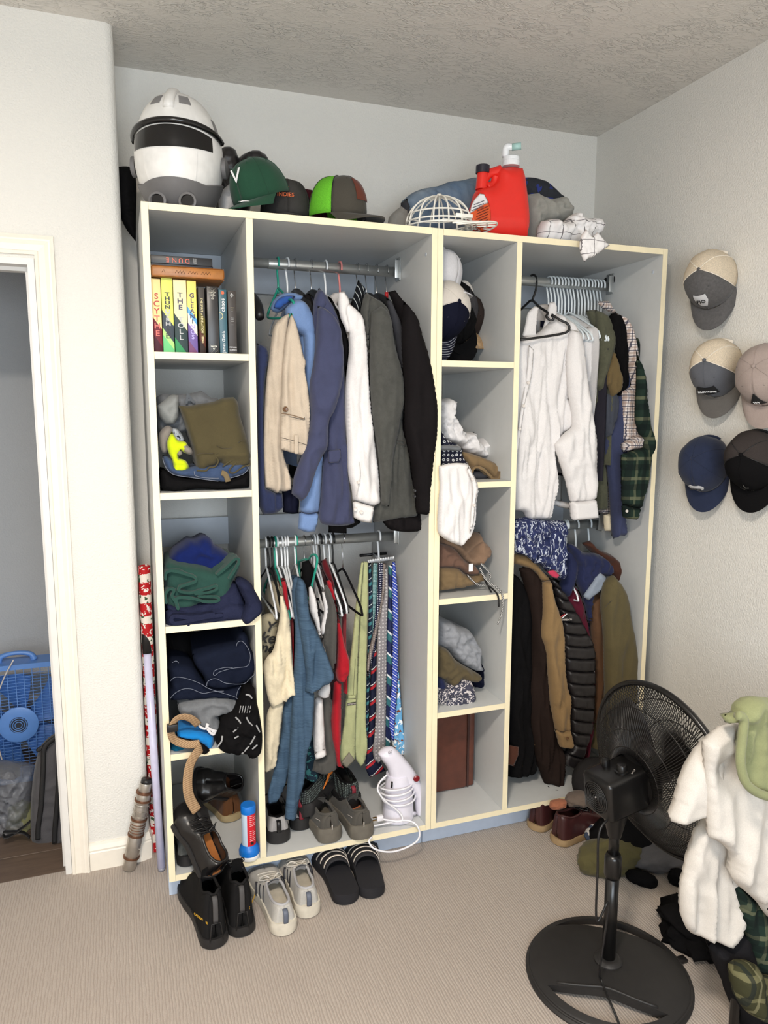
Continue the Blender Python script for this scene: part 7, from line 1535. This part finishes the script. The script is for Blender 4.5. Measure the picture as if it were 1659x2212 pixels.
loft('neck', fb, t, [(FX, FY, zm-.075, .018, .018), (FX, FY, zm-.03, .03, .026), (FX, FY, zm+.01, .042, .034), (FX, FY, zm+.05, .045, .036)], seg=24, sp=3)
V, F = boxm(-.075, .075, -.056, .056, -.062, .056, .014, 3); mh = mesh('motor_housing', xf(V, FM), F, fb, t, angle=40)
for k in range(7): tube('rear_vent', fbm, mh, xf([(-.0765, (.008+.006*k)*math.cos(a), -.003+(.008+.006*k)*math.sin(a)) for a in np.linspace(0, 2*PI, 29)[:-1]], FM), .0013, 5, closed=True)
lathe('screw', M_WIRE, mh, [(.0035, 0), (.0025, .0015), (.0005, .0018)], FM @ frame((-.076, 0, -.003), (0, 1, 0), (0, 0, 1), (-1, 0, 0)), 10)
lathe('speed_knob', fb, t, [(.02, 0), (.02, .004), (.015, .005), (.0135, .017), (.011, .02), (.0005, .021)], FM @ Matrix.Translation((.005, -.018, .056)), 24); box_ = 0
lathe('oscillation_knob', fb, t, [(.012, 0), (.012, .012), (.01, .02), (.006, .022), (.0005, .022)], FM @ Matrix.Translation((-.01, .03, .056)), 18)
for k, s_ in enumerate('0123'): text(s_, .006, M_PEARL, FM @ Matrix.Translation((.018+.006*k, -.042+.003*k, .0565)), t)
# grille: rear dome, front dome, rim
RG = .25; xr = .155                                                    # rim plane ahead of the motor
def gr_pt(r, a, front): 
    f = r/RG; d = (1-f**2.6)
    x_ = xr-.105*d if not front else xr+.012+.075*d
    return (x_, r*math.cos(a), r*math.sin(a))
def wires(front):
    parts = []; n = 150 if not front else 120; rin = .075 if not front else .05
    for i in range(n):
        a = 2*PI*i/n; P = []
        for q in range(9):
            r = rin+(RG-rin)*q/8; aa = a+(.22*(1-(r/RG)) if not front else -.2*(1-r/RG)); P.append(gr_pt(r, aa, front))
        parts.append(tubem(xf(P, FM), .0014, 5))
    for r in ((.095, .14, .195) if not front else (.06, .12, .19)):
        parts.append(tubem(xf([gr_pt(r, a, front) for a in np.linspace(0, 2*PI, 65)[:-1]], FM), .0017, 5, closed=True))
    return join(parts)
V, F = wires(False); g_ = mesh('rear_grille', V, F, fw, t); V, F = wires(True); mesh('front_grille', V, F, fw, t)
tube('rim', fb, t, xf([(xr+.004, RG*math.cos(a), RG*math.sin(a)) for a in np.linspace(0, 2*PI, 97)[:-1]], FM), .0085, 10, closed=True, flat=1.2)
lathe('rear_hub', fb, t, [(.06, .06), (.085, .07), (.088, .078), (.08, .09), (.06, .092)], FM @ frame((0, 0, 0), (0, 1, 0), (0, 0, 1), (1, 0, 0)), 40)
lathe('front_badge', fb, t, [(.055, xr+.083), (.055, xr+.09), (.05, xr+.094), (.0005, xr+.095)], FM @ frame((0, 0, 0), (0, 1, 0), (0, 0, 1), (1, 0, 0)), 32)
lathe('blade_hub', fbm, t, [(.034, .11), (.04, .115), (.04, .17), (.03, .185), (.0005, .187)], FM @ frame((0, 0, 0), (0, 1, 0), (0, 0, 1), (1, 0, 0)), 24)
for k in range(3):
    V, F = [], []
    for lay in (0, .0025):
        for i in range(13):
            f = i/12; r = .035+.175*f; w_ = .3+.45*math.sin(PI*min(1, f*1.05))**.6
            for j in range(9):
                s = j/8-.5; a = 2*PI*k/3+.5+s*w_*1.25+.25*f; V.append((.15+.05*s*(1.1-.5*f)+lay, r*math.cos(a), r*math.sin(a)))
    for i in range(12):
        for j in range(8): a = i*9+j; F.append((a, a+9, a+10, a+1)); F.append((117+a, 117+a+1, 117+a+10, 117+a+9))
    for i in range(12): F.append((i*9, 117+i*9, 117+i*9+9, i*9+9)); a = i*9+8; F.append((a, a+9, 117+a+9, 117+a))
    for j in range(8): a = 12*9+j; F.append((a, 117+a, 117+a+1, a+1))
    mesh('blade', xf(V, FM), F, plain('fan_blade_smoke', (26, 22, 21), .45), t)
tube('power_cord', M_HB, t, [C+Vector((-.01, -.03, -.06)), at(1297, 1790, FY-.05), at(1291, 1880, FY-.055), at(1289, 1990, FY-.06), (FX-.055, FY-.06, .28), at(1296, 2092, FY-.065), fl(1300, 2120, .052), fl(1318, 2165, .045), fl(1333, 2200, .03), fl(1342, 2230, .02), fl(1350, 2300, .004)], .0032, 7, sp=6)
# ================================================================ CAPS ON THE RIGHT WALL
GW = 'caps hung on the right wall'
def wcap(label, bu, bv, *a, **k):
    B_ = ax(bu+15, bv, XR-.14); up = Vector((-.86, -.36, .28)).normalized(); c = B_-np.array(up)*.118
    t = cap(label, capM(c, (-.20, -.12, -1), up), *a, group=GW, **k); return t
creamm = meshcloth('cream_mesh', (224, 208, 184)); hg_ = fabric('grey_heather', (104, 102, 102), (70, 68, 68), mottle=120)
m_ptw = plain('white_patch', (210, 210, 212), .7); m_ptb = plain('black_patch', (24, 24, 26), .7)
wcap('grey heather trucker cap with cream mesh, highest on the wall', 1495, 577, hg_, hg_, back=creamm, strap=plain('cream_tape', (232, 222, 206), .8), patch=(-.30, .30, .28, .78, 'shield'), patchmat=m_ptw, emb=[('FJO', .020, M_HB, .52, 0)], seed=31)
wcap('slate grey trucker cap with cream mesh, middle row', 1507, 773, fabric('slate_twill', (98, 100, 106)), fabric('slate_brim', (104, 100, 96)), back=creamm, strap=plain('cream_tape', (232, 222, 206), .8), patch=(-.40, .40, .30, .68, 'rect'), patchmat=m_ptb, emb=[('BROWNING', .0115, m_wt, .48, 0)], seed=32)
taup = fabric('taupe_twill', (168, 152, 144))
wcap('taupe cap with black triangle patch, middle row right', 1613, 786, taup, taup, patch=(-.30, .30, .26, .78, 'tri'), patchmat=m_ptb, emb=[('RIGHT', .014, M_HB, .3, 2.2), ('WV', .013, m_wt, .38, 0)], seed=33)
nvy = fabric('navy_twill_cap', (40, 48, 72))
wcap('plain navy cap with white oval patch, bottom row', 1481, 986, nvy, nvy, patch=(-.34, .34, .30, .62, 'oval'), patchmat=m_ptw, emb=[('OKXO', .014, M_HB, .44, 0)], seed=34)
wcap('black mesh-back cap, bottom row right', 1586, 977, blackc, blackc, back=meshcloth('black_mesh', (58, 52, 50)), strap=M_HB, emb=[('L', .03, plain('dark_thread_emb', (70, 68, 64), .8), .5, .1)], seed=35)
# ================================================================ CLOTHES CHAIR AT THE RIGHT EDGE
FC = (1100, 1450, 2.903); YC = -1.02
t = thing('chair', 'black chair heaped with clothes at the right edge', 'chair', (1.45, -1.1, 0))
for xx, yy in ((1.33, -1.0), (1.72, -1.0), (1.36, -1.42), (1.70, -1.42)): tube('leg', fb, t, [(xx, yy, 0), (xx, yy, .45 if yy < -1.2 else .84)], .013, 10)
box('seat', fbm, t, 1.32, 1.74, -1.44, -.99, .43, .47, bev=.01); box('backrest', fbm, t, 1.32, 1.74, -1.01, -.985, .58, .84, bev=.008)
t = thing('shirt', 'white tee draped over the chair at the right edge', 'shirt', (1.2, YC, .3))
wc2 = fabric('white_heavy_cotton', (208, 202, 194), var=.03, sheen=0)
inflate('hanging_side', wc2, t, O(FC, "1135,1130 1180,1000 1260,900 1340,1000 1400,1160 1410,1400 1422,1530 1385,1640 1350,1712 1260,1682 1110,1612 1075,1400 1100,1260"), YC+.02, thick=.025, edge=.02, drape=.014, dfreq=(10, 2), h=.009, crumple=.003, cfreq=5.5, seed=220)
inflate('sleeve', wc2, t, O(FC, "1000,935 1040,850 1082,700 1132,580 1222,450 1290,400 1300,600 1280,800 1235,880 1150,910 1080,945 1050,950"), YC-.0, thick=.03, edge=.022, drape=.012, dfreq=(9, 2.5), h=.009, crumple=.004, cfreq=5.5, seed=221)
inflate('front', wc2, t, O(FC, "1225,450 1350,340 1440,335 1500,430 1560,760 1660,800 1680,1560 1623,1540 1580,1490 1545,1440 1480,1380 1400,1300 1392,1160 1330,1080 1250,1040 1240,800 1230,600"), YC-.04, thick=.03, edge=.025, drape=.014, dfreq=(8, 2.5), h=.009, crumple=.004, cfreq=5.5, seed=222, folds=[(*pt(FC, 1300, 570), *pt(FC, 1440, 720), .03, -.03)])
t = thing('shirt', 'sage green tee on top of the white tee on the chair', 'shirt', (1.3, YC-.08, .75))
sage = fabric('sage_jersey', (140, 144, 104))
inflate('body', sage, t, O(FC, "1350,270 1430,255 1440,220 1510,165 1580,160 1680,180 1680,800 1600,790 1520,750 1470,690 1445,560 1455,420 1480,330 1420,300 1390,330 1350,320"), YC-.09, thick=.04, edge=.035, drape=.018, dfreq=(12, 5), h=.009, crumple=.007, cfreq=5.5, seed=223, folds=[(*pt(FC, 1510, 300), *pt(FC, 1500, 700), .03, -.03)])
tube('neckband', sage, t, [at(*pt(FC, a, b), YC-.135) for a, b in ((1430, 275), (1470, 300), (1462, 420), (1450, 560), (1475, 680), (1530, 745), (1620, 785), (1680, 790))], .010, 8, sp=5)
t = thing('flannel_shirt', 'dark green plaid shirt hanging under the white tee', 'shirt', (1.35, YC, .1))
inflate('sleeve', plg, t, O(FC, "1375,1160 1410,1310 1480,1380 1560,1450 1600,1500 1623,1540 1680,1560 1680,1990 1600,1960 1560,1900 1510,1760 1460,1560 1410,1380"), YC+.0, thick=.03, edge=.03, drape=.01, dfreq=(16, 4), h=.01, seed=224)
inflate('cuff', plaid('olive_flannel_plaid', (58, 58, 38), (('z', .06, 0, .2, (120, 116, 84), .6), ('x', .05, 0, .2, (30, 36, 34), .8), ('x', .05, .5, .6, (130, 126, 96), .6))), t, O(FC, "1400,1880 1480,1830 1560,1850 1600,1960 1680,1900 1680,2200 1560,2180 1440,2080 1410,1980"), YC-.05, thick=.05, edge=.045, drape=.012, dfreq=(14, 6), h=.01, seed=225)
cloth('trousers', 'black trousers hanging from the chair down to the carpet', 'trousers', fabric('black_drill', (30, 29, 31)), O(FC, "1240,1700 1350,1712 1400,1600 1470,1600 1540,1850 1620,2150 1700,2230 1640,2300 1480,2270 1400,2100 1345,1960 1280,1800"), YC+.03, thick=.05, edge=.045, drape=.01, dfreq=(14, 3), h=.01, seed=226)
# ================================================================ CORNER BESIDE THE CLOSET
wrap_ = patterned('red_white_gift_wrap', lambda nt, v: mixc(nt, band(nt, mth(nt, 'ADD', sepxyz(nt, v)[2], mth(nt, 'MULTIPLY', noi(nt, v, 60, 1), .012)), .075, 0, .62), mixc(nt, mth(nt, 'GREATER_THAN', noi(nt, v, 70, 1), .6), lin((226, 218, 206)), lin((60, 84, 60))), mixc(nt, mth(nt, 'GREATER_THAN', noi(nt, v, 85, 1, .5, .6), .6), lin((176, 32, 36)), lin((228, 220, 212)))), rough=.3, bs=.05)
GWp = 'gift wrap rolls in the gap'
for lab, x_, y_, top, r_ in (('roll of red and white gift wrap nearest the corner', -.027, .365, (313, 1222), .0205), ('second roll of red gift wrap deeper in the gap', -.024, .48, (320, 1330), .019)):
    z1 = float(at(*top, y_)[2]); t = thing('gift_wrap_roll', lab, 'gift wrap', (x_, y_, 0), GWp)
    lathe('paper', wrap_, t, [(r_, .002), (r_, z1), (r_*.8, z1+.001), (r_*.78, z1-.05)], Matrix.Translation((x_, y_, 0)), 24); lathe('core', plain('card_core', (176, 150, 118), .9), t, [(r_*.75, .003), (r_*.75, z1-.004)], Matrix.Translation((x_, y_, 0)), 20)
P0 = fl(349, 1880); P1 = at(313, 1335, .37)
t = thing('light_tube', 'long pale violet tube with black grip leaning in the corner', 'tube', P0)
d = P1-P0
tube('blade_tube', plain('frosted_violet_tube', (206, 204, 230), .25), t, [P0+np.array((0, 0, .012)), P0+d*.86], .0135, 20); tube('grip', M_HB, t, [P0+d*.86, P0+d], .0155, 20); tube('tip', plain('clear_tip', (150, 150, 160), .2), t, [P0+d*.001, P0+np.array((0, 0, .014))], .012, 18)
P0 = fl(279, 1878)+np.array((0, 0, .004)); P1 = at(316, 1690, .285); d = P1-P0; Ld = float(np.linalg.norm(d))
t = thing('metal_hilt', 'ribbed steel and copper cylinder leaning by the baseboard', 'cylinder', P0)
HMx = frame(P0, np.cross(d, (0, 1, 0)), (0, 1, 0), d); stl = plain('brushed_steel', (186, 180, 172), .36, .9, var=.1); cop = plain('aged_copper', (124, 88, 68), .45, .8)
HMx = frame(P0, Vector(np.cross((0, 1, 0), d)), Vector(np.cross(d, np.cross((0, 1, 0), d))), d)
R_ = .025
for a, b, r_ in ((0, .14, R_*.9), (.14, .40, R_), (.40, .58, R_*1.0), (.58, .76, R_*.98), (.76, .88, R_), (.88, 1., R_*.85)): lathe('tube_section', stl, t, [(r_*.97, a*Ld), (r_, a*Ld+.002), (r_, b*Ld-.002), (r_*.97, b*Ld)], HMx, 28)
for f in (.14, .40, .58, .80, .89): lathe('copper_ring', cop, t, [(R_*.95, f*Ld-.004), (R_*1.13, f*Ld-.003), (R_*1.13, f*Ld+.003), (R_*.95, f*Ld+.004)], HMx, 28)
for f in (.44, .47, .50, .53): lathe('rib', cop, t, [(R_, f*Ld-.002), (R_*1.07, f*Ld), (R_, f*Ld+.002)], HMx, 28, cap=False) if 0 else lathe('rib', cop, t, [(R_*.98, f*Ld-.002), (R_*1.07, f*Ld), (R_*.98, f*Ld+.002)], HMx, 28)
for f in (.62, .68, .74): lathe('groove_ring', stl, t, [(R_*.95, f*Ld-.003), (R_*1.06, f*Ld-.002), (R_*1.06, f*Ld+.002), (R_*.95, f*Ld+.003)], HMx, 28)
for f in (.25, .62, .68, .75): lathe('stud', stl, t, [(.003, 0), (.003, .002), (.001, .003)], HMx @ frame((R_*.8, -R_*.6, f*Ld), (0, 0, 1), (.6, .8, 0), (.8, -.6, 0)), 10)
tube('mouth', M_HB, t, xf([(0, 0, Ld-.002), (0, 0, Ld+.012)], HMx), R_*.75, 20)
# ================================================================ LITTLE ROOM: box fan, backpack, carrier bags
bl = plain('blue_fan_plastic', (96, 142, 210), .4, var=.03); FYY = 1.12; fc = at(44, 1548, FYY); fc[2] = .268
t = thing('box_fan', 'blue box fan standing beyond the doorway', 'fan', (fc[0], FYY, 0)); hw = .265; dp = .055
M4 = Matrix.Translation((fc[0], FYY, fc[2]))
V, F = [], []
def rsq(h, r, n=8): return [(sx*(h-r)+r*math.cos(a), sz*(h-r)+r*math.sin(a)) for sx, sz, q in ((1, 1, 0), (-1, 1, 1), (-1, -1, 2), (1, -1, 3)) for a in np.linspace(q*PI/2, (q+1)*PI/2, n)]
o1, o2 = rsq(hw, .05), rsq(hw-.022, .07); m_ = len(o1)
for y in (-dp, dp):
    V += [(x, y, z) for x, z in o1]; V += [(x, y, z) for x, z in o2]
for i in range(m_):
    j = (i+1) % m_; F += [(i, m_+i, m_+j, j), (2*m_+i, 2*m_+j, 3*m_+j, 3*m_+i), (i, j, 2*m_+j, 2*m_+i), (m_+i, 3*m_+i, 3*m_+j, m_+j)]
mesh('frame', xf(V, M4), F, bl, t, angle=40)
def clipw(x): return hw-.02 if abs(x) < hw-.075 else hw-.02-.05*(abs(x)-hw+.075)/.055
parts = []
for q in np.arange(-.235, .2351, .0135): parts.append(tubem(xf([(-clipw(q), -dp, q), (clipw(q), -dp, q)], M4), .0013, 5))
for q in np.arange(-.224, .2241, .032): parts.append(tubem(xf([(q, -dp-.001, -clipw(q)), (q, -dp-.001, clipw(q))], M4), .0018, 5))
V, F = join(parts); mesh('front_grille', V, F, bl, t)
lathe('grille_disc', bl, t, [(.078, dp-.002), (.078, dp+.006), (.07, dp+.009), (.036, dp+.009), (.036, dp)], M4 @ frame((0, 0, 0), (1, 0, 0), (0, 0, 1), (0, -1, 0)), 40)
lathe('disc_vent', plain('dark_motor', (40, 44, 54), .5), t, [(.036, dp+.004), (.036, dp+.0095), (.0005, dp+.0095)], M4 @ frame((0, 0, 0), (1, 0, 0), (0, 0, 1), (0, -1, 0)), 28)
for r in (.032, .023, .014): tube('disc_ring', bl, t, xf([(r*math.cos(a), -dp-.0105, r*math.sin(a)) for a in np.linspace(0, 2*PI, 29)[:-1]], M4), .002, 5, closed=True)
for k in range(5):
    V, F = [], []
    for lay in (0, .004):
        for i in range(9):
            r = .04+.17*i/8
            for j in range(7):
                s = j/6-.5; a = 2*PI*k/5+.3+s*.9+.2*i/8; V.append((r*math.cos(a), .0+.06*s+lay, r*math.sin(a)))
    for i in range(8):
        for j in range(6): a = i*7+j; F.append((a, a+1, a+8, a+7)); F.append((63+a, 63+a+7, 63+a+8, 63+a+1))
    mesh('blade', xf(V, M4), F, plain('blue_blade', (70, 116, 190), .4), t)
lathe('motor', plain('dark_motor', (40, 44, 54), .5), t, [(.05, -.04), (.055, -.03), (.055, .02), (.05, .03)], M4 @ frame((0, 0, 0), (1, 0, 0), (0, 0, 1), (0, -1, 0)), 28)
tube('handle', bl, t, xf([(-.07, 0, hw), (-.055, 0, hw+.026), (.0, 0, hw+.036), (.055, 0, hw+.026), (.07, 0, hw)], M4), [.015, .011, .009, .011, .015], 10, sp=4)
for sx in (-.18, .18): box('foot', bl, t, fc[0]+sx-.02, fc[0]+sx+.02, FYY-.08, FYY+.08, 0, .012, bev=.003)
tube('cord', M_PEARL, t, xf([(.0, -dp-.02, hw+.03), (-.05, -dp-.01, .2), (-.1, -dp-.012, .05), (-.08, -dp-.012, -.1), (-.06, -dp-.02, -.2)], M4), .003, 6, sp=5)
BP = (0, 1350, 3.8816); gb = fabric('grey_backpack_cloth', (86, 84, 86), (70, 68, 70), weave=300); zipm = plain('black_zip', (20, 19, 20), .6)
t = thing('backpack', 'grey backpack with black zips leaning by the door jamb', 'backpack', (-.37, .6, 0))
inflate('body', gb, t, O(BP, "530,880 540,1000 590,1300 620,1500 615,1750 540,1830 440,1848 330,1820 260,1790 255,1640 270,1350 310,1100 345,1010 430,930"), .60, thick=.07, back=.05, edge=.06, crumple=.004, cfreq=10, seed=240)
inflate('front_pocket', gb, t, O(BP, "545,1040 600,1300 625,1600 615,1750 540,1820 455,1835 462,1600 480,1250 510,1090"), .54, thick=.03, edge=.04, seed=241)
for s_, y in (("530,905 430,970 370,1040 362,1200 345,1500 320,1700 318,1800", .537), ("540,1030 510,1080 495,1250 480,1500 462,1700 458,1830", .515)): tube('zip', zipm, t, [at(u, v, y) for u, v in O(BP, s_)], .009, 8, sp=5, flat=.35, up=(0, 1, 0))
tube('carry_loop', zipm, t, [at(*pt(BP, a, b), .55) for a, b in ((400, 1020), (350, 1035), (320, 1055), (322, 1040), (370, 1015))], .006, 8, sp=4); tube('strap', zipm, t, [at(*pt(BP, a, b), .56) for a, b in ((250, 1650), (190, 1700), (100, 1760), (40, 1780), (30, 1740), (80, 1735), (190, 1740), (250, 1780))], .012, 8, sp=4, flat=.25)
m, nt, b, N, L = nmat('thin_grey_polythene'); b.inputs['Base Color'].default_value = lin((120, 122, 128)); b.inputs['Roughness'].default_value = .18; b.inputs['Alpha'].default_value = .55
n2 = noi(nt, coords(nt), 26, 4, .6, 1.); bump(nt, b, n2, .8, .01)
cloth('carrier_bag', 'grey plastic carrier bag stuffed beside the backpack', 'bag', m, O(BP, "-60,1150 170,1170 290,1190 280,1420 255,1640 150,1700 60,1740 -60,1720"), .70, thick=.1, edge=.07, crumple=.02, cfreq=12, seed=242)
cloth('carrier_bag', 'grey plastic bag sagging in front of the box fan', 'bag', plain('grey_polythene', (122, 122, 126), .3), O(BP, "-60,1140 60,1150 170,1190 172,1270 90,1280 -60,1260"), .82, thick=.06, edge=.05, crumple=.014, seed=243)
crumple('cloth', fabric('olive_cloth', (120, 120, 84)), None, fl(52, 1800)+np.array((0, .05, .035)), (.06, .05, .06), 17, .25, 1.5, 4, floor=0, label='olive cloth showing between carrier bag and backpack', cat='cloth')
